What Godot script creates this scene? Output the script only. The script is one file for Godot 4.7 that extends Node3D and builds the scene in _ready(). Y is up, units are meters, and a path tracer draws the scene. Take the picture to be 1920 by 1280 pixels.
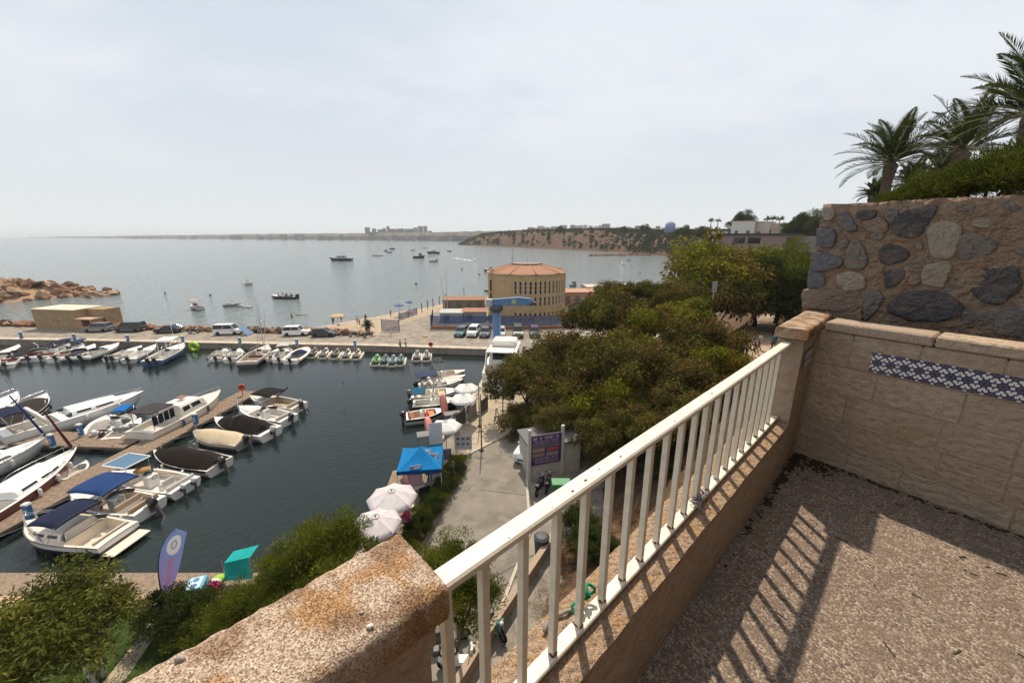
extends Node3D
# ---------- camera numbers of the photograph (1920 x 1280, focal length in pixels) ----------
const FOCAL := 740.0
const EYE := Vector3(0, 18, 0)
const PITCH := 0.26011
const FLOOR_Y := 16.15          # terrace floor
const QUAY_Y := 1.0
const A := Vector3(0.72582, 0, -0.68789)   # along the railing
const N := Vector3(0.68789, 0, 0.72582)    # from the railing into the terrace
const SUN := Vector3(-0.02, 0.83, -0.557)
var rng := RandomNumberGenerator.new()
var mats := {}
var taken := {}

func ray(u: float, v: float) -> Vector3:
	var x := (u - 960.0) / FOCAL
	var y := -(v - 640.0) / FOCAL
	return Vector3(x, y * cos(PITCH) - sin(PITCH), -(cos(PITCH) + y * sin(PITCH)))
func gp(u: float, v: float, h: float) -> Vector3:      # where that sight line meets the level h
	var r := ray(u, v)
	return EYE + r * ((h - EYE.y) / r.y)
func far_at(u: float, v: float, d: float) -> Vector3:  # the point on that sight line at ground distance d
	var r := ray(u, v)
	return EYE + r * (d / Vector2(r.x, r.z).length())

# ---------- naming ----------
func numbered(called: String) -> String:
	var k: int = taken.get(called, 0)
	taken[called] = k + 1
	return called if k == 0 else "%s_%03d" % [called, k]
func tag(o: Node, label: String, category: String, group := "", kind := "") -> Node:
	if label: o.set_meta("label", label)
	if category: o.set_meta("category", category)
	if group: o.set_meta("group", group)
	if kind: o.set_meta("kind", kind)
	return o
func thing(called: String, label: String, category: String, at := Vector3.ZERO, turn := 0.0, group := "") -> Node3D:
	var o := Node3D.new()
	o.name = numbered(called)
	add_child(o)
	o.position = at
	o.rotation.y = turn
	tag(o, label, category, group)
	return o
func put(called: String, st: Variant, m: Material, parent: Node = null) -> MeshInstance3D:
	var o := MeshInstance3D.new()
	var mesh: Mesh
	if st is SurfaceTool:
		st.generate_normals()
		mesh = st.commit()
	else:
		mesh = st
	o.mesh = mesh
	o.material_override = m
	if parent == null:
		o.name = numbered(called)
		add_child(o)
	else:
		o.name = called
		parent.add_child(o, true)
	return o
func structure(called: String, st: Variant, m: Material, label := "") -> MeshInstance3D:
	var o := put(called, st, m)
	o.set_meta("kind", "structure")
	if label: o.set_meta("label", label)
	return o
func copy_of(o: Node3D, at: Vector3, turn := 0.0, label := "", grow := 1.0) -> Node3D:
	var c: Node3D = o.duplicate()
	var base := String(o.name)
	var cut := base.rfind("_")
	if cut > 0 and base.substr(cut + 1).is_valid_int(): base = base.substr(0, cut)
	c.name = numbered(base)
	add_child(c)
	c.transform = Transform3D(Basis(Vector3.UP, turn).scaled(Vector3.ONE * grow), at)
	if label: c.set_meta("label", label)
	return c

# ---------- materials ----------
func lin(r: float, g: float, b: float) -> Color:
	return Color(r, g, b).linear_to_srgb()
func mt(key: String, r := 0.5, g := 0.5, b := 0.5, rough := 0.6, metal := 0.0) -> StandardMaterial3D:
	if mats.has(key): return mats[key]
	var m := StandardMaterial3D.new()
	m.resource_name = key
	m.albedo_color = lin(r, g, b)
	m.roughness = rough
	m.metallic = metal
	if rough >= 0.85: m.metallic_specular = 0.15   # dry, dusty surfaces
	mats[key] = m
	return m
func paint(r: float, g: float, b: float, rough := 0.45) -> StandardMaterial3D:
	return mt("paint_%.3f_%.3f_%.3f_%.2f" % [r, g, b, rough], r, g, b, rough)
func gel(r: float, g: float, b: float) -> StandardMaterial3D:   # boat gelcoat and car lacquer
	var m := mt("gel_%.3f_%.3f_%.3f" % [r, g, b], r, g, b, 0.32)
	m.clearcoat_enabled = true
	m.clearcoat = 0.5
	m.clearcoat_roughness = 0.12
	return m
func cloth(r: float, g: float, b: float) -> StandardMaterial3D:
	var key := "cloth_%.3f_%.3f_%.3f" % [r, g, b]
	if mats.has(key): return mats[key]
	var m := mt(key, r, g, b, 0.9)
	m.rim_enabled = true
	m.rim = 0.25
	m.backlight_enabled = true
	m.backlight = lin(0.35, 0.35, 0.35)
	wear(m, 41, 0.012, 1.3, 0.92)
	return m
func glass_dark() -> StandardMaterial3D:
	return mt("tinted_glass", 0.012, 0.016, 0.02, 0.06)
func pane() -> StandardMaterial3D:
	if mats.has("pane"): return mats["pane"]
	var m := mt("pane", 0.75, 0.85, 0.88, 0.05)
	m.albedo_color.a = 0.25
	m.transparency = BaseMaterial3D.TRANSPARENCY_ALPHA
	return m
func noise(kind: int, sd: int, freq: float, oct := 4) -> FastNoiseLite:
	var n := FastNoiseLite.new()
	n.noise_type = kind
	n.seed = sd
	n.frequency = freq
	n.fractal_type = FastNoiseLite.FRACTAL_FBM if oct > 1 else FastNoiseLite.FRACTAL_NONE
	n.fractal_octaves = oct
	return n
var bytes_of := {}
func field(kind: int, sd: int, freq: float, oct: int, size: int, cell := -1) -> PackedByteArray:
	var key := "%d_%d_%f_%d_%d_%d" % [kind, sd, freq, oct, size, cell]
	if bytes_of.has(key): return bytes_of[key]
	var n := noise(kind, sd, freq, oct)
	if cell >= 0:
		n.cellular_return_type = cell
		n.fractal_type = FastNoiseLite.FRACTAL_NONE
	var im := n.get_seamless_image(size, size)
	im.convert(Image.FORMAT_L8)
	bytes_of[key] = im.get_data()
	return bytes_of[key]
# layers: [bytes, low, high, linear colour, share]
func layered(size: int, base: Color, layers: Array) -> ImageTexture:
	var out := PackedByteArray()
	out.resize(size * size * 3)
	for i in size * size:
		var r := base.r
		var g := base.g
		var b := base.b
		for l in layers:
			var t: float = clampf((l[0][i] / 255.0 - l[1]) / (l[2] - l[1]), 0.0, 1.0) * l[4]
			r += (l[3].r - r) * t
			g += (l[3].g - g) * t
			b += (l[3].b - b) * t
		out[i * 3] = int(255.0 * pow(clampf(r, 0, 1), 0.4545))
		out[i * 3 + 1] = int(255.0 * pow(clampf(g, 0, 1), 0.4545))
		out[i * 3 + 2] = int(255.0 * pow(clampf(b, 0, 1), 0.4545))
	return ImageTexture.create_from_image(Image.create_from_data(size, size, false, Image.FORMAT_RGB8, out))
func grey_tex(bytes: PackedByteArray, size: int) -> ImageTexture:
	return ImageTexture.create_from_image(Image.create_from_data(size, size, false, Image.FORMAT_L8, bytes))
func triplanar(m: StandardMaterial3D, metres: float) -> StandardMaterial3D:
	m.uv1_triplanar = true
	m.uv1_world_triplanar = true
	m.uv1_scale = Vector3.ONE / metres
	m.uv1_triplanar_sharpness = 4.0
	return m
var wear_tex := {}
func wear(m: StandardMaterial3D, sd: int, freq: float, metres: float, low := 0.72) -> StandardMaterial3D:
	# streaks and stains: an uneven tint over the base colour
	var key := "%d_%f_%f" % [sd, freq, low]
	if not wear_tex.has(key):
		var f := field(FastNoiseLite.TYPE_SIMPLEX_SMOOTH, sd, freq, 5, 256)
		var f2 := field(FastNoiseLite.TYPE_SIMPLEX, sd + 7, 0.12, 2, 256)
		wear_tex[key] = layered(256, Color(1, 1, 1), [[f, 0.4, 0.75, Color(low, low * 0.97, low * 0.92), 1.0], [f2, 0.5, 0.9, Color(low, low, low), 0.6]])
	m.albedo_texture = wear_tex[key]
	return triplanar(m, metres)
func relief(m: StandardMaterial3D, bytes: PackedByteArray, size: int, cm: float) -> StandardMaterial3D:
	m.heightmap_enabled = true
	m.heightmap_texture = grey_tex(bytes, size)
	m.heightmap_scale = cm
	return m

# ---------- shapes ----------
func S(smooth := false) -> SurfaceTool:
	var st := SurfaceTool.new()
	st.begin(Mesh.PRIMITIVE_TRIANGLES)
	st.set_smooth_group(0 if smooth else -1)
	return st
func tri(st: SurfaceTool, a: Vector3, b: Vector3, c: Vector3) -> void:
	st.add_vertex(a); st.add_vertex(b); st.add_vertex(c)
func quad(st: SurfaceTool, a: Vector3, b: Vector3, c: Vector3, d: Vector3) -> void:
	st.add_vertex(a); st.add_vertex(b); st.add_vertex(c)
	st.add_vertex(a); st.add_vertex(c); st.add_vertex(d)
func uvquad(st: SurfaceTool, a: Vector3, b: Vector3, c: Vector3, d: Vector3, r := Rect2(0, 0, 1, 1)) -> void:
	var e := r.end
	var p := [a, b, c, a, c, d]
	var t := [r.position, Vector2(e.x, r.position.y), e, r.position, e, Vector2(r.position.x, e.y)]
	for i in 6:
		st.set_uv(t[i]); st.add_vertex(p[i])
func box(st: SurfaceTool, c: Vector3, s: Vector3, bs := Basis()) -> void:
	var h := s * 0.5
	var p := []
	for i in 8:
		p.append(c + bs * Vector3(h.x if i & 1 else -h.x, h.y if i & 2 else -h.y, h.z if i & 4 else -h.z))
	for f in [[0, 2, 3, 1], [4, 5, 7, 6], [0, 1, 5, 4], [2, 6, 7, 3], [0, 4, 6, 2], [1, 3, 7, 5]]:
		quad(st, p[f[0]], p[f[1]], p[f[2]], p[f[3]])
func bevel_box(st: SurfaceTool, c: Vector3, s: Vector3, w: float, bs := Basis()) -> void:
	var h := s * 0.5
	w = minf(w, minf(h.x, minf(h.y, h.z)) * 0.9)
	var p := {}
	for i in 8:
		var sg := Vector3(1 if i & 1 else -1, 1 if i & 2 else -1, 1 if i & 4 else -1)
		for k in 3:
			var q := h - Vector3.ONE * w
			q[k] = h[k]
			p[i * 3 + k] = c + bs * (sg * q)
	for f in [[0, 2, 6, 4, 0], [1, 5, 7, 3, 0], [0, 4, 5, 1, 1], [2, 3, 7, 6, 1], [0, 1, 3, 2, 2], [4, 6, 7, 5, 2]]:
		quad(st, p[f[0] * 3 + f[4]], p[f[1] * 3 + f[4]], p[f[2] * 3 + f[4]], p[f[3] * 3 + f[4]])
	for k in 3:
		var j := (k + 1) % 3
		var l := (k + 2) % 3
		for sj in 2:
			for sl in 2:
				var i0 := (sj << j) | (sl << l)
				var i1 := i0 | (1 << k)
				quad(st, p[i0 * 3 + j], p[i1 * 3 + j], p[i1 * 3 + l], p[i0 * 3 + l])
	for i in 8:
		tri(st, p[i * 3], p[i * 3 + 1], p[i * 3 + 2])
func tube(st: SurfaceTool, pts: Array, r0: float, n := 6, r1 := -1.0, cap := true) -> void:
	if r1 < 0: r1 = r0
	var rings := []
	for i in pts.size():
		var d: Vector3 = (pts[mini(i + 1, pts.size() - 1)] - pts[maxi(i - 1, 0)]).normalized()
		var s := d.cross(Vector3.UP if absf(d.y) < 0.9 else Vector3.RIGHT).normalized()
		var t := s.cross(d)
		var r := lerpf(r0, r1, i / maxf(pts.size() - 1.0, 1.0))
		var ring := []
		for k in n:
			ring.append(pts[i] + (s * cos(TAU * k / n) + t * sin(TAU * k / n)) * r)
		rings.append(ring)
	loft(st, rings, cap)
func loft(st: SurfaceTool, rings: Array, cap := true, closed := true) -> void:
	var n: int = rings[0].size()
	for i in rings.size() - 1:
		for k in (n if closed else n - 1):
			var j := (k + 1) % n
			quad(st, rings[i][k], rings[i][j], rings[i + 1][j], rings[i + 1][k])
	if cap:
		for e in [0, rings.size() - 1]:
			var mid := Vector3.ZERO
			for q in rings[e]: mid += q
			mid /= n
			for k in n:
				if e: tri(st, mid, rings[e][k], rings[e][(k + 1) % n])
				else: tri(st, mid, rings[e][(k + 1) % n], rings[e][k])
func lathe(st: SurfaceTool, prof: Array, n := 12, c := Vector3.ZERO) -> void:
	var rings := []
	for q in prof:
		var ring := []
		for k in n:
			ring.append(c + Vector3(cos(TAU * k / n) * q[0], q[1], sin(TAU * k / n) * q[0]))
		rings.append(ring)
	loft(st, rings, true)
func prism(st: SurfaceTool, poly: Array, f: Callable, lo: float, hi: float) -> void:
	# poly: Vector2 outline; f(Vector2, t) -> Vector3, extruded from lo to hi
	var pp := PackedVector2Array(poly)
	if Geometry2D.is_polygon_clockwise(pp): pp.reverse()
	var ix := Geometry2D.triangulate_polygon(pp)
	for i in range(0, ix.size(), 3):
		tri(st, f.call(pp[ix[i]], hi), f.call(pp[ix[i + 1]], hi), f.call(pp[ix[i + 2]], hi))
		tri(st, f.call(pp[ix[i]], lo), f.call(pp[ix[i + 2]], lo), f.call(pp[ix[i + 1]], lo))
	for i in pp.size():
		var j := (i + 1) % pp.size()
		quad(st, f.call(pp[i], lo), f.call(pp[j], lo), f.call(pp[j], hi), f.call(pp[i], hi))
func upward(q: Vector2, t: float) -> Vector3: return Vector3(q.x, t, q.y)
func across(q: Vector2, t: float) -> Vector3: return Vector3(q.x, q.y, t)
var ico := []
func blob(st: SurfaceTool, c: Vector3, r: Vector3, rough: float, sd: int, bs := Basis()) -> void:
	# an uneven lump of 80 faces
	if ico.is_empty():
		var g := 1.618
		var v := [Vector3(-1, g, 0), Vector3(1, g, 0), Vector3(-1, -g, 0), Vector3(1, -g, 0), Vector3(0, -1, g), Vector3(0, 1, g), Vector3(0, -1, -g), Vector3(0, 1, -g), Vector3(g, 0, -1), Vector3(g, 0, 1), Vector3(-g, 0, -1), Vector3(-g, 0, 1)]
		for f in [[0, 11, 5], [0, 5, 1], [0, 1, 7], [0, 7, 10], [0, 10, 11], [1, 5, 9], [5, 11, 4], [11, 10, 2], [10, 7, 6], [7, 1, 8], [3, 9, 4], [3, 4, 2], [3, 2, 6], [3, 6, 8], [3, 8, 9], [4, 9, 5], [2, 4, 11], [6, 2, 10], [8, 6, 7], [9, 8, 1]]:
			var a: Vector3 = v[f[0]].normalized()
			var b: Vector3 = v[f[1]].normalized()
			var e: Vector3 = v[f[2]].normalized()
			var ab := (a + b).normalized()
			var be := (b + e).normalized()
			var ea := (e + a).normalized()
			for t in [[a, ab, ea], [ab, b, be], [ea, be, e], [ab, be, ea]]: ico.append(t)
	var nz := noise(FastNoiseLite.TYPE_SIMPLEX, sd, 1.1, 2)
	for t in ico:
		var q := []
		for p in t:
			var k := 1.0 + rough * nz.get_noise_3dv(p * 1.3)
			q.append(c + bs * (p * k * r))
		tri(st, q[0], q[2], q[1])

func _ready() -> void:
	rng.seed = 7
	light_and_camera()
	terrace()
	ground()
	buildings()
	harbour()
	boats()
	cars()
	promenade()
	greenery()
	far_shore()
	people()

func light_and_camera() -> void:
	var cam := Camera3D.new()
	cam.name = "camera"
	cam.fov = rad_to_deg(2.0 * atan(640.0 / FOCAL))
	cam.near = 0.05
	cam.far = 30000.0
	cam.position = EYE
	cam.rotation.x = -PITCH
	add_child(cam)
	cam.current = true
	var sun := DirectionalLight3D.new()
	sun.name = "sun"
	sun.light_energy = 1.6
	sun.light_angular_distance = 0.9
	sun.light_color = Color(1.0, 0.93, 0.83)
	sun.shadow_enabled = true
	add_child(sun)
	sun.look_at_from_position(SUN.normalized() * 50.0, Vector3.ZERO)
	var e := Environment.new()
	e.background_mode = Environment.BG_SKY
	e.tonemap_mode = Environment.TONE_MAPPER_LINEAR
	e.tonemap_exposure = 1.14
	e.sdfgi_enabled = true
	e.ssao_enabled = true
	e.ssil_enabled = true
	e.sky = Sky.new()
	e.sky.sky_material = hazy_sky()
	e.fog_enabled = true
	e.fog_density = 0.00014
	e.fog_light_color = Color(0.9, 0.93, 0.96)
	var we := WorldEnvironment.new()
	we.name = "air"
	we.environment = e
	add_child(we)

func hazy_sky() -> PanoramaSkyMaterial:
	# pale hazy blue with a veil of thin cloud, whiter all round the horizon and wherever the veil thickens
	var w := 640
	var h := 320
	var big := noise(FastNoiseLite.TYPE_SIMPLEX_SMOOTH, 12, 1.1, 5)
	var fine := noise(FastNoiseLite.TYPE_SIMPLEX_SMOOTH, 5, 5.0, 5)
	var im := Image.create(w, h, false, Image.FORMAT_RGBF)
	var blue := Color(0.585, 0.645, 0.73)
	var milk := Color(0.73, 0.75, 0.745)
	var veil := Color(0.96, 0.96, 0.96)
	var s := SUN.normalized()
	for y in h:
		var el := (0.5 - (y + 0.5) / h) * PI
		for x in w:
			var az := (x + 0.5) / w * TAU
			var d := Vector3(-sin(az) * cos(el), sin(el), -cos(az) * cos(el) * -1.0)
			d.z = cos(az) * cos(el)
			var c := blue.lerp(milk, pow(1.0 - clampf(d.y, 0, 1), 5.0))
			if d.y > 0.0:
				var p := Vector3(d.x, 0, d.z) / (d.y + 0.18)
				var q := Vector3(p.x * 0.8, 0.0, p.z * 1.4)
				var k := big.get_noise_3dv(q * 0.5 + Vector3(3.2, 0, 1.0)) * 1.1 + fine.get_noise_3dv(q * 0.8) * 0.3
				var t := smoothstep(-0.3, 0.45, k) * smoothstep(0.03, 0.3, d.y)
				var near := clampf(d.dot(s), 0, 1)
				c = c.lerp(veil, t * (0.32 + 0.66 * near * near))
				c = c.lerp(Color(1.2, 1.18, 1.14), 0.6 * pow(near, 4.0))
			im.set_pixel(x, y, c)
	var m := PanoramaSkyMaterial.new()
	m.panorama = ImageTexture.create_from_image(im)
	m.energy_multiplier = 1.0
	return m

# ---------- the terrace ----------
func tf(a: float, h: float, n: float) -> Vector3:   # terrace axes to world
	return Vector3(0, FLOOR_Y, 0) + A * a + Vector3.UP * h + N * n
func terrace_basis() -> Basis: return Basis(A, Vector3.UP, N)
func terrace_thing(called: String, label: String, category: String, at: Vector3) -> Node3D:
	var o := thing(called, label, category)
	o.transform = Transform3D(terrace_basis(), at)
	return o
func stone_mat(key: String, base: Color, dark: Color, stain: Color, metres: float, grain := 0.6) -> StandardMaterial3D:
	if mats.has(key): return mats[key]
	var m := mt(key, 1, 1, 1, 0.95)
	m.albedo_color = Color(1, 1, 1)
	var sd := absi(key.hash()) % 97
	var big := field(FastNoiseLite.TYPE_SIMPLEX_SMOOTH, sd, 0.016, 5, 256)
	var mid := field(FastNoiseLite.TYPE_SIMPLEX, sd + 3, 0.05, 4, 256)
	var fine := field(FastNoiseLite.TYPE_SIMPLEX, 11, 0.3, 2, 256)
	m.albedo_texture = layered(256, base, [[mid, 0.4, 0.75, dark, 0.75], [big, 0.5, 0.72, stain, 0.7], [fine, 0.45, 0.85, dark, grain], [fine, 0.42, 0.2, base.lightened(0.25), grain * 0.7]])
	relief(m, mid, 256, 1.2)
	return triplanar(m, metres)

func terrace() -> void:
	# exposed-aggregate floor
	var fm := mt("washed_pebble_floor", 1, 1, 1, 0.9)
	var cellv := field(FastNoiseLite.TYPE_CELLULAR, 4, 0.12, 1, 512, FastNoiseLite.RETURN_CELL_VALUE)
	var celld := field(FastNoiseLite.TYPE_CELLULAR, 4, 0.12, 1, 512, FastNoiseLite.RETURN_DISTANCE)
	var big := field(FastNoiseLite.TYPE_SIMPLEX_SMOOTH, 9, 0.008, 5, 512)
	var fine := field(FastNoiseLite.TYPE_SIMPLEX, 11, 0.07, 3, 512)
	fm.albedo_texture = layered(512, Color(0.19, 0.148, 0.118), [[cellv, 0.55, 1.0, Color(0.40, 0.33, 0.27), 0.95], [cellv, 0.4, 0.05, Color(0.11, 0.085, 0.072), 0.95], [celld, 0.5, 0.95, Color(0.08, 0.06, 0.048), 0.85], [fine, 0.55, 0.9, Color(0.11, 0.085, 0.068), 0.55], [big, 0.48, 0.7, Color(0.15, 0.115, 0.09), 0.6]])
	relief(fm, celld, 512, -0.5)
	triplanar(fm, 0.6)
	var st := S()
	box(st, tf(2.2, -0.15, 2.2), Vector3(10.4, 0.3, 6.2), terrace_basis())
	structure("terrace_floor", st, fm, "brown washed pebble floor of the terrace")
	# dirt swept into the corner of the floor
	var dirt := mt("dirt", 0.05, 0.035, 0.025, 1.0)
	var heap := PackedVector3Array()
	rng.seed = 31
	st = S()
	for i in 420:
		var d := absf(rng.randfn(0, 0.16))
		var along := rng.randf()
		var p := tf(3.93 - d * 0.7 - rng.randf() * 0.05, 0.004, -0.53 + absf(rng.randfn(0, 0.16)))
		if along > 0.5: p = tf(3.92 - absf(rng.randfn(0, 0.4)) * 1.5, 0.004, -0.54 + rng.randf() * 0.05)
		elif along > 0.25:
			var sb := absf(rng.randfn(0, 0.5)) * 1.8
			p = tf(3.97 - 0.124 * sb - rng.randf() * 0.05, 0.004, -0.54 + 0.992 * sb)
		var sz := rng.randf_range(0.004, 0.014)
		box(st, p, Vector3(sz * rng.randf_range(1, 4), sz * 0.7, sz), Basis(Vector3.UP, rng.randf() * TAU))
	tag(put("floor_litter", st, dirt), "dark crumbs of soil and dry leaf in the terrace corner", "litter", "", "stuff")
	st = S()
	for i in 110:
		var p := tf(rng.randf_range(1.2, 3.8), 0.003, rng.randf_range(-0.4, 2.2))
		var sz := rng.randf_range(0.003, 0.009)
		box(st, p, Vector3(sz * rng.randf_range(1, 9), sz * 0.5, sz * 0.8), Basis(Vector3.UP, rng.randf() * TAU))
	tag(put("floor_specks", st, mt("speck", 0.07, 0.055, 0.04, 1.0)), "scattered dark specks and straws on the pebble floor", "litter", "", "stuff")
	# parapet below the railing, with its sill
	var sand := stone_mat("sandstone_render", Color(0.36, 0.285, 0.215), Color(0.235, 0.18, 0.135), Color(0.28, 0.20, 0.14), 1.1)
	var sill_m := stone_mat("lichen_sill", Color(0.33, 0.235, 0.16), Color(0.14, 0.09, 0.058), Color(0.29, 0.165, 0.04), 0.5, 0.9)
	var o := terrace_thing("parapet_wall", "low sandstone parapet wall carrying the white railing", "wall", tf(1.9, 0, -0.66))
	st = S()
	box(st, Vector3(0, 0.21 - 8.0, 0), Vector3(3.2, 16.42, 0.222))
	put("wall_body", st, sand, o)
	st = S()
	var ring := []
	rng.seed = 5
	for i in 41:
		var a := -1.6 + 3.2 * i / 40.0
		var j := func(k): return rng.randf_range(-k, k)
		ring.append([Vector3(a, 0.418, -0.128 + j.call(0.004)), Vector3(a, 0.432, -0.122 + j.call(0.006)), Vector3(a, 0.437 + j.call(0.0015), -0.06), Vector3(a, 0.437 + j.call(0.0015), 0.06), Vector3(a, 0.432 + j.call(0.002), 0.112 + j.call(0.003)), Vector3(a, 0.418, 0.1155)])
	loft(st, ring, false)
	put("sill", st, sill_m, o)
	# near and far copings and pillars
	var cop := coping_mat()
	var o2 := terrace_thing("near_pillar", "sandstone pillar with lichen-spotted coping at the near end of the railing", "pillar", tf(-1.6, 0, -0.64))
	st = S()
	box(st, Vector3(0, 0.55 - 7.5, 0), Vector3(3.8, 16.1, 0.165))
	put("pillar_body", st, sand, o2)
	st = S()
	box(st, Vector3(-0.004, 1.082, 0), Vector3(3.83, 0.06, 0.178))
	put("cornice", st, sand, o2)
	put("coping", worn_slab(3.87, 0.084, 0.207), coping_mat(true), o2).position = Vector3(0, 1.152, 0.003)
	# snail shells and grit on the coping
	for k in [[300, 1237, 0.0055], [640, 1150, 0.003], [657, 1176, 0.0045], [708, 1128, 0.002]]:
		var p := gp(k[0] + 38.0, k[1], FLOOR_Y + 1.194)
		st = S(true)
		blob(st, Vector3.ZERO, Vector3(k[2] * 1.4, k[2], k[2]), 0.5, int(k[0]))
		var sh := put("snail_shell", st, mt("shell_%d" % (int(k[0]) % 2), 0.3 + 0.3 * (int(k[0]) % 2), 0.27 + 0.3 * (int(k[0]) % 2), 0.24 + 0.3 * (int(k[0]) % 2), 0.6))
		sh.position = p + Vector3(0, k[2] * 0.55, 0)
		tag(sh, "tiny pale snail shell lying on the lichen-spotted coping", "shell", "snail shells on the coping")
	var o3 := terrace_thing("far_pillar", "square sandstone pillar where railing and tiled wall meet", "pillar", tf(3.8, 0, -0.64))
	st = S()
	box(st, Vector3(-0.005, 0.55 - 7.5, -0.002), Vector3(0.58, 16.1, 0.17))
	put("pillar_body", st, sand, o3)
	put("coping", worn_slab(0.95, 0.08, 0.207), coping_mat(true), o3).position = Vector3(0.13, 1.155, 0.003)
	# tiled end wall, built of sandstone blocks
	var b := Vector3(-0.1243, 0, 0.99225)
	var ob := thing("tiled_wall", "sandstone block wall with blue and white tile band", "wall")
	ob.transform = Transform3D(terrace_basis() * Basis(Vector3(b.z, 0, -b.x), Vector3.UP, b), tf(3.98, 0, -0.545))   # x away from the terrace, z along the wall
	var mortar := stone_mat("joint_mortar", Color(0.33, 0.26, 0.19), Color(0.24, 0.175, 0.12), Color(0.27, 0.185, 0.115), 0.8)
	st = S()
	box(st, Vector3(0.1035, 0.45, 1.75), Vector3(0.21, 1.3, 3.7))
	put("mortar_bed", st, mortar, ob)
	rng.seed = 8
	var blocks := []
	for k in 4:
		blocks.append(stone_mat("sandstone_block_%d" % k, Color(0.38, 0.30, 0.225) * (0.9 + 0.07 * k), Color(0.27, 0.205, 0.15), [Color(0.26, 0.195, 0.14), Color(0.34, 0.235, 0.17), Color(0.30, 0.20, 0.115), Color(0.31, 0.26, 0.20)][k], 0.9))
	var y := 0.0
	var tops := [0.17, 0.385, 0.62, 0.845, 1.115]
	for c in 5:
		var z := -0.02 - rng.randf() * 0.2
		while z < 3.5:
			var l := rng.randf_range(0.3, 0.55)
			var z0 := maxf(z, 0.0)
			if z + l - z0 > 0.05:
				st = S()
				bevel_box(st, Vector3(0.0315 - rng.randf() * 0.003, (y + tops[c]) * 0.5, (z0 + z + l) * 0.5), Vector3(0.07, tops[c] - y - 0.007, z + l - z0 - 0.008), 0.004, Basis(Vector3.UP, rng.randf_range(-0.004, 0.004)))
				put("block", st, blocks[rng.randi() % 4], ob)
			z += l
		y = tops[c]
	var cz := 0.21
	var lens := [0.62, 0.75, 0.7, 0.8, 0.7]
	for k in 5:
		st = S()
		bevel_box(st, Vector3(0.103, 1.155, cz + lens[k] * 0.5 - 0.18), Vector3(0.245, 0.079, lens[k] - 0.006), 0.012)
		put("coping_slab", st, blocks[3] if k % 2 else cop, ob)
		cz += lens[k]
	# tile band: each tile a part of its own, with the printed rosettes
	var tm := mt("glazed_tile", 1, 1, 1, 0.28)
	tm.albedo_texture = tile_print()
	tm.clearcoat_enabled = true
	tm.clearcoat = 0.6
	for k in 9:
		st = S()
		var z := 0.352 + 0.1514 * k
		var h0 := 0.8605
		var h1 := 1.0095
		var x := -0.0135
		uvquad(st, Vector3(x, h1, z), Vector3(x, h1, z + 0.1492), Vector3(x, h0, z + 0.1492), Vector3(x, h0, z))
		st.set_uv(Vector2(0.01, 0.01))
		for q in [[Vector3(x, h1, z), Vector3(x, h1, z + 0.1492)], [Vector3(x, h1, z + 0.1492), Vector3(x, h0, z + 0.1492)], [Vector3(x, h0, z + 0.1492), Vector3(x, h0, z)], [Vector3(x, h0, z), Vector3(x, h1, z)]]:
			quad(st, q[0], q[1], q[1] + Vector3(0.02, 0, 0), q[0] + Vector3(0.02, 0, 0))
		put("tile", st, tm, ob)
	# the same tiles let into the pillar's inner face
	for k in 2:
		st = S()
		var fx := -0.20 + 0.152 * k
		uvquad(st, Vector3(fx, 1.0, 0.0905), Vector3(fx + 0.15, 1.0, 0.0905), Vector3(fx + 0.15, 0.85, 0.0905), Vector3(fx, 0.85, 0.0905))
		put("tile", st, tm, o3)
	railing()
	rubble_wall()
	# unseen house front, added behind the viewer to block sky light
	var hs := terrace_thing("villa_facade", "unseen house front added behind the terrace to block sky light", "house", tf(1.0, 0, 2.6))
	st = S()
	box(st, Vector3(0, 3.0, 0.2), Vector3(14, 7.5, 0.4))
	put("wall", st, mt("sky_blocker_plaster", 0.17, 0.13, 0.10, 0.95), hs)  # kept dark so the added front throws little light back
	st = S()
	box(st, Vector3(0, 6.85, -0.3), Vector3(14.4, 0.2, 1.6))
	put("eaves", st, mt("sky_blocker_eaves_wood", 0.12, 0.08, 0.055, 0.9), hs)  # eaves of the added front, also out of view
	for x in [-4.0, 0.0, 4.0]:
		st = S()
		box(st, Vector3(x, 1.15, -0.02), Vector3(1.6, 2.3, 0.08))
		put("door", st, glass_dark(), hs)

func coping_mat(spotted := false) -> StandardMaterial3D:
	var key := "lichen_coping" if spotted else "weathered_coping"
	if mats.has(key): return mats[key]
	var m := mt(key, 1, 1, 1, 0.95)
	m.albedo_color = Color(1, 1, 1)
	m.vertex_color_use_as_albedo = spotted
	if not mats.has("coping_grain"):
		var grain := field(FastNoiseLite.TYPE_CELLULAR, 14, 0.2, 1, 512, FastNoiseLite.RETURN_CELL_VALUE)
		var fine := field(FastNoiseLite.TYPE_SIMPLEX, 33, 0.06, 4, 512)
		mats["coping_grain"] = layered(512, Color(0.38, 0.295, 0.225), [[fine, 0.5, 0.8, Color(0.27, 0.195, 0.14), 0.7], [grain, 0.5, 1.0, Color(0.60, 0.51, 0.43), 0.85], [grain, 0.45, 0.05, Color(0.13, 0.085, 0.055), 0.8]])
	m.albedo_texture = mats["coping_grain"]
	relief(m, field(FastNoiseLite.TYPE_CELLULAR, 14, 0.2, 1, 512, FastNoiseLite.RETURN_CELL_VALUE), 512, 0.2)
	return triplanar(m, 0.27)
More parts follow.
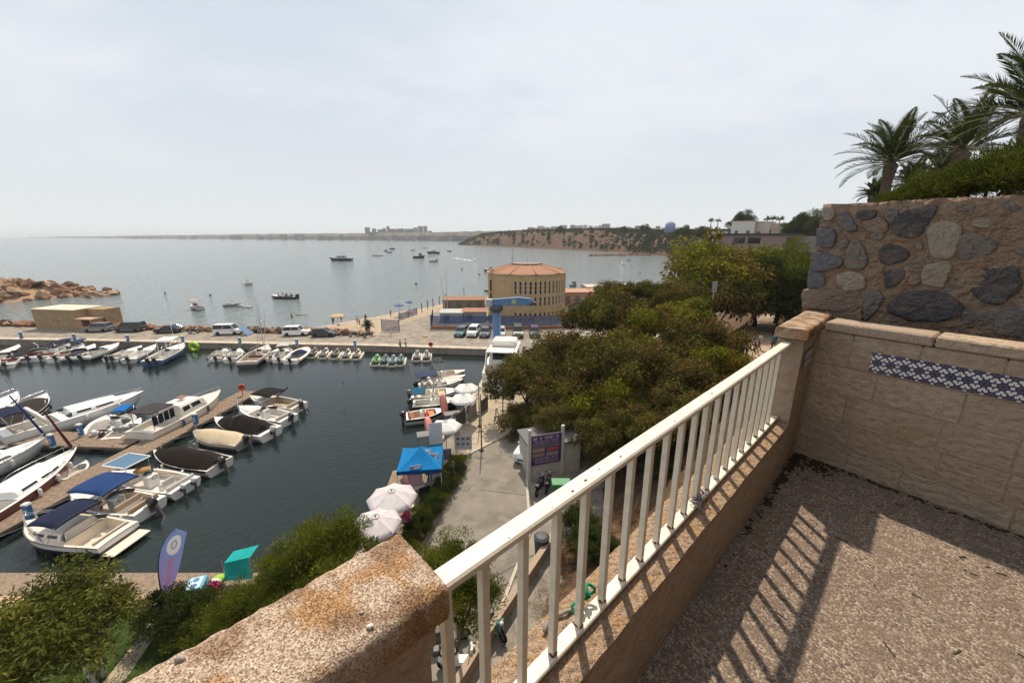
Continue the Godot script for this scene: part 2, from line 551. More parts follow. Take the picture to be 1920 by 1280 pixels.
func worn_slab(L: float, h: float, w: float) -> SurfaceTool:
	# a coping slab with rounded, chipped edges; lichen and soot tint it in patches with outlines of their own
	var st := S(true)
	var p1 := noise(FastNoiseLite.TYPE_SIMPLEX, 71, 6.5, 5)
	var p2 := noise(FastNoiseLite.TYPE_SIMPLEX, 72, 9.0, 5)
	var n := int(L / 0.012)
	var rings := []
	for i in n + 1:
		var x := -L * 0.5 + L * i / n
		var chip := 0.006 * maxf(0.0, p2.get_noise_2d(x * 3.0, 4.0)) + 0.002 * p2.get_noise_2d(x * 20.0, 9.0)
		var ring := []
		for q in [[-0.5, -0.5], [-0.5, 0.30], [-0.47, 0.45], [-0.40, 0.5], [-0.3, 0.5], [-0.2, 0.5], [-0.1, 0.5], [0.0, 0.5], [0.1, 0.5], [0.2, 0.5], [0.3, 0.5], [0.40, 0.5], [0.47, 0.45], [0.5, 0.30], [0.5, -0.2], [0.47, -0.5]]:
			var e := 1.0 if absf(q[0]) > 0.44 else 0.0
			ring.append(Vector3(x, q[1] * h - chip * 0.6 * e + 0.0012 * p2.get_noise_3d(x * 12.0, q[0] * 3.0, 0), q[0] * w - signf(q[0]) * chip * e))
		rings.append(ring)
	var tint := func(v: Vector3) -> Color:
		var k := p1.get_noise_3dv(v)
		var j := p2.get_noise_3dv(v * 0.8 + Vector3(7, 0, 0))
		var c := Color(1, 1, 1).lerp(Color(0.78, 0.57, 0.34), smoothstep(0.0, 0.16, k) * 0.85)
		return c.lerp(Color(0.5, 0.4, 0.33), smoothstep(0.12, 0.28, j) * 0.8)
	for i in n:
		for k in 15:
			var q := [rings[i][k], rings[i][k + 1], rings[i + 1][k + 1], rings[i + 1][k]]
			for m in [0, 1, 2, 0, 2, 3]:
				st.set_color(tint.call(q[m]))
				st.add_vertex(q[m])
	st.set_smooth_group(-1)
	for e in [0, n]:
		for k in range(1, 15):
			for v in [rings[e][0], rings[e][k], rings[e][k + 1]]:
				st.set_color(tint.call(v))
				st.add_vertex(v)
	return st
func tile_print() -> ImageTexture:
	# one tile holds two periods across and one centred lattice down
	var n := 256
	var im := Image.create(n, n, false, Image.FORMAT_RGB8)
	var white := lin(0.62, 0.62, 0.64)
	var navy := lin(0.012, 0.013, 0.055)
	var mid := lin(0.30, 0.30, 0.36)
	var dots := []
	for q in [Vector2(0.5, 0.5), Vector2(0, 0), Vector2(1, 0), Vector2(0, 1), Vector2(1, 1)]:
		for k in 8: dots.append(Vector3(q.x + (0.47 + 0.03 * ((k + 1) % 2)) * cos(TAU * k / 8.0), q.y + (0.235 + 0.015 * ((k + 1) % 2)) * sin(TAU * k / 8.0), 0.13))
		for k in 8: dots.append(Vector3(q.x + 0.19 * cos(TAU * k / 8.0), q.y + 0.095 * sin(TAU * k / 8.0), 0.032))
	for y in n:
		for x in n:
			var p := Vector2(fmod(x / 128.0, 1.0), float(y) / n)
			var c := navy
			for d in dots:
				if Vector2(p.x - d.x, (p.y - d.y) * 2.0).length() < d.z: c = white if d.z > 0.1 else mid
			im.set_pixel(x, y, c)
	return ImageTexture.create_from_image(im)

func railing() -> void:
	var white := mt("white_rail_paint", 0.66, 0.615, 0.53, 0.5)
	wear(white, 15, 0.03, 0.5, 0.88)
	var o := terrace_thing("railing", "white metal railing with square balusters on the low parapet", "railing", tf(0, 0, -0.655))
	var st := S()
	bevel_box(st, Vector3(1.97, 1.072, 0), Vector3(3.2, 0.028, 0.062), 0.006)
	put("top_rail", st, white, o)
	st = S()
	bevel_box(st, Vector3(1.97, 0.463, 0), Vector3(3.2, 0.018, 0.052), 0.004)
	put("bottom_rail", st, white, o)
	for k in 21:
		var a := 0.518 + 0.1467 * (k - 1) + (0.03 if k == 0 else 0.0)
		var w := 0.05 if k == 11 else 0.024
		st = S()
		bevel_box(st, Vector3(a, 0.765, 0), Vector3(w, 0.588, 0.026), 0.002)
		var bl := put("baluster" if k != 11 else "post", st, white, o)
		st = S(true)   # rusty weld round the foot
		blob(st, Vector3(a, 0.475, 0), Vector3(w * 0.62, 0.008 + rng.randf() * 0.006, 0.0165), 0.5, k)
		put("weld", st, mt("rust", 0.13, 0.065, 0.03, 0.9), bl)
	# drips and specks stuck on the rail
	rng.seed = 17
	for k in 16:
		st = S(true)
		var sz := rng.randf_range(0.0015, 0.005)
		blob(st, Vector3(rng.randf_range(0.45, 3.4), 1.0862, rng.randf_range(-0.025, 0.025)), Vector3(sz * 1.6, sz * 0.35, sz), 0.6, k)
		put("rust_spot", st, mt("rust" if k % 3 else "dried_drip", 0.32, 0.29, 0.25, 0.9), o)
	# a scrap of green net and grey rag tied to the balusters
	rng.seed = 3
	var green := cloth(0.02, 0.28, 0.15)
	st = S(true)
	for k in 3:
		var pts := []
		var c := tf(0.99 + 0.03 * k, 0.50 + 0.012 * k, -0.685)
		for i in 15:
			var t := i / 14.0 * TAU * 1.1
			pts.append(c + A * (0.026 * cos(t) + 0.004 * k) + Vector3.UP * (0.022 * sin(t)) + N * 0.012 * sin(t * 2.0 + k))
		tube(st, pts, 0.006, 6)
	tag(put("green_net_scrap", st, green), "scrap of green netting tied round two white balusters", "netting")
	st = S(true)
	for k in 4:
		var pts2 := []
		var c2 := tf(1.97 + 0.03 * k, 0.485, -0.655)
		for i in 12:
			pts2.append(c2 + A * rng.randf_range(-0.06, 0.05) + Vector3.UP * rng.randf_range(-0.01, 0.03) + N * rng.randf_range(-0.03, 0.05))
		tube(st, pts2, 0.004, 5)
	tag(put("grey_rag", st, cloth(0.36, 0.33, 0.34)), "frayed grey rag knotted at the foot of the wide railing post", "rag")
	st = S(true)
	var pts3 := []
	for i in 9: pts3.append(tf(0.86 + 0.03 * i, 0.45 + 0.006 * sin(i * 2.1), -0.735 - 0.015 * sin(i * 0.9)))
	tube(st, pts3, 0.008, 6)
	tag(put("rag_roll", st, cloth(0.3, 0.27, 0.25)), "twisted grey rag lying on the outer sill", "rag")

func rubble_wall() -> void:
	var o := thing("rubble_wall", "rough slate rubble wall rising behind the tiled wall", "wall")
	# local axes: x along +n, y up, face towards -a; the face lies at a = 4.52
	var mort := stone_mat("rubble_mortar", Color(0.25, 0.185, 0.13), Color(0.165, 0.11, 0.072), Color(0.19, 0.11, 0.06), 0.9, 0.7)
	relief(mort, field(FastNoiseLite.TYPE_SIMPLEX, 5, 0.04, 5, 256), 256, 4.0)
	var nz := noise(FastNoiseLite.TYPE_SIMPLEX, 21, 5.0, 4)
	var st := S(true)
	var face := func(s: float, h: float) -> Vector3:
		return tf(4.53 - 0.016 * s - 0.018 * nz.get_noise_2d(s, h) - 0.01, h, -0.775 + s)
	var cols := 80
	var rows := 30
	var top := func(s): return 2.125 + 0.012 * nz.get_noise_2d(s * 0.6, 33.0)
	for i in cols:
		for j in rows:
			var q := []
			for k in [[0, 0], [1, 0], [1, 1], [0, 1]]:
				var s: float = 4.2 * (i + k[0]) / cols
				q.append(face.call(s, -1.0 + (1.0 + top.call(s)) * (j + k[1]) / rows))
			quad(st, q[0], q[1], q[2], q[3])
	for i in cols:
		var s0 := 4.2 * i / cols
		var s1 := 4.2 * (i + 1) / cols
		quad(st, face.call(s0, top.call(s0)), face.call(s1, top.call(s1)), face.call(s1, top.call(s1)) + A * 0.5, face.call(s0, top.call(s0)) + A * 0.5)
	for j in rows:
		var h0: float = -1.0 + (1.0 + top.call(0.0)) * j / rows
		var h1: float = -1.0 + (1.0 + top.call(0.0)) * (j + 1) / rows
		quad(st, face.call(0.0, h0), face.call(0.0, h1), face.call(0.0, h1) + A * 0.5, face.call(0.0, h0) + A * 0.5)
	put("mortar", st, mort, o)
	# outlines of the stones in the photograph, on a 4x enlargement whose corner is pixel (1440, 360)
	var stones := [
		["pale", [415, 120, 490, 110, 500, 170, 470, 215, 420, 205]], ["blue", [540, 160, 590, 155, 635, 190, 660, 290, 610, 290, 525, 240]],
		["dark", [670, 150, 720, 130, 815, 140, 810, 185, 740, 205, 680, 195]], ["grey", [880, 145, 960, 130, 980, 160, 920, 245, 880, 190]],
		["dark", [960, 200, 1060, 140, 1260, 100, 1240, 180, 1150, 300, 1100, 335, 1000, 330, 945, 280]], ["blue", [370, 280, 500, 285, 505, 350, 470, 415, 385, 410, 365, 350]],
		["brown", [720, 220, 830, 195, 890, 240, 890, 290, 760, 300, 720, 260]], ["grey", [770, 310, 880, 305, 860, 350, 800, 365]],
		["grey", [530, 380, 580, 345, 615, 380, 570, 420, 530, 425]], ["grey", [600, 430, 660, 360, 710, 400, 740, 520, 700, 570, 590, 560, 575, 500]],
		["blue", [335, 450, 440, 460, 555, 510, 540, 550, 420, 580, 330, 590]], ["dark", [850, 420, 920, 390, 1010, 420, 1060, 470, 1020, 510, 900, 540, 850, 520]],
		["pale", [1210, 270, 1320, 240, 1430, 260, 1440, 330, 1380, 480, 1240, 480, 1215, 400]], ["grey", [1455, 330, 1550, 310, 1660, 360, 1715, 410, 1650, 450, 1480, 500, 1405, 480]],
		["blue", [310, 600, 390, 600, 430, 650, 425, 700, 300, 715]], ["pale", [520, 620, 640, 600, 720, 640, 720, 720, 580, 735, 540, 690]],
		["dark", [870, 610, 950, 585, 1030, 595, 1010, 650, 940, 710, 890, 715]], ["pale", [1170, 560, 1350, 520, 1370, 570, 1310, 710, 1160, 680]],
		["dark", [1425, 600, 1560, 570, 1700, 585, 1850, 575, 1890, 700, 1800, 780, 1750, 830, 1610, 815, 1540, 740, 1415, 660]],
		["brown", [290, 740, 690, 740, 690, 800, 560, 890, 280, 860]], ["grey", [720, 760, 820, 745, 860, 800, 800, 900, 730, 960, 715, 850]],
		["dark", [930, 830, 1050, 770, 1200, 745, 1340, 770, 1440, 860, 1430, 920, 1260, 960, 1060, 950, 930, 900]], ["grey", [1700, 900, 1920, 860, 1990, 860, 1990, 1100, 1700, 1050]],
		["grey", [1860, 360, 1920, 330, 2000, 340, 2000, 460, 1870, 460]], ["grey", [1740, 90, 1860, 80, 1900, 120, 1800, 150]], ["brown", [1470, 130, 1530, 120, 1530, 170, 1480, 175]],
		["grey", [1580, 930, 1680, 880, 1690, 1040, 1560, 1020]], ["brown", [1100, 370, 1150, 370, 1165, 430, 1110, 440]], ["brown", [1070, 600, 1150, 640, 1130, 690, 1060, 690]],
		["pale", [1940, 520, 2080, 500, 2120, 640, 2010, 760, 1930, 690]], ["grey", [1450, 900, 1550, 870, 1560, 960, 1480, 1000]], ["brown", [440, 900, 620, 905, 690, 830, 700, 960, 460, 950]]]
	var looks := {}
	for k in [["pale", Color(0.30, 0.265, 0.215), Color(0.21, 0.185, 0.16)], ["grey", Color(0.155, 0.145, 0.135), Color(0.095, 0.088, 0.085)], ["blue", Color(0.115, 0.12, 0.14), Color(0.07, 0.073, 0.085)], ["dark", Color(0.062, 0.062, 0.07), Color(0.035, 0.034, 0.037)], ["brown", Color(0.22, 0.165, 0.125), Color(0.13, 0.095, 0.075)]]:
		looks[k[0]] = stone_mat("slate_" + k[0], k[1], k[2], k[1].lerp(Color(0.27, 0.19, 0.12), 0.5), 0.55, 0.8)
	rng.seed = 44
	var outlines := []
	for q in stones:
		var poly := []
		for i in range(0, q[1].size(), 2):
			var r := ray(1440.0 + q[1][i] / 4.0, 360.0 + q[1][i + 1] / 4.0)
			var t := 4.50 / r.dot(A)
			var p := EYE + r * t
			poly.append(Vector2(p.dot(N), p.y - FLOOR_Y))
		outlines.append(PackedVector2Array(poly))
		put("stone", rough_stone(poly, 4.512, 0.014 + rng.randf() * 0.014), looks[q[0]], o)

	# smaller stones bedded flush in the mortar between them
	var tries := 0
	while tries < 2600 and outlines.size() < 150:
		tries += 1
		var c := Vector2(rng.randf_range(-0.72, 3.3), rng.randf_range(1.1, 2.06))
		var r := rng.randf_range(0.035, 0.085) * (1.0 if c.x < 1.1 else 1.9)
		var free := true
		for u in outlines:
			for k in 8:
				if Geometry2D.is_point_in_polygon(c + Vector2.from_angle(TAU * k / 8.0) * (r + 0.012), u): free = false
			if free and u.size() and Geometry2D.is_point_in_polygon(c, u): free = false
			if not free: break
		if not free: continue
		var poly := []
		var cnt := rng.randi_range(5, 7)
		for k in cnt: poly.append(c + Vector2.from_angle(TAU * (k + rng.randf_range(-0.25, 0.25)) / cnt) * r * rng.randf_range(0.75, 1.15) * Vector2(1.25, 0.85))
		outlines.append(PackedVector2Array(poly))
		put("stone", rough_stone(poly, 4.512, 0.006 + rng.randf() * 0.008), looks[["brown", "brown", "brown", "pale", "grey"][rng.randi() % 5] if c.x < 1.1 else ["grey", "dark", "blue", "pale", "brown"][rng.randi() % 5]], o)

func rough_stone(poly: Array, a: float, proud: float) -> SurfaceTool:
	# the outline is broken into an uneven edge, rounded over and closed with a lumpy face
	var edge := []
	var mid := Vector2.ZERO
	for i in poly.size():
		var p: Vector2 = poly[i]
		var q: Vector2 = poly[(i + 1) % poly.size()]
		var steps := maxi(2, int(p.distance_to(q) / 0.02))
		for k in steps:
			edge.append(p.lerp(q, float(k) / steps) + Vector2(rng.randfn(0, 0.005), rng.randfn(0, 0.005)))
	for k in 1:   # soften corners
		var e2 := []
		for i in edge.size(): e2.append((edge[i - 1] + edge[i] * 2.0 + edge[(i + 1) % edge.size()]) / 4.0)
		edge = e2
	for p in edge: mid += p
	mid /= edge.size()
	var nz := noise(FastNoiseLite.TYPE_SIMPLEX, rng.randi() % 1000, 9.0, 3)
	var tilt := Vector2(rng.randfn(0, 0.05), rng.randfn(0, 0.05))
	var rings := []
	for k in [[1.17, -0.5], [1.15, 0.5], [1.10, 0.95], [0.95, 1.0], [0.6, 1.0], [0.3, 1.0], [0.02, 1.0]]:
		var ring := []
		for p in edge:
			var w: Vector2 = mid + (p - mid) * k[0]
			ring.append(tf(a - proud * k[1] - (0.012 * nz.get_noise_2d(w.x * 2.0, w.y * 3.0) + tilt.dot(w - mid)) * clampf(k[1], 0, 1), w.y, w.x))
		rings.append(ring)
	var st := S(true)
	loft(st, rings, false)
	return st

# ---------- water, quay, hillside ----------
const LAND := [[-150, -69.5], [-87.5, -65.3], [-49.3, -62.8], [-22.3, -61.1], [-3.3, -59.0], [-3.0, -50], [-4.2, -42], [-5.7, -33.4], [-8.2, -24.8], [-8.8, -15.0], [-70, -15.0], [-70, 8], [60, 8], [75, -100], [45, -108], [12, -118], [-2, -120], [-8.6, -115.8], [-16.7, -93.8], [-23.9, -71.6], [-24.2, -67], [-66, -71.7], [-100, -75.3], [-150, -80]]
const FOOT := [[8, -7.0], [-5, -4.0], [-12.7, -1.0], [-19.3, 2.9], [-25, 6.2], [-32, 9.8], [-42, 14.0], [-55, 20.5], [-75, 32.0], [-100, 52.0], [-160, 110.0]]
const PATH := [[1425, 705, 7.3], [1425, 656, 6.9], [1424, 622, 6.6], [1440, 594, 6.4], [1466, 572, 6.2], [1500, 560, 6.1]]
var path_pts := []
var hill_noise: FastNoiseLite
func polyline(tab: Array, k: float) -> float:   # tab: [z, x] with falling z
	for i in tab.size() - 1:
		if k <= tab[i][0] and k >= tab[i + 1][0]:
			return lerpf(tab[i][1], tab[i + 1][1], (k - tab[i][0]) / (tab[i + 1][0] - tab[i][0]))
	return tab[0][1] if k > tab[0][0] else tab[-1][1]
func hill(x: float, z: float) -> float:
	if hill_noise == null: hill_noise = noise(FastNoiseLite.TYPE_SIMPLEX, 3, 0.12, 4)
	var xf := polyline(FOOT, z)
	var xp := maxf(0.8 * absf(z), xf + 4.0) + 0.5
	var s := (x - xf) / (xp - xf)
	var y := 0.9 + 16.4 * pow(clampf(s, 0, 1), 2.1)
	y += hill_noise.get_noise_2d(x, z) * 0.9 * clampf(s * 4.0, 0, 1)
	y -= maxf(0, -z - 90.0) * 0.07 * clampf(s, 0, 1)
	for i in path_pts.size() - 1:
		var a: Vector3 = path_pts[i]
		var b: Vector3 = path_pts[i + 1]
		var q := Geometry2D.get_closest_point_to_segment(Vector2(x, z), Vector2(a.x, a.z), Vector2(b.x, b.z))
		var d := q.distance_to(Vector2(x, z))
		if d < 5.0:
			var t := q.distance_to(Vector2(a.x, a.z)) / Vector2(a.x, a.z).distance_to(Vector2(b.x, b.z))
			y = lerpf(lerpf(a.y, b.y, t) - 0.12, y, smoothstep(1.6, 5.0, d))
	var al := Vector3(x, 0, z).dot(A)
	if al < 5.2: y = minf(y, 15.7)
	return y
func flat_poly(pts: Array, y: float) -> SurfaceTool:
	var st := S()
	var p := PackedVector2Array()
	for q in pts: p.append(Vector2(q[0], q[1]))
	var ix := Geometry2D.triangulate_polygon(p)
	for i in range(0, ix.size(), 3):
		tri(st, Vector3(p[ix[i]].x, y, p[ix[i]].y), Vector3(p[ix[i + 1]].x, y, p[ix[i + 1]].y), Vector3(p[ix[i + 2]].x, y, p[ix[i + 2]].y))
	return st
func v2(tab: Array) -> Array:
	var out := []
	for q in tab: out.append(Vector2(q[0], q[1]))
	return out
func water_mat(key: String, c: Color, metres: float, strength: float, rough: float, stretch := 1.0) -> StandardMaterial3D:
	var m := mt(key, c.r, c.g, c.b, rough)
	m.metallic_specular = 0.36
	m.normal_enabled = true
	var t := NoiseTexture2D.new()
	t.width = 1024
	t.height = 1024
	t.seamless = true
	t.as_normal_map = true
	t.bump_strength = 6.0
	t.noise = noise(FastNoiseLite.TYPE_SIMPLEX_SMOOTH, 17, 0.012, 5)
	m.normal_texture = t
	m.normal_scale = strength
	triplanar(m, metres)
	m.uv1_scale = Vector3(1.0 / metres, 1.0 / metres, stretch / metres)
	return m
func mottled(key: String, base: Color, dark: Color, pale: Color, metres: float) -> StandardMaterial3D:
	if mats.has(key): return mats[key]
	var m := mt(key, 1, 1, 1, 0.92)
	m.albedo_color = Color(1, 1, 1)
	var sd := absi(key.hash()) % 83
	m.albedo_texture = layered(256, base, [[field(FastNoiseLite.TYPE_SIMPLEX_SMOOTH, sd, 0.012, 5, 256), 0.45, 0.75, dark, 0.8], [field(FastNoiseLite.TYPE_SIMPLEX_SMOOTH, sd + 5, 0.02, 4, 256), 0.5, 0.8, pale, 0.7], [field(FastNoiseLite.TYPE_SIMPLEX, 2, 0.25, 2, 256), 0.5, 0.9, dark, 0.45]])
	return triplanar(m, metres)

func ground() -> void:
	for q in PATH: path_pts.append(gp(q[0], q[1], q[2]))
	# open sea
	var sea := water_mat("sea_water", Color(0.125, 0.155, 0.16), 46.0, 1.6, 0.10, 2.6)
	var st := S()
	var zs := [-66, -80, -95, -110, -130, -155, -190, -240, -320, -450, -700, -1200, -2200, -4000, -9000]
	var xs := [-1.6, -1.3, -1.0, -0.8, -0.6, -0.45, -0.3, -0.15, 0.0, 0.15, 0.3, 0.5, 0.8, 1.2, 1.6]
	var at := func(i: int, j: int) -> Vector3:
		var z: float = zs[i]
		return Vector3(xs[j] * (absf(z) + 60.0), 0, z)
	for i in zs.size() - 1:
		for j in xs.size() - 1:
			var q := [at.call(i, j), at.call(i, j + 1), at.call(i + 1, j + 1), at.call(i + 1, j)]
			quad(st, q[0], q[1], q[2], q[3])
	structure("sea", st, sea, "grey green open sea of the bay")
	st = flat_poly([[-260, -66], [45, -66], [45, 10], [-260, 10]], 0.0)
	structure("harbour_water", st, water_mat("harbour_water", Color(0.010, 0.0165, 0.0165), 9.0, 0.42, 0.05), "dark green sheltered water of the marina")
	# quay and spit of land
	var conc := mottled("quay_concrete", Color(0.235, 0.21, 0.18), Color(0.16, 0.145, 0.125), Color(0.30, 0.27, 0.23), 9.0)
	st = S()
	prism(st, v2(LAND), upward, -2.5, QUAY_Y)
	structure("quay_ground", st, conc, "grey concrete quay round the marina")
	# pale kerb along the edge of the quay
	var edge := LAND.slice(0, 11)
	var kerb := mottled("kerb_stone", Color(0.42, 0.365, 0.30), Color(0.32, 0.27, 0.22), Color(0.5, 0.44, 0.37), 5.0)
	st = S()
	for i in edge.size() - 1:
		var a := Vector3(edge[i][0], QUAY_Y, edge[i][1])
		var b := Vector3(edge[i + 1][0], QUAY_Y, edge[i + 1][1])
		var d := (b - a).normalized()
		var inn := Vector3(d.z, 0, -d.x)
		if i < 4: box(st, (a + b) * 0.5 + inn * 0.55 + Vector3(0, 0.03, 0), Vector3((b - a).length() - 0.02, 0.1, 1.3), Basis(d, Vector3.UP, d.cross(Vector3.UP)))
		else: box(st, (a + b) * 0.5 + inn * 0.2 + Vector3(0, 0.02, 0), Vector3((b - a).length() - 0.02, 0.08, 0.5), Basis(d, Vector3.UP, d.cross(Vector3.UP)))
	structure("quay_kerb", st, kerb, "pale stone kerb along the quay edge")
	# the lane below the terrace, the flagged strip, the slip road to the yard
	var lane := mottled("lane_concrete", Color(0.195, 0.178, 0.155), Color(0.14, 0.127, 0.11), Color(0.235, 0.215, 0.185), 7.0)
	structure("lane", flat_poly([[-7.6, -12.0], [-6.0, -16.5], [-5.4, -19.8], [-4.9, -23.9], [-3.4, -28.3], [1.5, -33.6], [7, -39], [10.5, -38], [4.0, -31.5], [1.25, -27.9], [1.0, -22.7], [1.0, -19.8], [-1.0, -13.8], [-2.0, -11.0], [-4.5, -6.0], [-9, -6.0]], QUAY_Y + 0.008), lane, "worn concrete lane running below the terrace")
	var flags := mottled("cream_flagstones", Color(0.36, 0.31, 0.235), Color(0.27, 0.225, 0.165), Color(0.43, 0.38, 0.30), 2.2)
	structure("flagged_pavement", flat_poly([[-3.6, -28.6], [1.4, -33.8], [6.8, -39.2], [8, -46], [4, -52], [-2.0, -54], [-2.4, -50], [-3.6, -42], [-5.1, -33.4]], QUAY_Y + 0.012), flags, "cream flagged pavement between the lane and the water")
	# kerb stones between lane and pavement
	var ks := mt("lane_kerb", 0.40, 0.36, 0.30, 0.9)
	st = S()
	var line := [Vector3(-3.5, 0, -28.4), Vector3(1.45, 0, -33.7), Vector3(6.9, 0, -39.1)]
	for i in 2: 
		var d2: Vector3 = (line[i + 1] - line[i]).normalized()
		box(st, (line[i] + line[i + 1]) * 0.5 + Vector3(0, QUAY_Y + 0.05, 0), Vector3(line[i].distance_to(line[i + 1]), 0.1, 0.18), Basis(d2, Vector3.UP, d2.cross(Vector3.UP)))
	line = [Vector3(1.15, 0, -29), Vector3(1.05, 0, -22.7), Vector3(1.1, 0, -19.8), Vector3(-0.9, 0, -13.6)]
	for i in 3:
		var d3: Vector3 = (line[i + 1] - line[i]).normalized()
		box(st, (line[i] + line[i + 1]) * 0.5 + Vector3(0, QUAY_Y + 0.04, 0), Vector3(line[i].distance_to(line[i + 1]), 0.09, 0.16), Basis(d3, Vector3.UP, d3.cross(Vector3.UP)))
	structure("lane_kerb", st, ks, "stone kerb beside the lane")
	# joints and repairs of the lane
	var joint := mt("lane_joint", 0.09, 0.08, 0.07, 1.0)
	st = S()
	for q in [[880, 1108, 1000, 1040], [880, 1140, 1000, 1060], [890, 1190, 960, 1150], [900, 918, 985, 928]]:
		var a2 := gp(q[0], q[1], QUAY_Y + 0.016)
		var b2 := gp(q[2], q[3], QUAY_Y + 0.016)
		var d4 := (b2 - a2).normalized()
		box(st, (a2 + b2) * 0.5, Vector3(a2.distance_to(b2), 0.006, 0.04), Basis(d4, Vector3.UP, d4.cross(Vector3.UP)))
	structure("lane_joint", st, joint, "dark joints in the lane concrete")
	var iron := mt("cast_iron", 0.12, 0.11, 0.10, 0.7, 0.4)
	st = S(true)
	var mh := gp(873, 915, QUAY_Y + 0.01)
	lathe(st, [[0.36, 0.0], [0.36, 0.014], [0.33, 0.016], [0.31, 0.010], [0.12, 0.010], [0.11, 0.014]], 20, mh)
	tag(put("manhole_cover", st, iron), "round iron manhole cover set in the concrete lane", "manhole cover")
	for q in [[805, 994], [821, 949]]:
		st = S()
		box(st, gp(q[0], q[1], QUAY_Y + 0.018), Vector3(0.62, 0.012, 0.42))
		for k in 4: box(st, gp(q[0], q[1], QUAY_Y + 0.026) + Vector3(-0.24 + 0.16 * k, 0, 0), Vector3(0.05, 0.012, 0.36))
		tag(put("drain_grate", st, iron), "rectangular iron drain grate beside the hedge kerb", "drain", "drain grates")
	# hillside
	var hillm := mottled("dry_slope", Color(0.10, 0.062, 0.038), Color(0.052, 0.036, 0.022), Color(0.17, 0.11, 0.068), 3.2)
	st = S(true)
	var zz := []
	var z := 6.0
	while z > -165.0:
		zz.append(z)
		z -= 0.7 if z > -30.0 else 1.3 if z > -80.0 else 4.0
	var grid := []
	for zi in zz:
		var row := []
		var xf := polyline(FOOT, zi)
		var xp := maxf(0.8 * absf(zi), xf + 4.0)
		for k in 41:
			var x := xf + (xp - xf) * 2.2 * pow(k / 40.0, 1.15)
			row.append(Vector3(x, hill(x, zi) if k else 0.9, zi))
		grid.append(row)
	loft(st, grid, false, false)
	structure("hillside", st, hillm, "dry brown slope between the lane and the terraces above")
	# path with its people
	st = S()
	for i in path_pts.size() - 1:
		var a3: Vector3 = path_pts[i]
		var b3: Vector3 = path_pts[i + 1]
		var d5 := (b3 - a3).normalized()
		var side := d5.cross(Vector3.UP).normalized() * 1.35
		quad(st, a3 - side, a3 + side, b3 + side, b3 - side)
	structure("hill_path", st, mottled("path_paving", Color(0.36, 0.28, 0.21), Color(0.26, 0.19, 0.14), Color(0.43, 0.35, 0.27), 1.6), "pale paved path along the hillside")
	# low retaining wall at the foot of the slope
	var rw := thing("lane_wall", "low tan retaining wall along the foot of the slope", "wall")
	var wm := stone_mat("sandstone_render", Color.WHITE, Color.WHITE, Color.WHITE, 1.0)
	var wl := [Vector3(-2.6, 0, -10.2), Vector3(-1.15, 0, -12.9), Vector3(1.4, 0, -17.2), Vector3(2.8, 0, -19.6)]
	for i in 3:
		var d6: Vector3 = (wl[i + 1] - wl[i]).normalized()
		st = S()
		box(st, (wl[i] + wl[i + 1]) * 0.5 + Vector3(0, QUAY_Y + 0.35, 0), Vector3(wl[i].distance_to(wl[i + 1]), 0.7, 0.22), Basis(d6, Vector3.UP, d6.cross(Vector3.UP)))
		put("wall_body", st, wm, rw)
		st = S()
		bevel_box(st, (wl[i] + wl[i + 1]) * 0.5 + Vector3(0, QUAY_Y + 0.735, 0), Vector3(wl[i].distance_to(wl[i + 1]) + 0.02, 0.07, 0.32), 0.01, Basis(d6, Vector3.UP, d6.cross(Vector3.UP)))
		put("wall_coping", st, wm, rw)
	# lawn, garden strip and beach
	structure("lawn", flat_poly([[-30, -14.8], [-12.2, -14.8], [-11.2, -9], [-9.5, 2], [-30, 2]], QUAY_Y + 0.006), mottled("lawn_green", Color(0.045, 0.075, 0.018), Color(0.028, 0.045, 0.012), Color(0.08, 0.10, 0.03), 3.0), "mown green lawn behind the wooden pier")
	structure("garden_path", flat_poly([[-16.6, -14.8], [-16.0, -14.8], [-14.2, -6], [-15.3, -6]], QUAY_Y + 0.012), flags, "narrow pale garden path beside the lawn")
	var sand := mottled("beach_sand", Color(0.34, 0.28, 0.215), Color(0.25, 0.205, 0.155), Color(0.42, 0.36, 0.28), 6.0)
	st = S()
	var wet := [[-52, -76.5], [-43.6, -80], [-38.9, -86], [-31, -95.6], [-22, -106], [-16, -116]]
	var dry := [[-52, -72.6], [-40, -68.9], [-25, -66.9], [-20.0, -76], [-14.5, -92], [-7, -113]]
	for i in 5:
		quad(st, Vector3(wet[i][0], -0.15, wet[i][1]), Vector3(wet[i + 1][0], -0.15, wet[i + 1][1]), Vector3(dry[i + 1][0], 0.95, dry[i + 1][1]), Vector3(dry[i][0], 0.95, dry[i][1]))
	structure("beach", st, sand, "narrow sandy beach behind the quay")
	rocks()

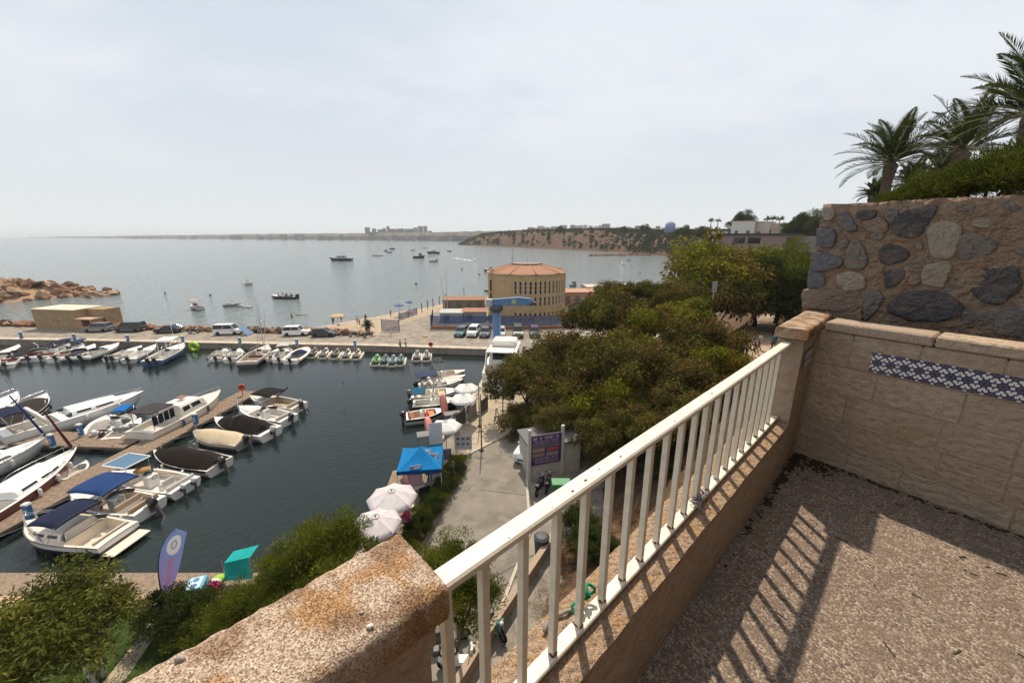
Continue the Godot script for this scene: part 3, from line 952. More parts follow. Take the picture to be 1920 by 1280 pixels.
func rocks() -> void:
	rng.seed = 91
	var shapes := []
	for k in 7:
		var st := S()
		blob(st, Vector3.ZERO, Vector3(0.62, 0.42, 0.5), 0.75, 50 + k)
		st.generate_normals()
		shapes.append(st.commit())
	var looks := [mottled("red_rock", Color(0.26, 0.135, 0.085), Color(0.13, 0.065, 0.042), Color(0.36, 0.22, 0.145), 1.7), mottled("tan_rock", Color(0.34, 0.225, 0.15), Color(0.17, 0.105, 0.07), Color(0.45, 0.33, 0.23), 1.7), mottled("brown_rock", Color(0.17, 0.10, 0.068), Color(0.085, 0.05, 0.035), Color(0.27, 0.175, 0.115), 1.7)]
	# riprap along the back of the quay
	var st2 := S()
	prism(st2, [Vector2(-150, -80), Vector2(-100, -75.3), Vector2(-66, -71.8), Vector2(-25, -67.4), Vector2(-25, -70), Vector2(-50, -73.4), Vector2(-66, -75.5), Vector2(-100, -79.5), Vector2(-150, -84)], upward, -1.0, 0.75)
	var bank := structure("riprap", st2, looks[2], "rust coloured boulders heaped along the back of the quay")
	for i in 270:
		var t := rng.randf()
		var x := lerpf(-112.0, -26.0, t)
		var z := lerpf(-76.6, -67.6, t)
		var o := put("boulder", shapes[rng.randi() % 7], looks[rng.randi() % 3], bank)
		var g := rng.randf_range(0.9, 1.8)
		var off := rng.randf()
		o.transform = Transform3D(Basis.from_euler(Vector3(rng.randf_range(-0.4, 0.4), rng.randf() * TAU, rng.randf_range(-0.4, 0.4))).scaled(Vector3.ONE * g), Vector3(x, 1.15 - off * 0.75 + (0.35 if off < 0.3 else 0.0), z - off * 3.2 - 0.3))
	# breakwater of boulders in the bay
	var hz := noise(FastNoiseLite.TYPE_SIMPLEX, 8, 0.07, 3)
	st2 = S()
	var top := func(x: float, z: float) -> float:
		var mid := -121.0 - (x + 150.0) * 0.10
		var end := smoothstep(-133.0, -146.0, x)
		var k := 1.0 - absf(z - mid) / (4.0 + 10.0 * end)
		return -1.8 + 5.2 * sqrt(clampf(k, 0, 1)) * (0.25 + 0.75 * end) + hz.get_noise_2d(x, z)
	var rows := []
	for i in 40:
		var row := []
		for j in 16: row.append(Vector3(-230.0 + i * 2.6, 0, -140.0 + j * 2.6))
		for j in 16: row[j].y = top.call(row[j].x, row[j].z)
		rows.append(row)
	loft(st2, rows, false, false)
	var bw := structure("breakwater", st2, looks[1], "low breakwater of reddish boulders with scrub on top")
	var placed := 0
	while placed < 290:
		var x := rng.randf_range(-205.0, -127.0)
		var z := rng.randf_range(-140.0, -103.0)
		var y: float = top.call(x, z)
		if y < -0.6: continue
		placed += 1
		var o := put("boulder", shapes[rng.randi() % 7], looks[rng.randi() % 3], bw)
		o.transform = Transform3D(Basis.from_euler(Vector3(rng.randf_range(-0.4, 0.4), rng.randf() * TAU, rng.randf_range(-0.4, 0.4))).scaled(Vector3.ONE * rng.randf_range(1.8, 3.8)), Vector3(x, y + 0.5, z))
	for q in [[200, 543, 2.2], [219, 545, 0.8], [186, 549, 1.6]]:
		var o2 := put("boulder", shapes[int(q[2] * 3) % 7], looks[2], bw)
		o2.transform = Transform3D(Basis().scaled(Vector3.ONE * q[2]), gp(q[0], q[1], 0.1))
	# headland groyne lying low in the bay
	st2 = S()
	for i in 40:
		var p := gp(lerpf(1108, 1215, i / 39.0), lerpf(479.5, 478.0, i / 39.0), 0.0)
		blob(st2, p + Vector3(rng.randf_range(-1, 1), 0.2, rng.randf_range(-2, 2)), Vector3(2.4, 1.3, 2.2), 0.6, i)
	tag(put("groyne", st2, looks[2]), "long low dark rock groyne lying in the bay", "groyne")

# ---------- buildings near the harbour ----------
func buildings() -> void:
	drum_building()
	block_house()
	sheds()

func drum_building() -> void:
	var c := Vector3(3.3, QUAY_Y, -89.5)
	var o := thing("drum_building", "round ochre building with narrow windows and tiled roof", "building", c)
	var wall := mottled("ochre_plaster", Color(0.40, 0.295, 0.16), Color(0.33, 0.24, 0.13), Color(0.45, 0.345, 0.20), 6.0)
	var pale := mottled("pale_plaster", Color(0.40, 0.32, 0.22), Color(0.33, 0.26, 0.17), Color(0.46, 0.38, 0.27), 5.0)
	var dark := glass_dark()
	var R := 8.7
	var n := 52
	var rows := [[0.9, 1.55], [3.1, 4.8], [5.5, 8.0]]
	var H := 9.3
	for k in n:
		var a0 := TAU * k / n
		var am := a0 + PI / n
		var dirv := Vector3(sin(am), 0, cos(am))
		var tang := Vector3(cos(am), 0, -sin(am))
		var bs := Basis(tang, Vector3.UP, dirv)
		var w := TAU * R / n
		var lit := am < 1.75 or am > TAU - 0.36
		var st := S()
		if not lit:
			box(st, dirv * (R - 0.15) + Vector3(0, H * 0.5, 0), Vector3(w + 0.03, H, 0.3), bs)
			put("wall", st, wall, o)
			continue
		# bay: a pier on each side, spandrels between the openings
		var ow := w * 0.40
		var pw := (w - ow) * 0.5
		for sg in [-1, 1]:
			box(st, dirv * (R - 0.15) + tang * sg * (ow + pw) * 0.5 + Vector3(0, H * 0.5, 0), Vector3(pw + 0.012, H, 0.3), bs)
		var y := 0.0
		for r in rows:
			box(st, dirv * (R - 0.16) + Vector3(0, (y + r[0]) * 0.5, 0), Vector3(ow, r[0] - y, 0.3), bs)
			y = r[1]
		box(st, dirv * (R - 0.16) + Vector3(0, (y + H) * 0.5, 0), Vector3(ow, H - y, 0.3), bs)
		put("wall", st, wall, o)
		var s2 := S()
		for sg in [-1, 1]:
			box(s2, dirv * (R + 0.012) + tang * sg * (ow + pw) * 0.48 + Vector3(0, 6.75, 0), Vector3(pw * 0.8, 2.9, 0.02), bs)
			box(s2, dirv * (R + 0.012) + tang * sg * (ow + pw) * 0.48 + Vector3(0, 3.95, 0), Vector3(pw * 0.8, 2.0, 0.02), bs)
		put("pilaster_panel", s2, pale, o)
		for r in rows:
			var s3 := S()
			box(s3, dirv * (R - 0.26) + Vector3(0, (r[0] + r[1]) * 0.5, 0), Vector3(ow, r[1] - r[0], 0.05), bs)
			var win := put("window", s3, dark, o)
			if r[1] - r[0] > 1.0:
				for t in ([0.34, 0.67] if r[0] > 5.0 else [0.5]):
					s3 = S()
					box(s3, dirv * (R - 0.2) + Vector3(0, lerpf(r[0], r[1], t), 0), Vector3(ow, 0.12, 0.06), bs)
					put("transom", s3, pale, win)
	# white drainpipe / plaque and side wing on the left
	var s4 := S()
	box(s4, Vector3(-7.6, 4.65, 1.0), Vector3(0.9, 9.3, 7.0))
	put("end_wall", s4, wall, o)
	for y in [6.8, 4.0]:
		s4 = S()
		box(s4, Vector3(-7.9, y, 4.52), Vector3(0.35, 2.4, 0.06))
		put("window", s4, dark, o)
	# cornice and tiled roof: an octagonal cone cut flat
	s4 = S()
	lathe(s4, [[R - 0.3, H - 0.02], [R + 0.22, H], [R + 0.28, H + 0.16], [R - 0.3, H + 0.2]], n)
	put("cornice", s4, pale, o)
	var tile := mottled("roof_tile", Color(0.33, 0.185, 0.125), Color(0.25, 0.13, 0.085), Color(0.40, 0.25, 0.18), 2.5)
	var seg := 10
	var rf := Node3D.new()
	for k in seg:
		var s5 := S()
		var f0 := TAU * (k + 0.3) / seg
		var f1 := TAU * (k + 1.3) / seg
		var ribs := 9
		for r in ribs:
			var p := []
			for q in [[f0, f1, float(r) / ribs], [f0, f1, (r + 0.5) / ribs], [f0, f1, (r + 1.0) / ribs]]:
				var e0 := Vector3(sin(q[0]), 0, cos(q[0])).lerp(Vector3(sin(q[1]), 0, cos(q[1])), q[2])
				p.append([e0 * (R + 0.35) + Vector3(0, H + 0.2, 0), e0 * 3.3 + Vector3(0, H + 1.75, 0)])
			var up := Vector3(0, 0.09, 0)
			quad(s5, p[0][0], p[1][0] + up, p[1][1] + up * 0.4, p[0][1])
			quad(s5, p[1][0] + up, p[2][0], p[2][1], p[1][1] + up * 0.4)
		put("roof_slope", s5, tile, o)
		s5 = S(true)
		var e := Vector3(sin(f0), 0, cos(f0))
		tube(s5, [e * (R + 0.35) + Vector3(0, H + 0.22, 0), e * 3.3 + Vector3(0, H + 1.77, 0)], 0.11, 6)
		put("roof_ridge", s5, mt("ridge_tile", 0.30, 0.13, 0.08, 0.9), o)
	rf.free()
	s4 = S()
	lathe(s4, [[3.45, H + 1.68], [3.45, H + 1.98], [3.2, H + 2.02], [0.1, H + 2.03]], 20)
	put("roof_cap", s4, mt("roof_cap", 0.16, 0.12, 0.10, 0.8), o)
	s4 = S()
	tube(s4, [Vector3(-3.2, H + 1.8, 0), Vector3(-3.2, H + 4.8, 0)], 0.05, 5)
	tube(s4, [Vector3(0.2, H + 1.8, 0), Vector3(0.2, H + 3.6, 0)], 0.03, 5)
	box(s4, Vector3(-3.2, H + 3.0, 0.1), Vector3(0.3, 0.4, 0.3))
	put("aerial", s4, mt("aerial_metal", 0.3, 0.3, 0.32, 0.5, 0.6), o)
	for k in [[-7.6, 2.5], [7.4, -1.0], [5.5, -3.0]]:
		s4 = S()
		box(s4, Vector3(k[0], H + 0.55, k[1]), Vector3(0.9, 0.7, 0.9))
		put("parapet_stub", s4, wall, o)

func block_house() -> void:
	var a := gp(68, 616, QUAY_Y)
	var b := gp(148, 619, QUAY_Y)
	var d := (b - a).normalized()
	var back := Vector3(d.z, 0, -d.x)
	var o := thing("block_house", "windowless tan concrete block house on the quay", "building", (a + b) * 0.5)
	o.basis = Basis(d, Vector3.UP, -back)
	var m := mottled("tan_plaster", Color(0.30, 0.22, 0.13), Color(0.235, 0.165, 0.095), Color(0.34, 0.26, 0.165), 4.0)
	var L := a.distance_to(b)
	var st := S()
	box(st, Vector3(0, 1.85, -2.4), Vector3(L, 3.7, 4.8))
	put("wall", st, m, o)
	st = S()
	box(st, Vector3(0, 3.78, -2.4), Vector3(L + 0.2, 0.16, 5.0))
	put("roof", st, mt("pale_roof", 0.52, 0.46, 0.38, 0.9), o)
	st = S()
	for k in [-0.3, 0.05, 0.3]: box(st, Vector3(L * k, 1.8, 0.008), Vector3(0.05, 3.4, 0.012))
	put("drip_seam", st, mt("seam", 0.24, 0.17, 0.10, 0.95), o)
	st = S()
	box(st, Vector3(L * 0.5 + 1.9, 1.85, -3.4), Vector3(3.8, 3.7, 2.8))
	put("rear_wing", st, m, o)
	var an := mt("annex_pink", 0.34, 0.19, 0.12, 0.9)
	st = S()
	box(st, Vector3(L * 0.5 + 0.75, 1.05, -0.7), Vector3(1.3, 2.1, 2.0))
	put("annex_wall", st, an, o)
	st = S()
	box(st, Vector3(L * 0.5 + 3.4, 1.05, -0.7), Vector3(0.35, 2.1, 2.0))
	put("annex_wall", st, an, o)
	st = S()
	box(st, Vector3(L * 0.5 + 1.9, 2.2, -0.7), Vector3(3.7, 0.2, 2.2))
	put("annex_roof", st, mt("annex_roof", 0.42, 0.30, 0.23, 0.9), o)
	st = S()
	box(st, Vector3(L * 0.5 + 2.3, 1.05, -1.4), Vector3(1.8, 2.1, 0.1))
	put("doorway", st, mt("shed_door", 0.11, 0.09, 0.075, 0.7), o)

func gable_shed(called: String, label: String, at: Vector3, size: Vector3, turn: float, wallc: Color, roofc: Color, rise := 0.8) -> Node3D:
	var o := thing(called, label, "shed", at, turn)
	var st := S()
	box(st, Vector3(0, size.y * 0.5, 0), size)
	put("wall", st, mt("shed_wall_" + wallc.to_html(), wallc.r, wallc.g, wallc.b, 0.9), o)
	st = S()
	var hx := size.x * 0.5 + 0.25
	var hz := size.z * 0.5 + 0.3
	prism(st, [Vector2(-hz, size.y + 0.02), Vector2(0, size.y + rise), Vector2(hz, size.y + 0.02), Vector2(hz, size.y + 0.14), Vector2(0, size.y + rise + 0.14), Vector2(-hz, size.y + 0.14)], func(q, t): return Vector3(t, q.y, q.x), -hx, hx)
	put("roof", st, mottled("shed_roof_" + roofc.to_html(), roofc, roofc * 0.8, roofc.lightened(0.15), 3.0), o)
	for k in int(size.x / 2.5):
		st = S()
		box(st, Vector3(-size.x * 0.5 + 1.4 + k * 2.5, size.y * 0.45, hz - 0.29), Vector3(1.2, size.y * 0.6, 0.06))
		put("doorway", st, mt("shed_door", 0.11, 0.09, 0.075, 0.7), o)
	return o

func sheds() -> void:
	gable_shed("boat_shed", "long shed with orange tiled roof beside the round building", gp(868, 579, QUAY_Y) + Vector3(0, 0, -3), Vector3(10, 2.0, 5.0), 0.03, Color(0.20, 0.165, 0.135), Color(0.27, 0.16, 0.10), 0.5)
	gable_shed("boat_shed", "low shed with half grey half red roof behind the blue fence", gp(893, 603, QUAY_Y) + Vector3(-0.5, 0, -2.5), Vector3(4.6, 1.9, 4.2), 0.0, Color(0.26, 0.26, 0.27), Color(0.30, 0.16, 0.11), 0.35)
	gable_shed("boat_shed", "flat white shed with grey roof behind the blue fence", gp(840, 604, QUAY_Y) + Vector3(0.6, 0, -2.5), Vector3(4.6, 1.8, 4.2), 0.0, Color(0.38, 0.38, 0.38), Color(0.42, 0.42, 0.41), 0.3)
	gable_shed("beach_bar", "open beach bar with pink roof past the round building", gp(1068, 586, QUAY_Y) + Vector3(3.5, 0, -12), Vector3(9, 3.4, 6), 0.1, Color(0.34, 0.22, 0.17), Color(0.42, 0.24, 0.17), 0.5)
	gable_shed("beach_bar", "long pale pavilion by the water behind the tall trees", gp(1130, 560, QUAY_Y) + Vector3(2, 0, -4), Vector3(14, 3.2, 6), 0.15, Color(0.40, 0.34, 0.30), Color(0.46, 0.40, 0.36), 0.3)
	# kiosk with the purple board, below the trees
	var o := thing("kiosk", "beige box kiosk with purple picture board by the lane", "kiosk", Vector3(2.75, QUAY_Y, -26.7), 0.3)
	var cream := mottled("kiosk_cream", Color(0.42, 0.39, 0.34), Color(0.36, 0.33, 0.28), Color(0.46, 0.43, 0.38), 2.0)
	var st := S()
	box(st, Vector3(0.1, 1.25, -0.1), Vector3(3.9, 2.5, 2.6))
	put("wall", st, cream, o)
	st = S()
	box(st, Vector3(0.1, 2.58, -0.1), Vector3(4.2, 0.14, 2.9))
	put("roof", st, mt("kiosk_roof", 0.10, 0.10, 0.11, 0.8), o)
	for x in [-1.98, 0.55]:
		st = S()
		box(st, Vector3(x, 2.0, 1.26), Vector3(0.2, 4.0, 0.2))
		put("board_post", st, mt("post_grey", 0.42, 0.41, 0.39, 0.6), o)
	st = S()
	box(st, Vector3(-0.72, 2.35, 1.27), Vector3(2.3, 2.3, 0.08))
	var bd := put("picture_board", st, mt("board_purple", 0.035, 0.02, 0.07, 0.5), o)
	st = S()
	uvquad(st, Vector3(-1.87, 3.5, 1.314), Vector3(0.43, 3.5, 1.314), Vector3(0.43, 1.2, 1.314), Vector3(-1.87, 1.2, 1.314))
	var pm := mt("board_print", 1, 1, 1, 0.5)
	pm.albedo_texture = printed(128, 128, lin(0.05, 0.022, 0.11), lin(0.45, 0.42, 0.45), 77, [[0.05, 0.12, 8, 6], [0.2, 0.045, 14, 3], [0.28, 0.04, 12, 3], [0.36, 0.035, 15, 3], [0.78, 0.035, 16, 3], [0.85, 0.035, 14, 3], [0.92, 0.035, 15, 3]], [[0.05, 0.44, 0.4, 0.14, lin(0.3, 0.22, 0.16)], [0.5, 0.46, 0.42, 0.13, lin(0.35, 0.06, 0.08)], [0.05, 0.61, 0.4, 0.13, lin(0.22, 0.16, 0.12)], [0.5, 0.62, 0.42, 0.12, lin(0.25, 0.2, 0.18)]])
	put("board_print", st, pm, bd)

func printed(w: int, h: int, back: Color, ink: Color, sd: int, lines: Array, blocks := []) -> ImageTexture:
	# rows of small print: [top, height, words, letters]; blocks: [x, y, w, h, colour]
	var im := Image.create(w, h, false, Image.FORMAT_RGB8)
	im.fill(back)
	var r := RandomNumberGenerator.new()
	r.seed = sd
	for b in blocks: im.fill_rect(Rect2i(int(b[0] * w), int(b[1] * h), int(b[2] * w), int(b[3] * h)), b[4])
	for l in lines:
		var x := w * r.randf_range(0.05, 0.14)
		var y := int(l[0] * h)
		var lh := maxi(2, int(l[1] * h))
		var cw: float = maxf(1.0, lh * 0.45)
		while x < w * 0.9:
			for k in r.randi_range(2, l[3] + 2):
				var kind := r.randi() % 4
				if x + cw > w * 0.94: break
				im.fill_rect(Rect2i(int(x), y, maxi(1, int(cw * 0.35)), lh), ink)
				if kind != 1: im.fill_rect(Rect2i(int(x), y if kind == 0 else y + lh / 2, maxi(1, int(cw * 0.8)), maxi(1, lh / 5)), ink)
				if kind > 1: im.fill_rect(Rect2i(int(x + cw * 0.55), y, maxi(1, int(cw * 0.3)), lh), ink)
				x += cw
			x += cw
	return ImageTexture.create_from_image(im)

# ---------- docks, crane, fence and small quay things ----------
func plank_deck(o: Node3D, length: float, width: float, y: float, step: float, m: Material, slant := 0.0) -> void:
	# planks across the local x axis: thinner than can be picked apart from the terrace, so one part
	var st := S()
	var n := int(length / step)
	for k in n:
		box(st, Vector3(-length * 0.5 + (k + 0.5) * step, y + rng.randf_range(-0.004, 0.004), rng.randf_range(-0.015, 0.015)), Vector3(step - 0.02, 0.04, width), Basis(Vector3.UP, slant))
	var p := put("planks", st, m, o)
	p.set_meta("kind", "stuff")
func dock(called: String, label: String, a: Vector3, b: Vector3, width: float) -> Node3D:
	var d := (b - a).normalized()
	var o := thing(called, label, "dock", (a + b) * 0.5)
	o.basis = Basis(d, Vector3.UP, d.cross(Vector3.UP))
	var L := a.distance_to(b)
	var wood := mottled("dock_planks", Color(0.235, 0.18, 0.135), Color(0.15, 0.11, 0.08), Color(0.32, 0.255, 0.2), 1.3)
	plank_deck(o, L, width, 0.5, 0.145, wood)
	for sg in [-1, 1]:
		var st := S()
		box(st, Vector3(0, 0.40, sg * (width * 0.5 + 0.04)), Vector3(L + 0.04, 0.22, 0.08))
		put("fascia", st, mottled("dock_fascia", Color(0.17, 0.14, 0.11), Color(0.10, 0.08, 0.065), Color(0.22, 0.19, 0.15), 2.0), o)
	var k := 0
	var x := -L * 0.5 + 1.2
	while x < L * 0.5 - 1.0:
		var s2 := S()
		bevel_box(s2, Vector3(x, 0.1, 0), Vector3(1.9, 0.5, width - 0.1), 0.05)
		put("float", s2, mt("dock_float", 0.06, 0.06, 0.06, 0.8), o)
		for sg in [-1, 1]:
			s2 = S()
			tube(s2, [Vector3(x - 0.14, 0.58, sg * (width * 0.5 - 0.12)), Vector3(x + 0.14, 0.58, sg * (width * 0.5 - 0.12))], 0.025, 6)
			box(s2, Vector3(x, 0.545, sg * (width * 0.5 - 0.12)), Vector3(0.1, 0.06, 0.06))
			put("cleat", s2, mt("galvanised", 0.25, 0.25, 0.26, 0.5, 0.7), o)
		x += 3.1
		k += 1
	return o
func pedestal(p: Vector3, turn: float, label: String) -> void:
	var o := thing("service_pedestal", label, "pedestal", p, turn, "blue power and water pedestals")
	var st := S()
	bevel_box(st, Vector3(0, 0.06, 0), Vector3(0.42, 0.12, 0.34), 0.02)
	put("base", st, mt("pedestal_grey", 0.35, 0.35, 0.36, 0.7), o)
	st = S()
	bevel_box(st, Vector3(0, 0.62, 0), Vector3(0.36, 1.0, 0.28), 0.03)
	put("cabinet", st, mt("pedestal_blue", 0.035, 0.13, 0.30, 0.45), o)
	st = S()
	prism(st, [Vector2(-0.2, 1.12), Vector2(0.2, 1.12), Vector2(0.16, 1.24), Vector2(-0.16, 1.24)], across, -0.16, 0.16)
	put("cap", st, mt("pedestal_cap", 0.5, 0.5, 0.48, 0.6), o)
	st = S()
	for y in [0.5, 0.75]: box(st, Vector3(0, y, 0.145), Vector3(0.2, 0.12, 0.02))
	put("socket_panel", st, mt("pedestal_white", 0.55, 0.55, 0.55, 0.6), o)
func lifebuoy(p: Vector3, turn: float, label: String) -> void:
	var o := thing("lifebuoy_stand", label, "lifebuoy", p, turn, "red lifebuoy stands")
	var red := mt("lifebuoy_red", 0.36, 0.035, 0.03, 0.6)
	var st := S()
	box(st, Vector3(0, 0.55, -0.08), Vector3(0.09, 1.1, 0.06))
	put("post", st, red, o)
	st = S()
	box(st, Vector3(0, 1.0, -0.06), Vector3(0.5, 0.5, 0.04))
	put("back_board", st, red, o)
	st = S(true)
	var pts := []
	for k in 17: pts.append(Vector3(0.3 * cos(TAU * k / 16.0), 1.0 + 0.3 * sin(TAU * k / 16.0), 0.04))
	tube(st, pts, 0.075, 8, -1, false)
	put("ring", st, mt("ring_orange", 0.5, 0.09, 0.04, 0.5), o)

func harbour() -> void:
	rng.seed = 61
	dock("wooden_dock", "long grey plank dock with boats on both sides", Vector3(-33.0, 0, -14.5), Vector3(-30.6, 0, -43.2), 2.3)
	dock("wooden_dock", "plank dock branching off at right angles to the long dock", Vector3(-33.2, 0, -31.5), Vector3(-66, 0, -33.6), 2.3)
	var o := thing("wooden_pier", "wide timber pier beside the lawn and teardrop flag", "pier", Vector3(-36, 0, -16.25))
	plank_deck(o, 56, 1.5, 0.80, 0.155, mottled("pier_planks", Color(0.25, 0.195, 0.145), Color(0.16, 0.12, 0.09), Color(0.33, 0.27, 0.2), 1.1), 0.0)
	var st := S()
	for k in 19: box(st, Vector3(-27 + k * 3, 0.2, -0.5), Vector3(0.22, 1.1, 0.22))
	put("piles", st, mt("pile_wood", 0.07, 0.055, 0.045, 0.9), o).set_meta("kind", "stuff")
	st = S()
	box(st, Vector3(0, 0.6, -0.79), Vector3(56, 0.36, 0.06))
	put("fascia", st, mt("pier_fascia", 0.13, 0.10, 0.08, 0.9), o)
	structure("pier_pavement", flat_poly([[-70, -15.48], [-9.0, -15.48], [-9.0, -14.85], [-70, -14.85]], QUAY_Y + 0.02), mottled("pink_paving", Color(0.44, 0.30, 0.21), Color(0.36, 0.24, 0.165), Color(0.5, 0.37, 0.28), 1.6), "pink paved strip behind the pier")
	st = S()
	box(st, Vector3(-39.5, 0.78, -15.24), Vector3(61, 0.42, 0.46))
	structure("pier_step", st, mt("step_dark", 0.16, 0.12, 0.10, 0.9), "dark step below the pink paving")
	for q in [[58, 975, 0.52, "blue service pedestal on the long dock beside the maroon yacht"], [368, 797, 0.52, "blue service pedestal on the long dock near the cream covered boat"], [100, 838, 0.52, "blue service pedestal on the branch dock under the brown mast"], [153, 818, 0.52, "blue service pedestal on the branch dock near the white cruiser's bow"]]:
		pedestal(gp(q[0], q[1], q[2]), 0.05, q[3])
	var where := ["beside the black covered boats", "between two white speedboats", "behind the open launch", "beside the green swim ring", "behind the beige fishing launch", "behind the grey inflatable boats", "near the parked motorcycles"]
	var us := [[40, 635], [140, 639], [240, 641], [343, 643], [450, 646], [557, 649], [666, 652]]
	for k in 7: pedestal(gp(us[k][0], us[k][1], QUAY_Y + 0.08), 0.05, "blue service pedestal on the quay " + where[k])
	lifebuoy(gp(455, 741, 0.52), 0.6, "red lifebuoy on a post at the end of the long dock")
	lifebuoy(gp(808, 657, QUAY_Y + 0.08), 0.1, "red lifebuoy on the quay wall above the jet skis")
	# green swim ring hung on the quay wall
	st = S(true)
	var c := gp(363, 650, 0.75)
	var pts := []
	for k in 21: pts.append(c + Vector3(0.62 * cos(TAU * k / 20.0), 0.62 * sin(TAU * k / 20.0), 0.0))
	tube(st, pts, 0.26, 9, -1, false)
	tag(put("swim_ring", st, mt("lime_vinyl", 0.28, 0.52, 0.03, 0.35)), "lime green inflatable ring hanging at the quay wall", "swim ring")
	# red ladder on the quay wall
	var lo := thing("quay_ladder", "short red metal ladder fixed to the quay wall", "ladder", gp(752, 660, 0.9))
	for x in [-0.3, 0.3]:
		st = S()
		box(st, Vector3(x, -0.1, 0.1), Vector3(0.06, 1.3, 0.06))
		put("rail", st, mt("ladder_red", 0.2, 0.04, 0.035, 0.6), lo)
	for k in 4:
		st = S()
		box(st, Vector3(0, -0.6 + 0.3 * k, 0.1), Vector3(0.56, 0.08, 0.06))
		put("rung", st, mt("ladder_red", 0.2, 0.04, 0.035, 0.6), lo)
	crane()
	fence_line("yard_fence", "blue netted fence on a brick plinth round the boat yard", [gp(808, 617, QUAY_Y), gp(1000, 617, QUAY_Y), Vector3(14, QUAY_Y, -74), Vector3(22, QUAY_Y, -75)], 2.1, 0.55)
	fence_line("yard_fence", "blue netted fence along the side of the boat yard", [gp(808, 617, QUAY_Y), gp(812, 596, QUAY_Y)], 2.1, 0.0)
	fence_line("beach_gate", "tall blue mesh gate panel closing the beach side", [gp(716, 620, QUAY_Y), gp(749, 621, QUAY_Y)], 2.2, 0.0)
	fence_line("beach_fence", "blue mesh fence beside the slip road to the beach", [gp(748, 602, QUAY_Y), gp(782, 590, QUAY_Y)], 1.6, 0.0)
	# posts along the promenade
	for q in [[791, 586], [802, 580], [812, 576], [824, 571], [836, 566], [870, 553]]:
		st = S()
		var p := gp(q[0], q[1], QUAY_Y)
		tube(st, [p, p + Vector3(0, 2.2, 0)], 0.1, 6)
		tag(put("promenade_post", st, mt("post_brown", 0.12, 0.06, 0.045, 0.9)), "dark brown timber post along the beach promenade", "post", "promenade posts")
	# low planted wall between slip road and yard, yellow bollards
	st = S()
	box(st, Vector3(-12.6, QUAY_Y + 0.25, -73.05), Vector3(5.0, 0.5, 0.4))
	tag(put("brick_planter", st, mt("plinth_brick", 0.24, 0.12, 0.075, 0.9)), "low reddish planter wall in front of the blue fence", "planter")
	for q in [[797, 632, "yellow painted kerb stop at the mouth of the slip road"], [733, 630, "yellow topped post beside the slip road"]]:
		st = S()
		var p2 := gp(q[0], q[1], QUAY_Y)
		if q[0] > 750: bevel_box(st, p2 + Vector3(0, 0.12, 0), Vector3(0.9, 0.24, 0.3), 0.04)
		else: lathe(st, [[0.06, 0.0], [0.06, 0.9], [0.16, 0.92], [0.14, 1.02], [0.02, 1.05]], 8, p2)
		tag(put("yellow_bollard", st, mt("yellow_paint", 0.5, 0.34, 0.04, 0.6)), q[2], "bollard", "yellow traffic stops")
	# masts stored in the yard
	for q in [[832, 517, "tall bare silver mast standing in the boat yard"], [837, 505, "tallest silver mast standing in the boat yard"]]:
		st = S()
		var base := gp(838, 597, QUAY_Y) + Vector3((q[0] - 837) * 0.1, 0, -1.5)
		tube(st, [base, base + Vector3((q[0] - 838) * 0.12, 10.5 if q[0] > 834 else 9.0, 0)], 0.07, 6, 0.04)
		tag(put("stored_mast", st, mt("mast_alloy", 0.42, 0.43, 0.45, 0.4, 0.6)), q[2], "mast")

func crane() -> void:
	var o := thing("jib_crane", "blue harbour jib crane standing on the quay corner", "crane", Vector3(-2.25, QUAY_Y, -56.6))
	var blue := wear(mt("crane_blue", 0.075, 0.17, 0.34, 0.5), 19, 0.02, 2.0, 0.7)
	var st := S(true)
	lathe(st, [[0.9, 0.0], [0.9, 0.12], [0.62, 0.14], [0.58, 6.6]], 18)
	put("column", st, blue, o)
	st = S(true)
	lathe(st, [[0.62, 6.4], [0.95, 6.7], [0.95, 7.25], [0.7, 7.3]], 18)
	put("slew_ring", st, mt("crane_dark", 0.04, 0.045, 0.05, 0.6), o)
	st = S()
	prism(st, [Vector2(-0.6, 7.3), Vector2(4.6, 7.45), Vector2(5.4, 7.95), Vector2(5.0, 8.35), Vector2(3.2, 8.55), Vector2(-0.6, 8.25)], across, -0.35, 0.35)
	put("jib", st, blue, o)
	st = S()
	bevel_box(st, Vector3(-1.05, 7.75, 0), Vector3(0.95, 1.05, 1.0), 0.06)
	put("counterweight", st, mt("crane_grey", 0.30, 0.31, 0.32, 0.6), o)
	st = S()
	box(st, Vector3(2.5, 7.95, 0.36), Vector3(0.62, 0.62, 0.03))
	put("plate", st, mt("crane_plate", 0.28, 0.33, 0.14, 0.6), o)
	st = S()
	box(st, Vector3(4.9, 7.75, 0), Vector3(1.7, 0.16, 0.6))
	box(st, Vector3(4.9, 7.5, 0), Vector3(1.1, 0.3, 0.5))
	put("hoist", st, mt("crane_dark", 0.04, 0.045, 0.05, 0.6), o)
	st = S()
	tube(st, [Vector3(4.9, 7.4, 0), Vector3(4.9, 5.6, 0)], 0.02, 5)
	box(st, Vector3(4.9, 5.45, 0), Vector3(0.2, 0.4, 0.2))
	put("hook_cable", st, mt("crane_dark", 0.04, 0.045, 0.05, 0.6), o)

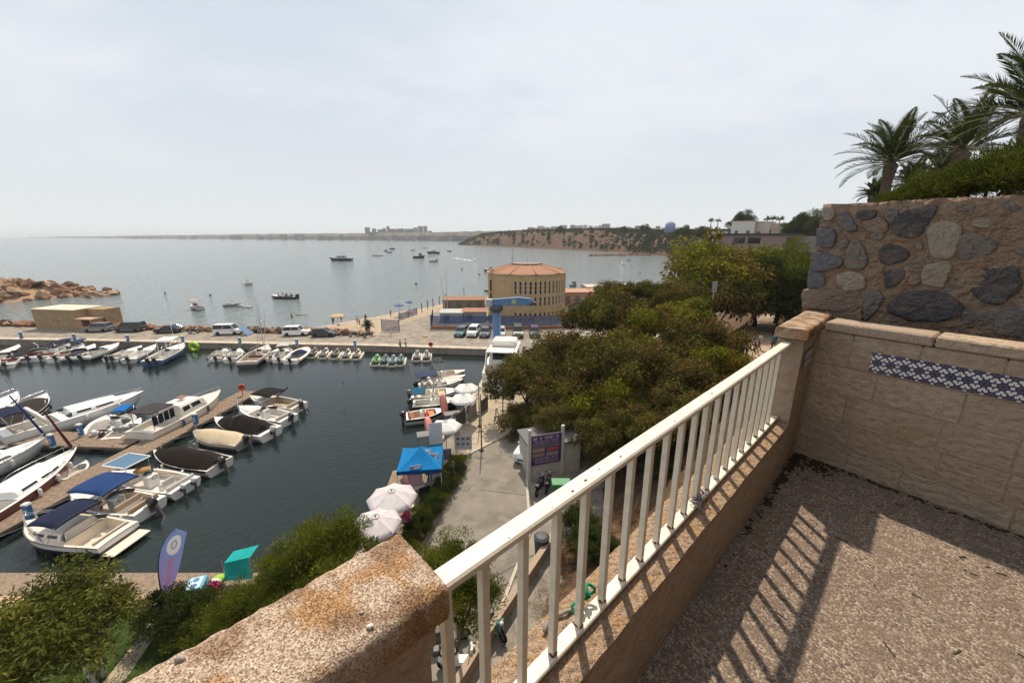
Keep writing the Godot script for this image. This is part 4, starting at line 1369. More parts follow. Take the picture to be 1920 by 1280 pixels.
func fence_line(called: String, label: String, pts: Array, h: float, plinth: float) -> void:
	var o := thing(called, label, "fence")
	var net := mt("fence_net", 0.022, 0.06, 0.17, 0.85)
	var post := mt("fence_post", 0.03, 0.07, 0.17, 0.6)
	for i in pts.size() - 1:
		var a: Vector3 = pts[i]
		var b: Vector3 = pts[i + 1]
		var n := maxi(1, int(a.distance_to(b) / 2.6))
		var d := (b - a).normalized()
		var bs := Basis(d, Vector3.UP, d.cross(Vector3.UP))
		if plinth > 0:
			var st := S()
			box(st, (a + b) * 0.5 + Vector3(0, plinth * 0.5, 0), Vector3(a.distance_to(b), plinth, 0.3), bs)
			put("plinth", st, mt("plinth_brick", 0.24, 0.12, 0.075, 0.9), o)
		for k in n + 1:
			var st2 := S()
			box(st2, a.lerp(b, float(k) / n) + Vector3(0, (h + plinth) * 0.5, 0), Vector3(0.09, h + plinth + 0.06, 0.09), bs)
			put("post", st2, post, o)
			if k < n:
				var p := a.lerp(b, (k + 0.5) / n) + Vector3(0, plinth + h * 0.5, 0)
				var w := a.distance_to(b) / n - 0.09
				# netting: fine upright and level strands
				st2 = S()
				var cnt := 22
				for j in cnt: box(st2, p + d * (-w * 0.5 + w * (j + 0.5) / cnt), Vector3(0.075, h - 0.08, 0.012), bs)
				for j in 6: box(st2, p + Vector3(0, -h * 0.5 + h * (j + 0.5) / 6.0, 0) + bs.z * 0.012, Vector3(w, 0.06, 0.012), bs)
				var pn := put("net_panel", st2, net, o)
				pn.set_meta("kind", "stuff")

# ---------- boats ----------
# local axes: bow along +x, y = 0 at the waterline, z across
func half_beam(t: float, B: float, fine := 2.2) -> float:
	var k := 0.88 + 0.12 * smoothstep(0.0, 0.4, t)
	if t > 0.42: k *= 1.0 - pow((t - 0.42) / 0.58, fine)
	return B * 0.5 * maxf(k, 0.0)
func sheer(t: float, H: float) -> float: return H * (0.86 + 0.05 * t + 0.26 * t * t)
func xs_of(t: float, L: float, lift := 1.0) -> float: return L * (t - 0.5) - L * 0.10 * (1.0 - lift) * pow(t, 4.0)
func boat_thing(called: String, label: String, p: Dictionary) -> Node3D:
	var h: float = p.get("h", 0.6)
	var a := gp(p.px[0], p.px[1], h)
	var b := gp(p.px[2], p.px[3], h)
	var L: float = p.get("L", a.distance_to(b))
	var d := (b - a).normalized()
	p["L"] = L
	var o := thing(called, label, p.get("cat", "boat"), (a + b) * 0.5, atan2(-d.z, d.x), p.get("group", "boats moored in the marina"))
	o.position.y = p.get("base", 0.0)
	return o
func hull(o: Node3D, p: Dictionary) -> void:
	var L: float = p.L
	var B: float = p.get("B", L * 0.34) * 1.08
	var H: float = p.get("H", 0.75)
	var g: float = p.get("gun", 0.17)
	p["B"] = B
	p["H"] = H
	var fine: float = p.get("fine", 2.2)
	var cock: Array = p.get("cock", [0.06, 0.6])
	var floor_y: float = p.get("floor", 0.16)
	var hc: Array = p.get("hull", [0.7, 0.69, 0.66])
	var bc: Array = p.get("band", hc)
	var dc: Array = p.get("deck", [0.68, 0.66, 0.62])
	var lc: Array = p.get("liner", [0.58, 0.55, 0.5])
	var n := 14
	var low := []
	var top := []
	for i in n + 1:
		var t := pow(i / float(n), 0.85)
		var b := half_beam(t, B, fine)
		var s := sheer(t, H)
		var keel := -0.28 + 0.3 * pow(t, 5.0)
		var f := func(w: float, y: float) -> Vector3: return Vector3(xs_of(t, L, clampf(y / s, 0, 1)), y, w)
		low.append([f.call(-b * 0.97, s * 0.62), f.call(-b * 0.86 - 0.002, 0.06), f.call(0.0, keel), f.call(b * 0.86 + 0.002, 0.06), f.call(b * 0.97, s * 0.62)])
		top.append([f.call(-b * 0.97, s * 0.62), f.call(-b, s), f.call(b, s), f.call(b * 0.97, s * 0.62)])
	var st := S(true)
	loft(st, low, false, false)
	st.set_smooth_group(-1)
	for k in 3: tri(st, low[0][0], low[0][k + 1], low[0][k + 2])
	put("hull", st, gel(hc[0], hc[1], hc[2]), o)
	st = S()
	for i in n:
		quad(st, top[i][0], top[i + 1][0], top[i + 1][1], top[i][1])
		quad(st, top[i][3], top[i][2], top[i + 1][2], top[i + 1][3])
	quad(st, top[0][0], top[0][1], top[0][2], top[0][3])
	put("topside_band", st, gel(bc[0], bc[1], bc[2]), o)
	st = S(true)
	for sg in [-1, 1]:
		var pts := []
		for i in n + 1: pts.append((top[i][2] if sg > 0 else top[i][1]) + Vector3(0, 0.005, 0))
		tube(st, pts, 0.032, 6)
	put("rub_rail", st, mt("rub_rail_%s" % p.get("rub", "grey"), 0.5 if p.get("rub", "grey") == "white" else 0.10, 0.5 if p.get("rub", "grey") == "white" else 0.10, 0.5 if p.get("rub", "grey") == "white" else 0.11, 0.6), o)
	# deck
	st = S()
	var crown := 0.05
	var at := func(t: float, k: float, inner := false) -> Vector3:
		var b := half_beam(t, B, fine)
		var w := maxf(b - g, 0.02) if inner else b
		return Vector3(xs_of(t, L), sheer(t, H) + 0.008 + crown * (1.0 - pow(w * k / maxf(b, 0.01), 2.0)) * (0.0 if inner else 1.0), w * k)
	var ts := []
	for i in 17: ts.append(i / 16.0)
	ts.append(cock[0]); ts.append(cock[1]); ts.sort()
	for i in ts.size() - 1:
		var t0: float = ts[i]
		var t1: float = ts[i + 1]
		if t1 - t0 < 0.001: continue
		var mid := (t0 + t1) * 0.5
		if mid > cock[0] and mid < cock[1]:
			for sg in [-1.0, 1.0]: quad(st, at.call(t0, sg, true), at.call(t1, sg, true), at.call(t1, sg), at.call(t0, sg))
		else:
			for k in 4:
				quad(st, at.call(t0, -1.0 + k * 0.5), at.call(t1, -1.0 + k * 0.5), at.call(t1, -0.5 + k * 0.5), at.call(t0, -0.5 + k * 0.5))
	put("deck", st, gel(dc[0], dc[1], dc[2]), o)
	st = S()
	for i in ts.size() - 1:
		var t0: float = ts[i]
		var t1: float = ts[i + 1]
		if t1 - t0 < 0.001 or t0 < cock[0] - 0.001 or t1 > cock[1] + 0.001: continue
		var q := []
		for t in [t0, t1]:
			for sg in [-1.0, 1.0]:
				var up: Vector3 = at.call(t, sg, true)
				q.append(up)
				q.append(Vector3(up.x, floor_y, up.z * 0.94))
		quad(st, q[0], q[4], q[5], q[1])
		quad(st, q[2], q[3], q[7], q[6])
		quad(st, q[1], q[5], q[7], q[3])
		if is_equal_approx(t0, cock[0]): quad(st, q[0], q[1], q[3], q[2])
		if is_equal_approx(t1, cock[1]): quad(st, q[4], q[6], q[7], q[5])
	put("cockpit", st, gel(lc[0], lc[1], lc[2]), o)

func outboard(o: Node3D, p: Dictionary, z := 0.0, c := [0.02, 0.02, 0.023], grow := 1.0) -> void:
	var e := Node3D.new()
	e.name = "outboard_motor"
	o.add_child(e, true)
	e.position = Vector3(-p.L * 0.5 - 0.22, p.H * 0.9, z)
	e.scale = Vector3.ONE * grow
	e.rotation.z = p.get("tilt", 0.0)
	var st := S(true)
	var rings := []
	for k in [[0.0, 0.16, 0.20], [0.12, 0.21, 0.30], [0.34, 0.22, 0.33], [0.5, 0.17, 0.27], [0.56, 0.06, 0.1]]:
		var ring := []
		for j in 10:
			var an := TAU * j / 10.0
			ring.append(Vector3(cos(an) * k[2] - 0.06, k[0], sin(an) * k[1]))
		rings.append(ring)
	loft(st, rings)
	put("cowl", st, gel(c[0], c[1], c[2]), e)
	st = S()
	prism(st, [Vector2(0.1, 0.02), Vector2(-0.24, 0.02), Vector2(-0.2, -0.9), Vector2(-0.34, -1.05), Vector2(0.06, -1.05), Vector2(0.02, -0.5)], across, -0.06, 0.06)
	put("leg", st, mt("motor_grey", 0.06, 0.06, 0.065, 0.5), e)
	st = S()
	box(st, Vector3(0.17, -0.12, 0), Vector3(0.16, 0.4, 0.3))
	put("bracket", st, mt("motor_grey", 0.06, 0.06, 0.065, 0.5), e)
func bimini(o: Node3D, p: Dictionary, t0: float, t1: float, h: float, c: Array, sag := 0.12) -> void:
	var w := half_beam((t0 + t1) * 0.5, p.B) * 0.93
	var base := sheer(0.4, p.H)
	var rings := []
	var x0 := xs_of(t0, p.L)
	var x1 := xs_of(t1, p.L)
	for i in 9:
		var k := i / 8.0
		var ring := []
		for j in 9:
			var a := -1.0 + j / 4.0
			var drop := 0.10 * pow(absf(a), 2.5) + sag * pow(absf(k * 2.0 - 1.0), 2.2) - 0.015 * sin(k * PI * 3.0) * (1.0 - a * a)
			ring.append(Vector3(lerpf(x0, x1, k), base + h - drop, w * a))
		rings.append(ring)
	var st := S(true)
	loft(st, rings, false, false)
	for i in 8:   # underside, a little lower
		for j in 8:
			var d := Vector3(0, -0.02, 0)
			quad(st, rings[i][j] + d, rings[i][j + 1] + d, rings[i + 1][j + 1] + d, rings[i + 1][j] + d)
	for i in 8:
		for j in [0, 8]: quad(st, rings[i][j], rings[i + 1][j], rings[i + 1][j] + Vector3(0, -0.09, 0), rings[i][j] + Vector3(0, -0.09, 0))
	for j in 8:
		for i in [0, 8]: quad(st, rings[i][j], rings[i][j + 1], rings[i][j + 1] + Vector3(0, -0.09, 0), rings[i][j] + Vector3(0, -0.09, 0))
	put("bimini_canopy", st, cloth(c[0], c[1], c[2]), o)
	for sg in [-1, 1]:
		for k in [0, 1]:
			st = S(true)
			var xm := lerpf(x0, x1, 0.45 + 0.1 * k)
			tube(st, [Vector3(xm, base, sg * w * 1.02), Vector3(lerpf(x0, x1, k * 0.96 + 0.02), base + h - 0.2, sg * w)], 0.016, 5)
			put("bimini_pole", st, mt("steel_tube", 0.5, 0.5, 0.52, 0.25, 0.9), o)
func windscreen(o: Node3D, p: Dictionary, t: float, h := 0.42) -> void:
	var w := half_beam(t, p.B) * 0.82
	var x := xs_of(t, p.L)
	var y := sheer(t, p.H) + 0.03
	var pts := [Vector3(x - 0.75, y, -w), Vector3(x - 0.05, y, -w * 0.72), Vector3(x + 0.15, y, 0), Vector3(x - 0.05, y, w * 0.72), Vector3(x - 0.75, y, w)]
	var up := Vector3(-h * 0.75, h, 0)
	for i in 4:
		var st := S()
		var u0: Vector3 = up * (0.75 if i == 0 else 1.0)
		var u1: Vector3 = up * (0.75 if i == 3 else 1.0)
		quad(st, pts[i], pts[i + 1], pts[i + 1] + u1, pts[i] + u0)
		put("windscreen_pane", st, mt("smoked_screen", 0.03, 0.04, 0.045, 0.05), o)
	var s2 := S(true)
	tube(s2, [pts[0] + up * 0.75, pts[1] + up, pts[2] + up, pts[3] + up, pts[4] + up * 0.75], 0.02, 5)
	put("screen_frame", s2, mt("steel_tube", 0.5, 0.5, 0.52, 0.25, 0.9), o)
func console(o: Node3D, p: Dictionary, t: float, c := [0.66, 0.65, 0.62]) -> void:
	var x := xs_of(t, p.L)
	var st := S()
	bevel_box(st, Vector3(x, 0.62, 0), Vector3(0.6, 0.95, 0.75), 0.06)
	put("console", st, gel(c[0], c[1], c[2]), o)
	st = S()
	quad(st, Vector3(x + 0.2, 1.1, -0.36), Vector3(x + 0.2, 1.1, 0.36), Vector3(x - 0.02, 1.5, 0.32), Vector3(x - 0.02, 1.5, -0.32))
	put("console_screen", st, mt("smoked_screen", 0.03, 0.04, 0.045, 0.05), o)
	st = S(true)
	var pts := []
	for k in 13: pts.append(Vector3(x - 0.38 - 0.04 * sin(TAU * k / 12.0), 0.98 + 0.17 * sin(TAU * k / 12.0), 0.17 * cos(TAU * k / 12.0)))
	tube(st, pts, 0.018, 5, -1, false)
	put("steering_wheel", st, mt("black_plastic", 0.02, 0.02, 0.02, 0.5), o)
func seat(o: Node3D, p: Dictionary, t: float, depth: float, w: float, c: Array, back := true, z := 0.0) -> void:
	var x := xs_of(t, p.L)
	var st := S()
	bevel_box(st, Vector3(x, 0.36, z), Vector3(depth, 0.4, w), 0.05)
	put("seat_base", st, gel(0.6, 0.58, 0.55), o)
	st = S()
	bevel_box(st, Vector3(x, 0.61, z), Vector3(depth * 0.96, 0.12, w * 0.97), 0.045)
	if back: bevel_box(st, Vector3(x - depth * 0.42, 0.8, z), Vector3(0.12, 0.34, w * 0.97), 0.04)
	put("cushion", st, cloth(c[0], c[1], c[2]), o)
func cabin(o: Node3D, p: Dictionary, t0: float, t1: float, h: float, c: Array, glass := true, slope := 0.5, wide := 0.78) -> void:
	# raised trunk with a raked front and dark side windows
	var rings := []
	var rows := [[0.0, 1.0, 0.0], [0.35, 0.97, 0.12], [0.78, 0.88, 0.30], [0.96, 0.78, 0.42], [1.0, 0.6, 0.5]]
	var y0 := sheer(t0, p.H)
	for r in rows:
		var ring := []
		var xa: float = xs_of(t0, p.L) + h * 0.12 * r[0]
		var xb: float = xs_of(t1, p.L) - h * slope * 2.0 * r[2]
		for j in 12:
			var k := j / 11.0
			var x := lerpf(xa, xb, k)
			ring.append(Vector3(x, lerpf(sheer(clampf(x / p.L + 0.5, 0, 1), p.H) + 0.01, y0 + h, r[0]), -minf(half_beam(clampf(x / p.L + 0.5, 0, 1), p.B) * 0.9, p.B * 0.5 * wide) * r[1]))
		for j in 12:
			var q: Vector3 = ring[11 - j]
			ring.append(Vector3(q.x, q.y, -q.z))
		rings.append(ring)
	var st := S()
	loft(st, rings, true)
	put("cabin", st, gel(c[0], c[1], c[2]), o)
	if not glass: return
	for sg in [-1, 1]:
		st = S()
		for j in range(1, 9):
			var q := []
			for e in [[1, j], [1, j + 1], [2, j + 1], [2, j]]:
				var v: Vector3 = rings[e[0]][e[1]]
				v.z = -absf(v.z) - 0.012
				if e[0] == 1: v = v.lerp(rings[2][e[1]], 0.12)
				q.append(Vector3(v.x, v.y, v.z * -sg))
			if j != 4: quad(st, q[0], q[1], q[2], q[3])
		put("side_window", st, glass_dark(), o)
	st = S()
	var fr := [rings[1][11], rings[1][12], rings[2][12], rings[2][11]]
	var e3 := Vector3(0.02, 0.012, 0)
	quad(st, fr[0].lerp(fr[3], 0.1) + e3, fr[1].lerp(fr[2], 0.1) + e3, fr[2] + e3, fr[3] + e3)
	put("front_window", st, glass_dark(), o)
func cover(o: Node3D, p: Dictionary, t0: float, t1: float, h: float, c: Array) -> void:
	var rings := []
	for i in 11:
		var k := i / 10.0
		var t := lerpf(t0, t1, k)
		var b := half_beam(t, p.B) + 0.03
		var y := sheer(t, p.H)
		var ridge := h * pow(sin(PI * clampf(0.1 + 0.85 * k, 0, 1)), 0.6)
		var ring := []
		for j in 9:
			var a := -1.0 + j / 4.0
			ring.append(Vector3(xs_of(t, p.L), y - 0.06 + (ridge + 0.06) * (1.0 - pow(absf(a), 1.5)) - 0.05 * sin(k * PI * 5.0) * (1.0 - absf(a)) * absf(a) * 4.0, b * a))
		rings.append(ring)
	var st := S(true)
	loft(st, rings, false, false)
	for i in 10:
		for j in [0, 8]:
			quad(st, rings[i][j], rings[i + 1][j], rings[i + 1][j] + Vector3(0, -0.14, 0), rings[i][j] + Vector3(0, -0.14, 0))
	put("mooring_cover", st, cloth(c[0], c[1], c[2]), o)
func bow_rail(o: Node3D, p: Dictionary, t0 := 0.55, h := 0.42) -> void:
	var st := S(true)
	var m := mt("steel_tube", 0.5, 0.5, 0.52, 0.25, 0.9)
	var pts := []
	for i in 9:
		var t := lerpf(t0, 0.985, i / 8.0)
		pts.append(Vector3(xs_of(t, p.L), sheer(t, p.H) + h * smoothstep(-0.1, 0.15, i / 8.0), -half_beam(t, p.B) * 0.93))
	for i in 9:
		var q: Vector3 = pts[8 - i]
		pts.append(Vector3(q.x, q.y, -q.z))
	tube(st, pts, 0.016, 5)
	put("bow_rail", st, m, o)
	for i in [1, 4, 7, 10, 13, 16]:
		st = S(true)
		tube(st, [pts[i], Vector3(pts[i].x, sheer(pts[i].x / p.L + 0.5, p.H), pts[i].z)], 0.013, 5)
		put("stanchion", st, m, o)
func fenders(o: Node3D, p: Dictionary, side: float, list: Array, c := [0.62, 0.6, 0.56]) -> void:
	for t in list:
		var st := S(true)
		var y := sheer(t, p.H)
		lathe(st, [[0.02, 0.1], [0.09, 0.04], [0.11, -0.05], [0.11, -0.42], [0.07, -0.5], [0.02, -0.53]], 9, Vector3(xs_of(t, p.L), y - 0.1, side * (half_beam(t, p.B) + 0.1)))
		put("fender", st, mt("fender_%.2f" % c[0], c[0], c[1], c[2], 0.5), o)
func mast(o: Node3D, p: Dictionary, t: float, h: float, boom := 0.0, c := [0.03, 0.04, 0.1]) -> void:
	var x := xs_of(t, p.L)
	var st := S(true)
	var alloy := mt("mast_alloy", 0.42, 0.43, 0.45, 0.4, 0.6)
	tube(st, [Vector3(x, p.H * 0.9, 0), Vector3(x, h, 0)], 0.07, 8, 0.05)
	put("mast", st, alloy, o)
	for q in [Vector3(p.L * 0.49, p.H * 1.1, 0), Vector3(-p.L * 0.48, p.H, 0), Vector3(x, p.H, p.B * 0.45), Vector3(x, p.H, -p.B * 0.45)]:
		st = S(true)
		tube(st, [q, Vector3(x, h * 0.97, 0)], 0.012, 4)
		put("stay", st, mt("wire", 0.2, 0.2, 0.21, 0.5, 0.7), o)
	st = S(true)
	tube(st, [Vector3(x, h * 0.55, -p.B * 0.28), Vector3(x, h * 0.55, p.B * 0.28)], 0.025, 5)
	put("spreader", st, alloy, o)
	if boom > 0:
		st = S(true)
		tube(st, [Vector3(x - 0.1, p.H + 1.15, 0), Vector3(x - boom * 0.5, p.H + 1.12, 0), Vector3(x - boom, p.H + 1.05, 0)], 0.16, 8, 0.09)
		put("sail_cover", st, cloth(c[0], c[1], c[2]), o)
func rib_tubes(o: Node3D, p: Dictionary, c: Array) -> void:
	for sg in [-1, 1]:
		var st := S(true)
		var pts := []
		for i in 13:
			var t := i / 12.0
			pts.append(Vector3(xs_of(t, p.L) - (0.1 if i == 12 else 0.0), sheer(t, p.H) - 0.02, sg * maxf(half_beam(t, p.B, 3.0), 0.1)))
		tube(st, pts, 0.23, 9, 0.2)
		put("tube", st, mt("rib_%.2f_%.2f" % [c[0], c[2]], c[0], c[1], c[2], 0.55), o)
func arch(o: Node3D, p: Dictionary, t: float, h: float, c := [0.68, 0.67, 0.64]) -> void:
	var w := half_beam(t, p.B) * 0.96
	var x := xs_of(t, p.L)
	var y := sheer(t, p.H)
	var st := S(true)
	for e in [0.0]:
		var rings := []
		for q in [[-1.0, 0.0, 0.5], [-0.96, 0.5, 0.25], [-0.86, 0.93, 0.05], [-0.6, 1.0, 0.0], [0.6, 1.0, 0.0], [0.86, 0.93, 0.05], [0.96, 0.5, 0.25], [1.0, 0.0, 0.5]]:
			var cc := Vector3(x + q[2] * h, y + h * q[1], w * q[0])
			var dn := Vector3(0, 0.05, 0) if absf(q[0]) < 0.7 else Vector3(0, 0.02, 0.05 * signf(q[0]))
			rings.append([cc + Vector3(-0.17, 0, 0), cc + dn, cc + Vector3(0.17, 0, 0), cc - dn])
		loft(st, rings)
	put("radar_arch", st, gel(c[0], c[1], c[2]), o)
func platform(o: Node3D, p: Dictionary, c: Array, d := 0.8) -> void:
	var st := S()
	bevel_box(st, Vector3(-p.L * 0.5 - d * 0.5, 0.28, 0), Vector3(d, 0.12, p.B * 0.82), 0.05)
	put("swim_platform", st, gel(c[0], c[1], c[2]), o)
func mooring(o: Node3D, p: Dictionary, far := 1.1) -> void:
	for sg in [-1, 1]:
		var st := S(true)
		var a := Vector3(xs_of(0.93, p.L), sheer(0.93, p.H), sg * half_beam(0.93, p.B))
		var b := Vector3(p.L * 0.5 + far, 0.56, sg * (0.8 + p.B * 0.2))
		tube(st, [a, a.lerp(b, 0.5) + Vector3(0, -0.12, 0), b], 0.014, 5)
		put("mooring_line", st, mt("rope", 0.3, 0.28, 0.25, 0.9), o)

const WHITE := [0.7, 0.69, 0.66]
const CREAM := [0.62, 0.55, 0.44]
const NAVY := [0.018, 0.024, 0.055]
const BLACK := [0.015, 0.014, 0.014]
const GREY := [0.3, 0.3, 0.31]
const BROWN := [0.1, 0.06, 0.045]

func open_boat(label: String, p: Dictionary) -> Node3D:
	var o := boat_thing("motor_boat", label, p)
	hull(o, p)
	if p.has("con"): console(o, p, p.con)
	if p.has("scr"): windscreen(o, p, p.scr)
	if p.has("seats"): for s in p.seats: seat(o, p, s[0], s[1], p.B * s[2], s[3])
	if p.has("cab"): cabin(o, p, p.cab[0], p.cab[1], p.cab[2], p.cab[3], p.cab[4] if p.cab.size() > 4 else true)
	if p.has("bim"): bimini(o, p, p.bim[0], p.bim[1], p.bim[2], p.bim[3], p.bim[4] if p.bim.size() > 4 else 0.12)
	if p.has("cov"): cover(o, p, p.cov[0], p.cov[1], p.cov[2], p.cov[3])
	if p.has("rail"): bow_rail(o, p)
	if p.has("out"): for z in p.out: outboard(o, p, z, p.get("outc", BLACK), p.get("outg", 1.0))
	if p.has("plat"): platform(o, p, p.plat)
	if p.has("fend"): fenders(o, p, p.fend[0], p.fend[1])
	elif p.L > 5.0 and not p.has("tubes"): fenders(o, p, 1.0 if rng.randf() < 0.6 else -1.0, [0.3, 0.62], [0.6, 0.58, 0.54] if rng.randf() < 0.6 else [0.05, 0.07, 0.16])
	if p.has("tubes"): rib_tubes(o, p, p.tubes)
	if p.has("mast"): mast(o, p, p.mast[0], p.mast[1], p.mast[2] if p.mast.size() > 2 else 0.0, p.mast[3] if p.mast.size() > 3 else [0.03, 0.04, 0.1])
	if p.has("arch"): arch(o, p, p.arch[0], p.arch[1])
	if p.has("moor"): mooring(o, p, p.moor)
	if p.has("pad"):
		var st := S()
		var t0: float = p.pad[0]
		var t1: float = p.pad[1]
		var ring := []
		for q in [[t0, -1], [t1, -1], [t1, 1], [t0, 1]]:
			ring.append(Vector3(xs_of(q[0], p.L), sheer(q[0], p.H) + 0.11, q[1] * half_beam(q[0], p.B) * 0.62))
		quad(st, ring[0], ring[1], ring[2], ring[3])
		for k in 4: quad(st, ring[k], ring[(k + 1) % 4], ring[(k + 1) % 4] - Vector3(0, 0.08, 0), ring[k] - Vector3(0, 0.08, 0))
		put("sun_pad", st, cloth(p.pad[2][0], p.pad[2][1], p.pad[2][2]), o)
	return o

func boats() -> void:
	rng.seed = 12
	# --- right side of the long dock, bows to the dock ---
	var o := open_boat("cream cuddy boat with navy bimini and navy stripe, moored nearest the pier", {"px": [222, 1001, 50, 984], "h": 0.85, "B": 2.45, "H": 0.95, "hull": NAVY, "band": WHITE, "deck": [0.66, 0.58, 0.48], "liner": [0.62, 0.54, 0.44], "cock": [0.06, 0.36], "cab": [0.40, 0.80, 0.42, [0.66, 0.58, 0.48]], "bim": [0.36, 0.66, 1.35, NAVY], "scr": 0.46, "plat": [0.66, 0.57, 0.46], "rail": 1, "fend": [1.0, [0.25, 0.55]], "moor": 1.6, "seats": [[0.12, 0.5, 0.75, CREAM]], "fine": 2.8})
	bow_rail(o, {"L": 6.4, "B": 2.4, "H": 0.95}, 0.62, 0.55)
	o = open_boat("white open boat with royal blue bimini and black outboard", {"px": [282, 947, 133, 932], "h": 0.7, "B": 2.3, "H": 0.78, "deck": WHITE, "liner": [0.5, 0.42, 0.34], "cock": [0.05, 0.66], "con": 0.42, "scr": 0.52, "bim": [0.30, 0.74, 1.55, [0.02, 0.05, 0.16]], "out": [0.0], "outg": 1.15, "tilt": -0.5, "seats": [[0.12, 0.5, 0.8, [0.5, 0.36, 0.25]], [0.3, 0.4, 0.7, [0.48, 0.38, 0.28]]], "moor": 1.2, "pad": [0.7, 0.88, WHITE]})
	o = open_boat("white open boat with wicker sunshade and flat blue framed canopy", {"px": [348, 908, 210, 888], "h": 0.7, "B": 2.35, "H": 0.75, "cock": [0.05, 0.7], "con": 0.46, "seats": [[0.1, 0.5, 0.8, [0.62, 0.6, 0.57]], [0.26, 0.5, 0.35, [0.55, 0.53, 0.5]]], "moor": 1.2, "out": [-0.4, 0.4], "outc": [0.55, 0.55, 0.55], "outg": 0.7})
	var st := S()
	var f := Vector3(1.6, 2.0, 0)
	box(st, f, Vector3(2.0, 0.05, 1.7))
	put("canopy_panel", st, mt("solar_blue", 0.05, 0.12, 0.2, 0.25), o)
	for q in [[0, 0.87, 2.08, 0.06], [0, -0.87, 2.08, 0.06]]:
		st = S()
		box(st, f + Vector3(q[0], 0.01, q[1]), Vector3(q[2], 0.08, q[3]))
		put("canopy_frame", st, gel(0.7, 0.69, 0.66), o)
	for q in [-1.02, 1.02]:
		st = S()
		box(st, f + Vector3(q, 0.01, 0), Vector3(0.06, 0.08, 1.8))
		put("canopy_frame", st, gel(0.7, 0.69, 0.66), o)
	for q in [[-0.9, -0.75], [-0.9, 0.75], [0.9, -0.6], [0.9, 0.6]]:
		st = S(true)
		tube(st, [f + Vector3(q[0], 0, q[1]), Vector3(f.x + q[0], 0.75, q[1] * 1.05)], 0.018, 5)
		put("canopy_post", st, mt("steel_tube", 0.5, 0.5, 0.52, 0.25, 0.9), o)
	st = S(true)
	lathe(st, [[0.48, 1.3], [0.5, 1.34], [0.1, 1.5], [0.02, 1.52]], 16, Vector3(0.55, 0, 0.1))
	put("wicker_sunshade", st, mt("wicker", 0.36, 0.21, 0.10, 0.9), o)
	st = S(true)
	tube(st, [Vector3(0.55, 0.2, 0.1), Vector3(0.55, 1.4, 0.1)], 0.02, 5)
	put("sunshade_pole", st, mt("wicker", 0.36, 0.21, 0.10, 0.9), o)
	st = S(true)
	tube(st, [Vector3(-1.6, 0.78, 0.9), Vector3(-0.2, 1.0, 0.5)], 0.05, 6)
	put("oar", st, mt("oar_wood", 0.42, 0.28, 0.16, 0.7), o)
	open_boat("boat under a black mooring cover beside the white open boat", {"px": [412, 868, 288, 848], "h": 0.75, "B": 2.4, "H": 0.8, "hull": [0.6, 0.58, 0.55], "cov": [0.02, 0.92, 0.75, [0.018, 0.014, 0.013]], "out": [0.0], "tilt": -0.4, "outg": 1.1, "moor": 1.2})
	open_boat("boat under a cream canvas cover with dark outboard", {"px": [458, 825, 362, 812], "h": 0.7, "B": 2.1, "H": 0.75, "hull": [0.22, 0.25, 0.24], "band": [0.3, 0.3, 0.29], "cov": [0.0, 0.97, 0.6, [0.55, 0.46, 0.33]], "out": [0.0], "tilt": -0.4, "moor": 1.4})
	open_boat("long black covered boat with white bow and davit", {"px": [508, 808, 402, 786], "h": 0.75, "B": 2.5, "H": 0.85, "cov": [0.12, 0.82, 0.95, [0.016, 0.013, 0.013]], "out": [0.0], "outc": [0.4, 0.4, 0.4], "moor": 1.2, "mast": [0.5, 3.4]})
	open_boat("plain white open boat with grey windscreen", {"px": [542, 783, 445, 764], "h": 0.7, "B": 2.3, "H": 0.78, "cock": [0.05, 0.62], "con": 0.45, "scr": 0.5, "seats": [[0.12, 0.5, 0.8, [0.6, 0.58, 0.55]]], "out": [0.0], "pad": [0.66, 0.88, WHITE], "moor": 1.2})
	o = open_boat("beige boat with black sun top at the outer end of the dock", {"px": [562, 760, 468, 745], "h": 0.7, "B": 2.3, "H": 0.8, "deck": [0.58, 0.52, 0.44], "liner": [0.4, 0.33, 0.26], "cock": [0.05, 0.6], "bim": [0.42, 0.78, 1.1, BLACK, 0.05], "out": [0.0], "seats": [[0.14, 0.5, 0.8, CREAM]], "moor": 1.2, "tilt": -0.5, "pad": [0.66, 0.85, WHITE]})
	st = S(true)
	tube(st, [Vector3(-0.2, 1.2, 0.3), Vector3(-2.0, 2.5, 0.2)], 0.07, 7)
	put("folded_sunshade", st, cloth(0.05, 0.03, 0.028), o)
	# --- branch dock, far side ---
	o = open_boat("large white sports cruiser with radar arch moored stern to the branch dock", {"px": [44, 806, 240, 752], "h": 0.9, "L": 10.2, "B": 3.1, "H": 1.35, "hull": WHITE, "band": WHITE, "deck": WHITE, "cock": [0.06, 0.34], "cab": [0.42, 0.80, 0.55, WHITE], "rail": 1, "arch": [0.20, 1.5], "bim": [0.02, 0.16, 1.9, NAVY, 0.2], "plat": WHITE, "scr": 0.47, "seats": [[0.12, 0.6, 0.8, [0.5, 0.45, 0.4]], [0.28, 0.5, 0.35, [0.45, 0.4, 0.36]]], "fend": [1.0, [0.2, 0.5, 0.75]], "fine": 2.6, "rub": "white", "floor": 0.5})
	for k in 3:
		st = S()
		box(st, Vector3(0.2 + 1.2 * k, 0.85 + 0.06 * k, half_beam(0.6 + 0.1 * k, p_of(o, 3.1)) + 0.01), Vector3(0.7, 0.16, 0.04))
		put("port_light", st, glass_dark(), o)
	open_boat("dark covered cruiser lying beyond the large white cruiser", {"px": [-18, 812, 92, 742], "h": 0.9, "L": 9.0, "B": 2.9, "H": 1.15, "hull": [0.05, 0.05, 0.055], "band": WHITE, "cov": [0.05, 0.80, 0.8, [0.035, 0.03, 0.028]], "rail": 1})
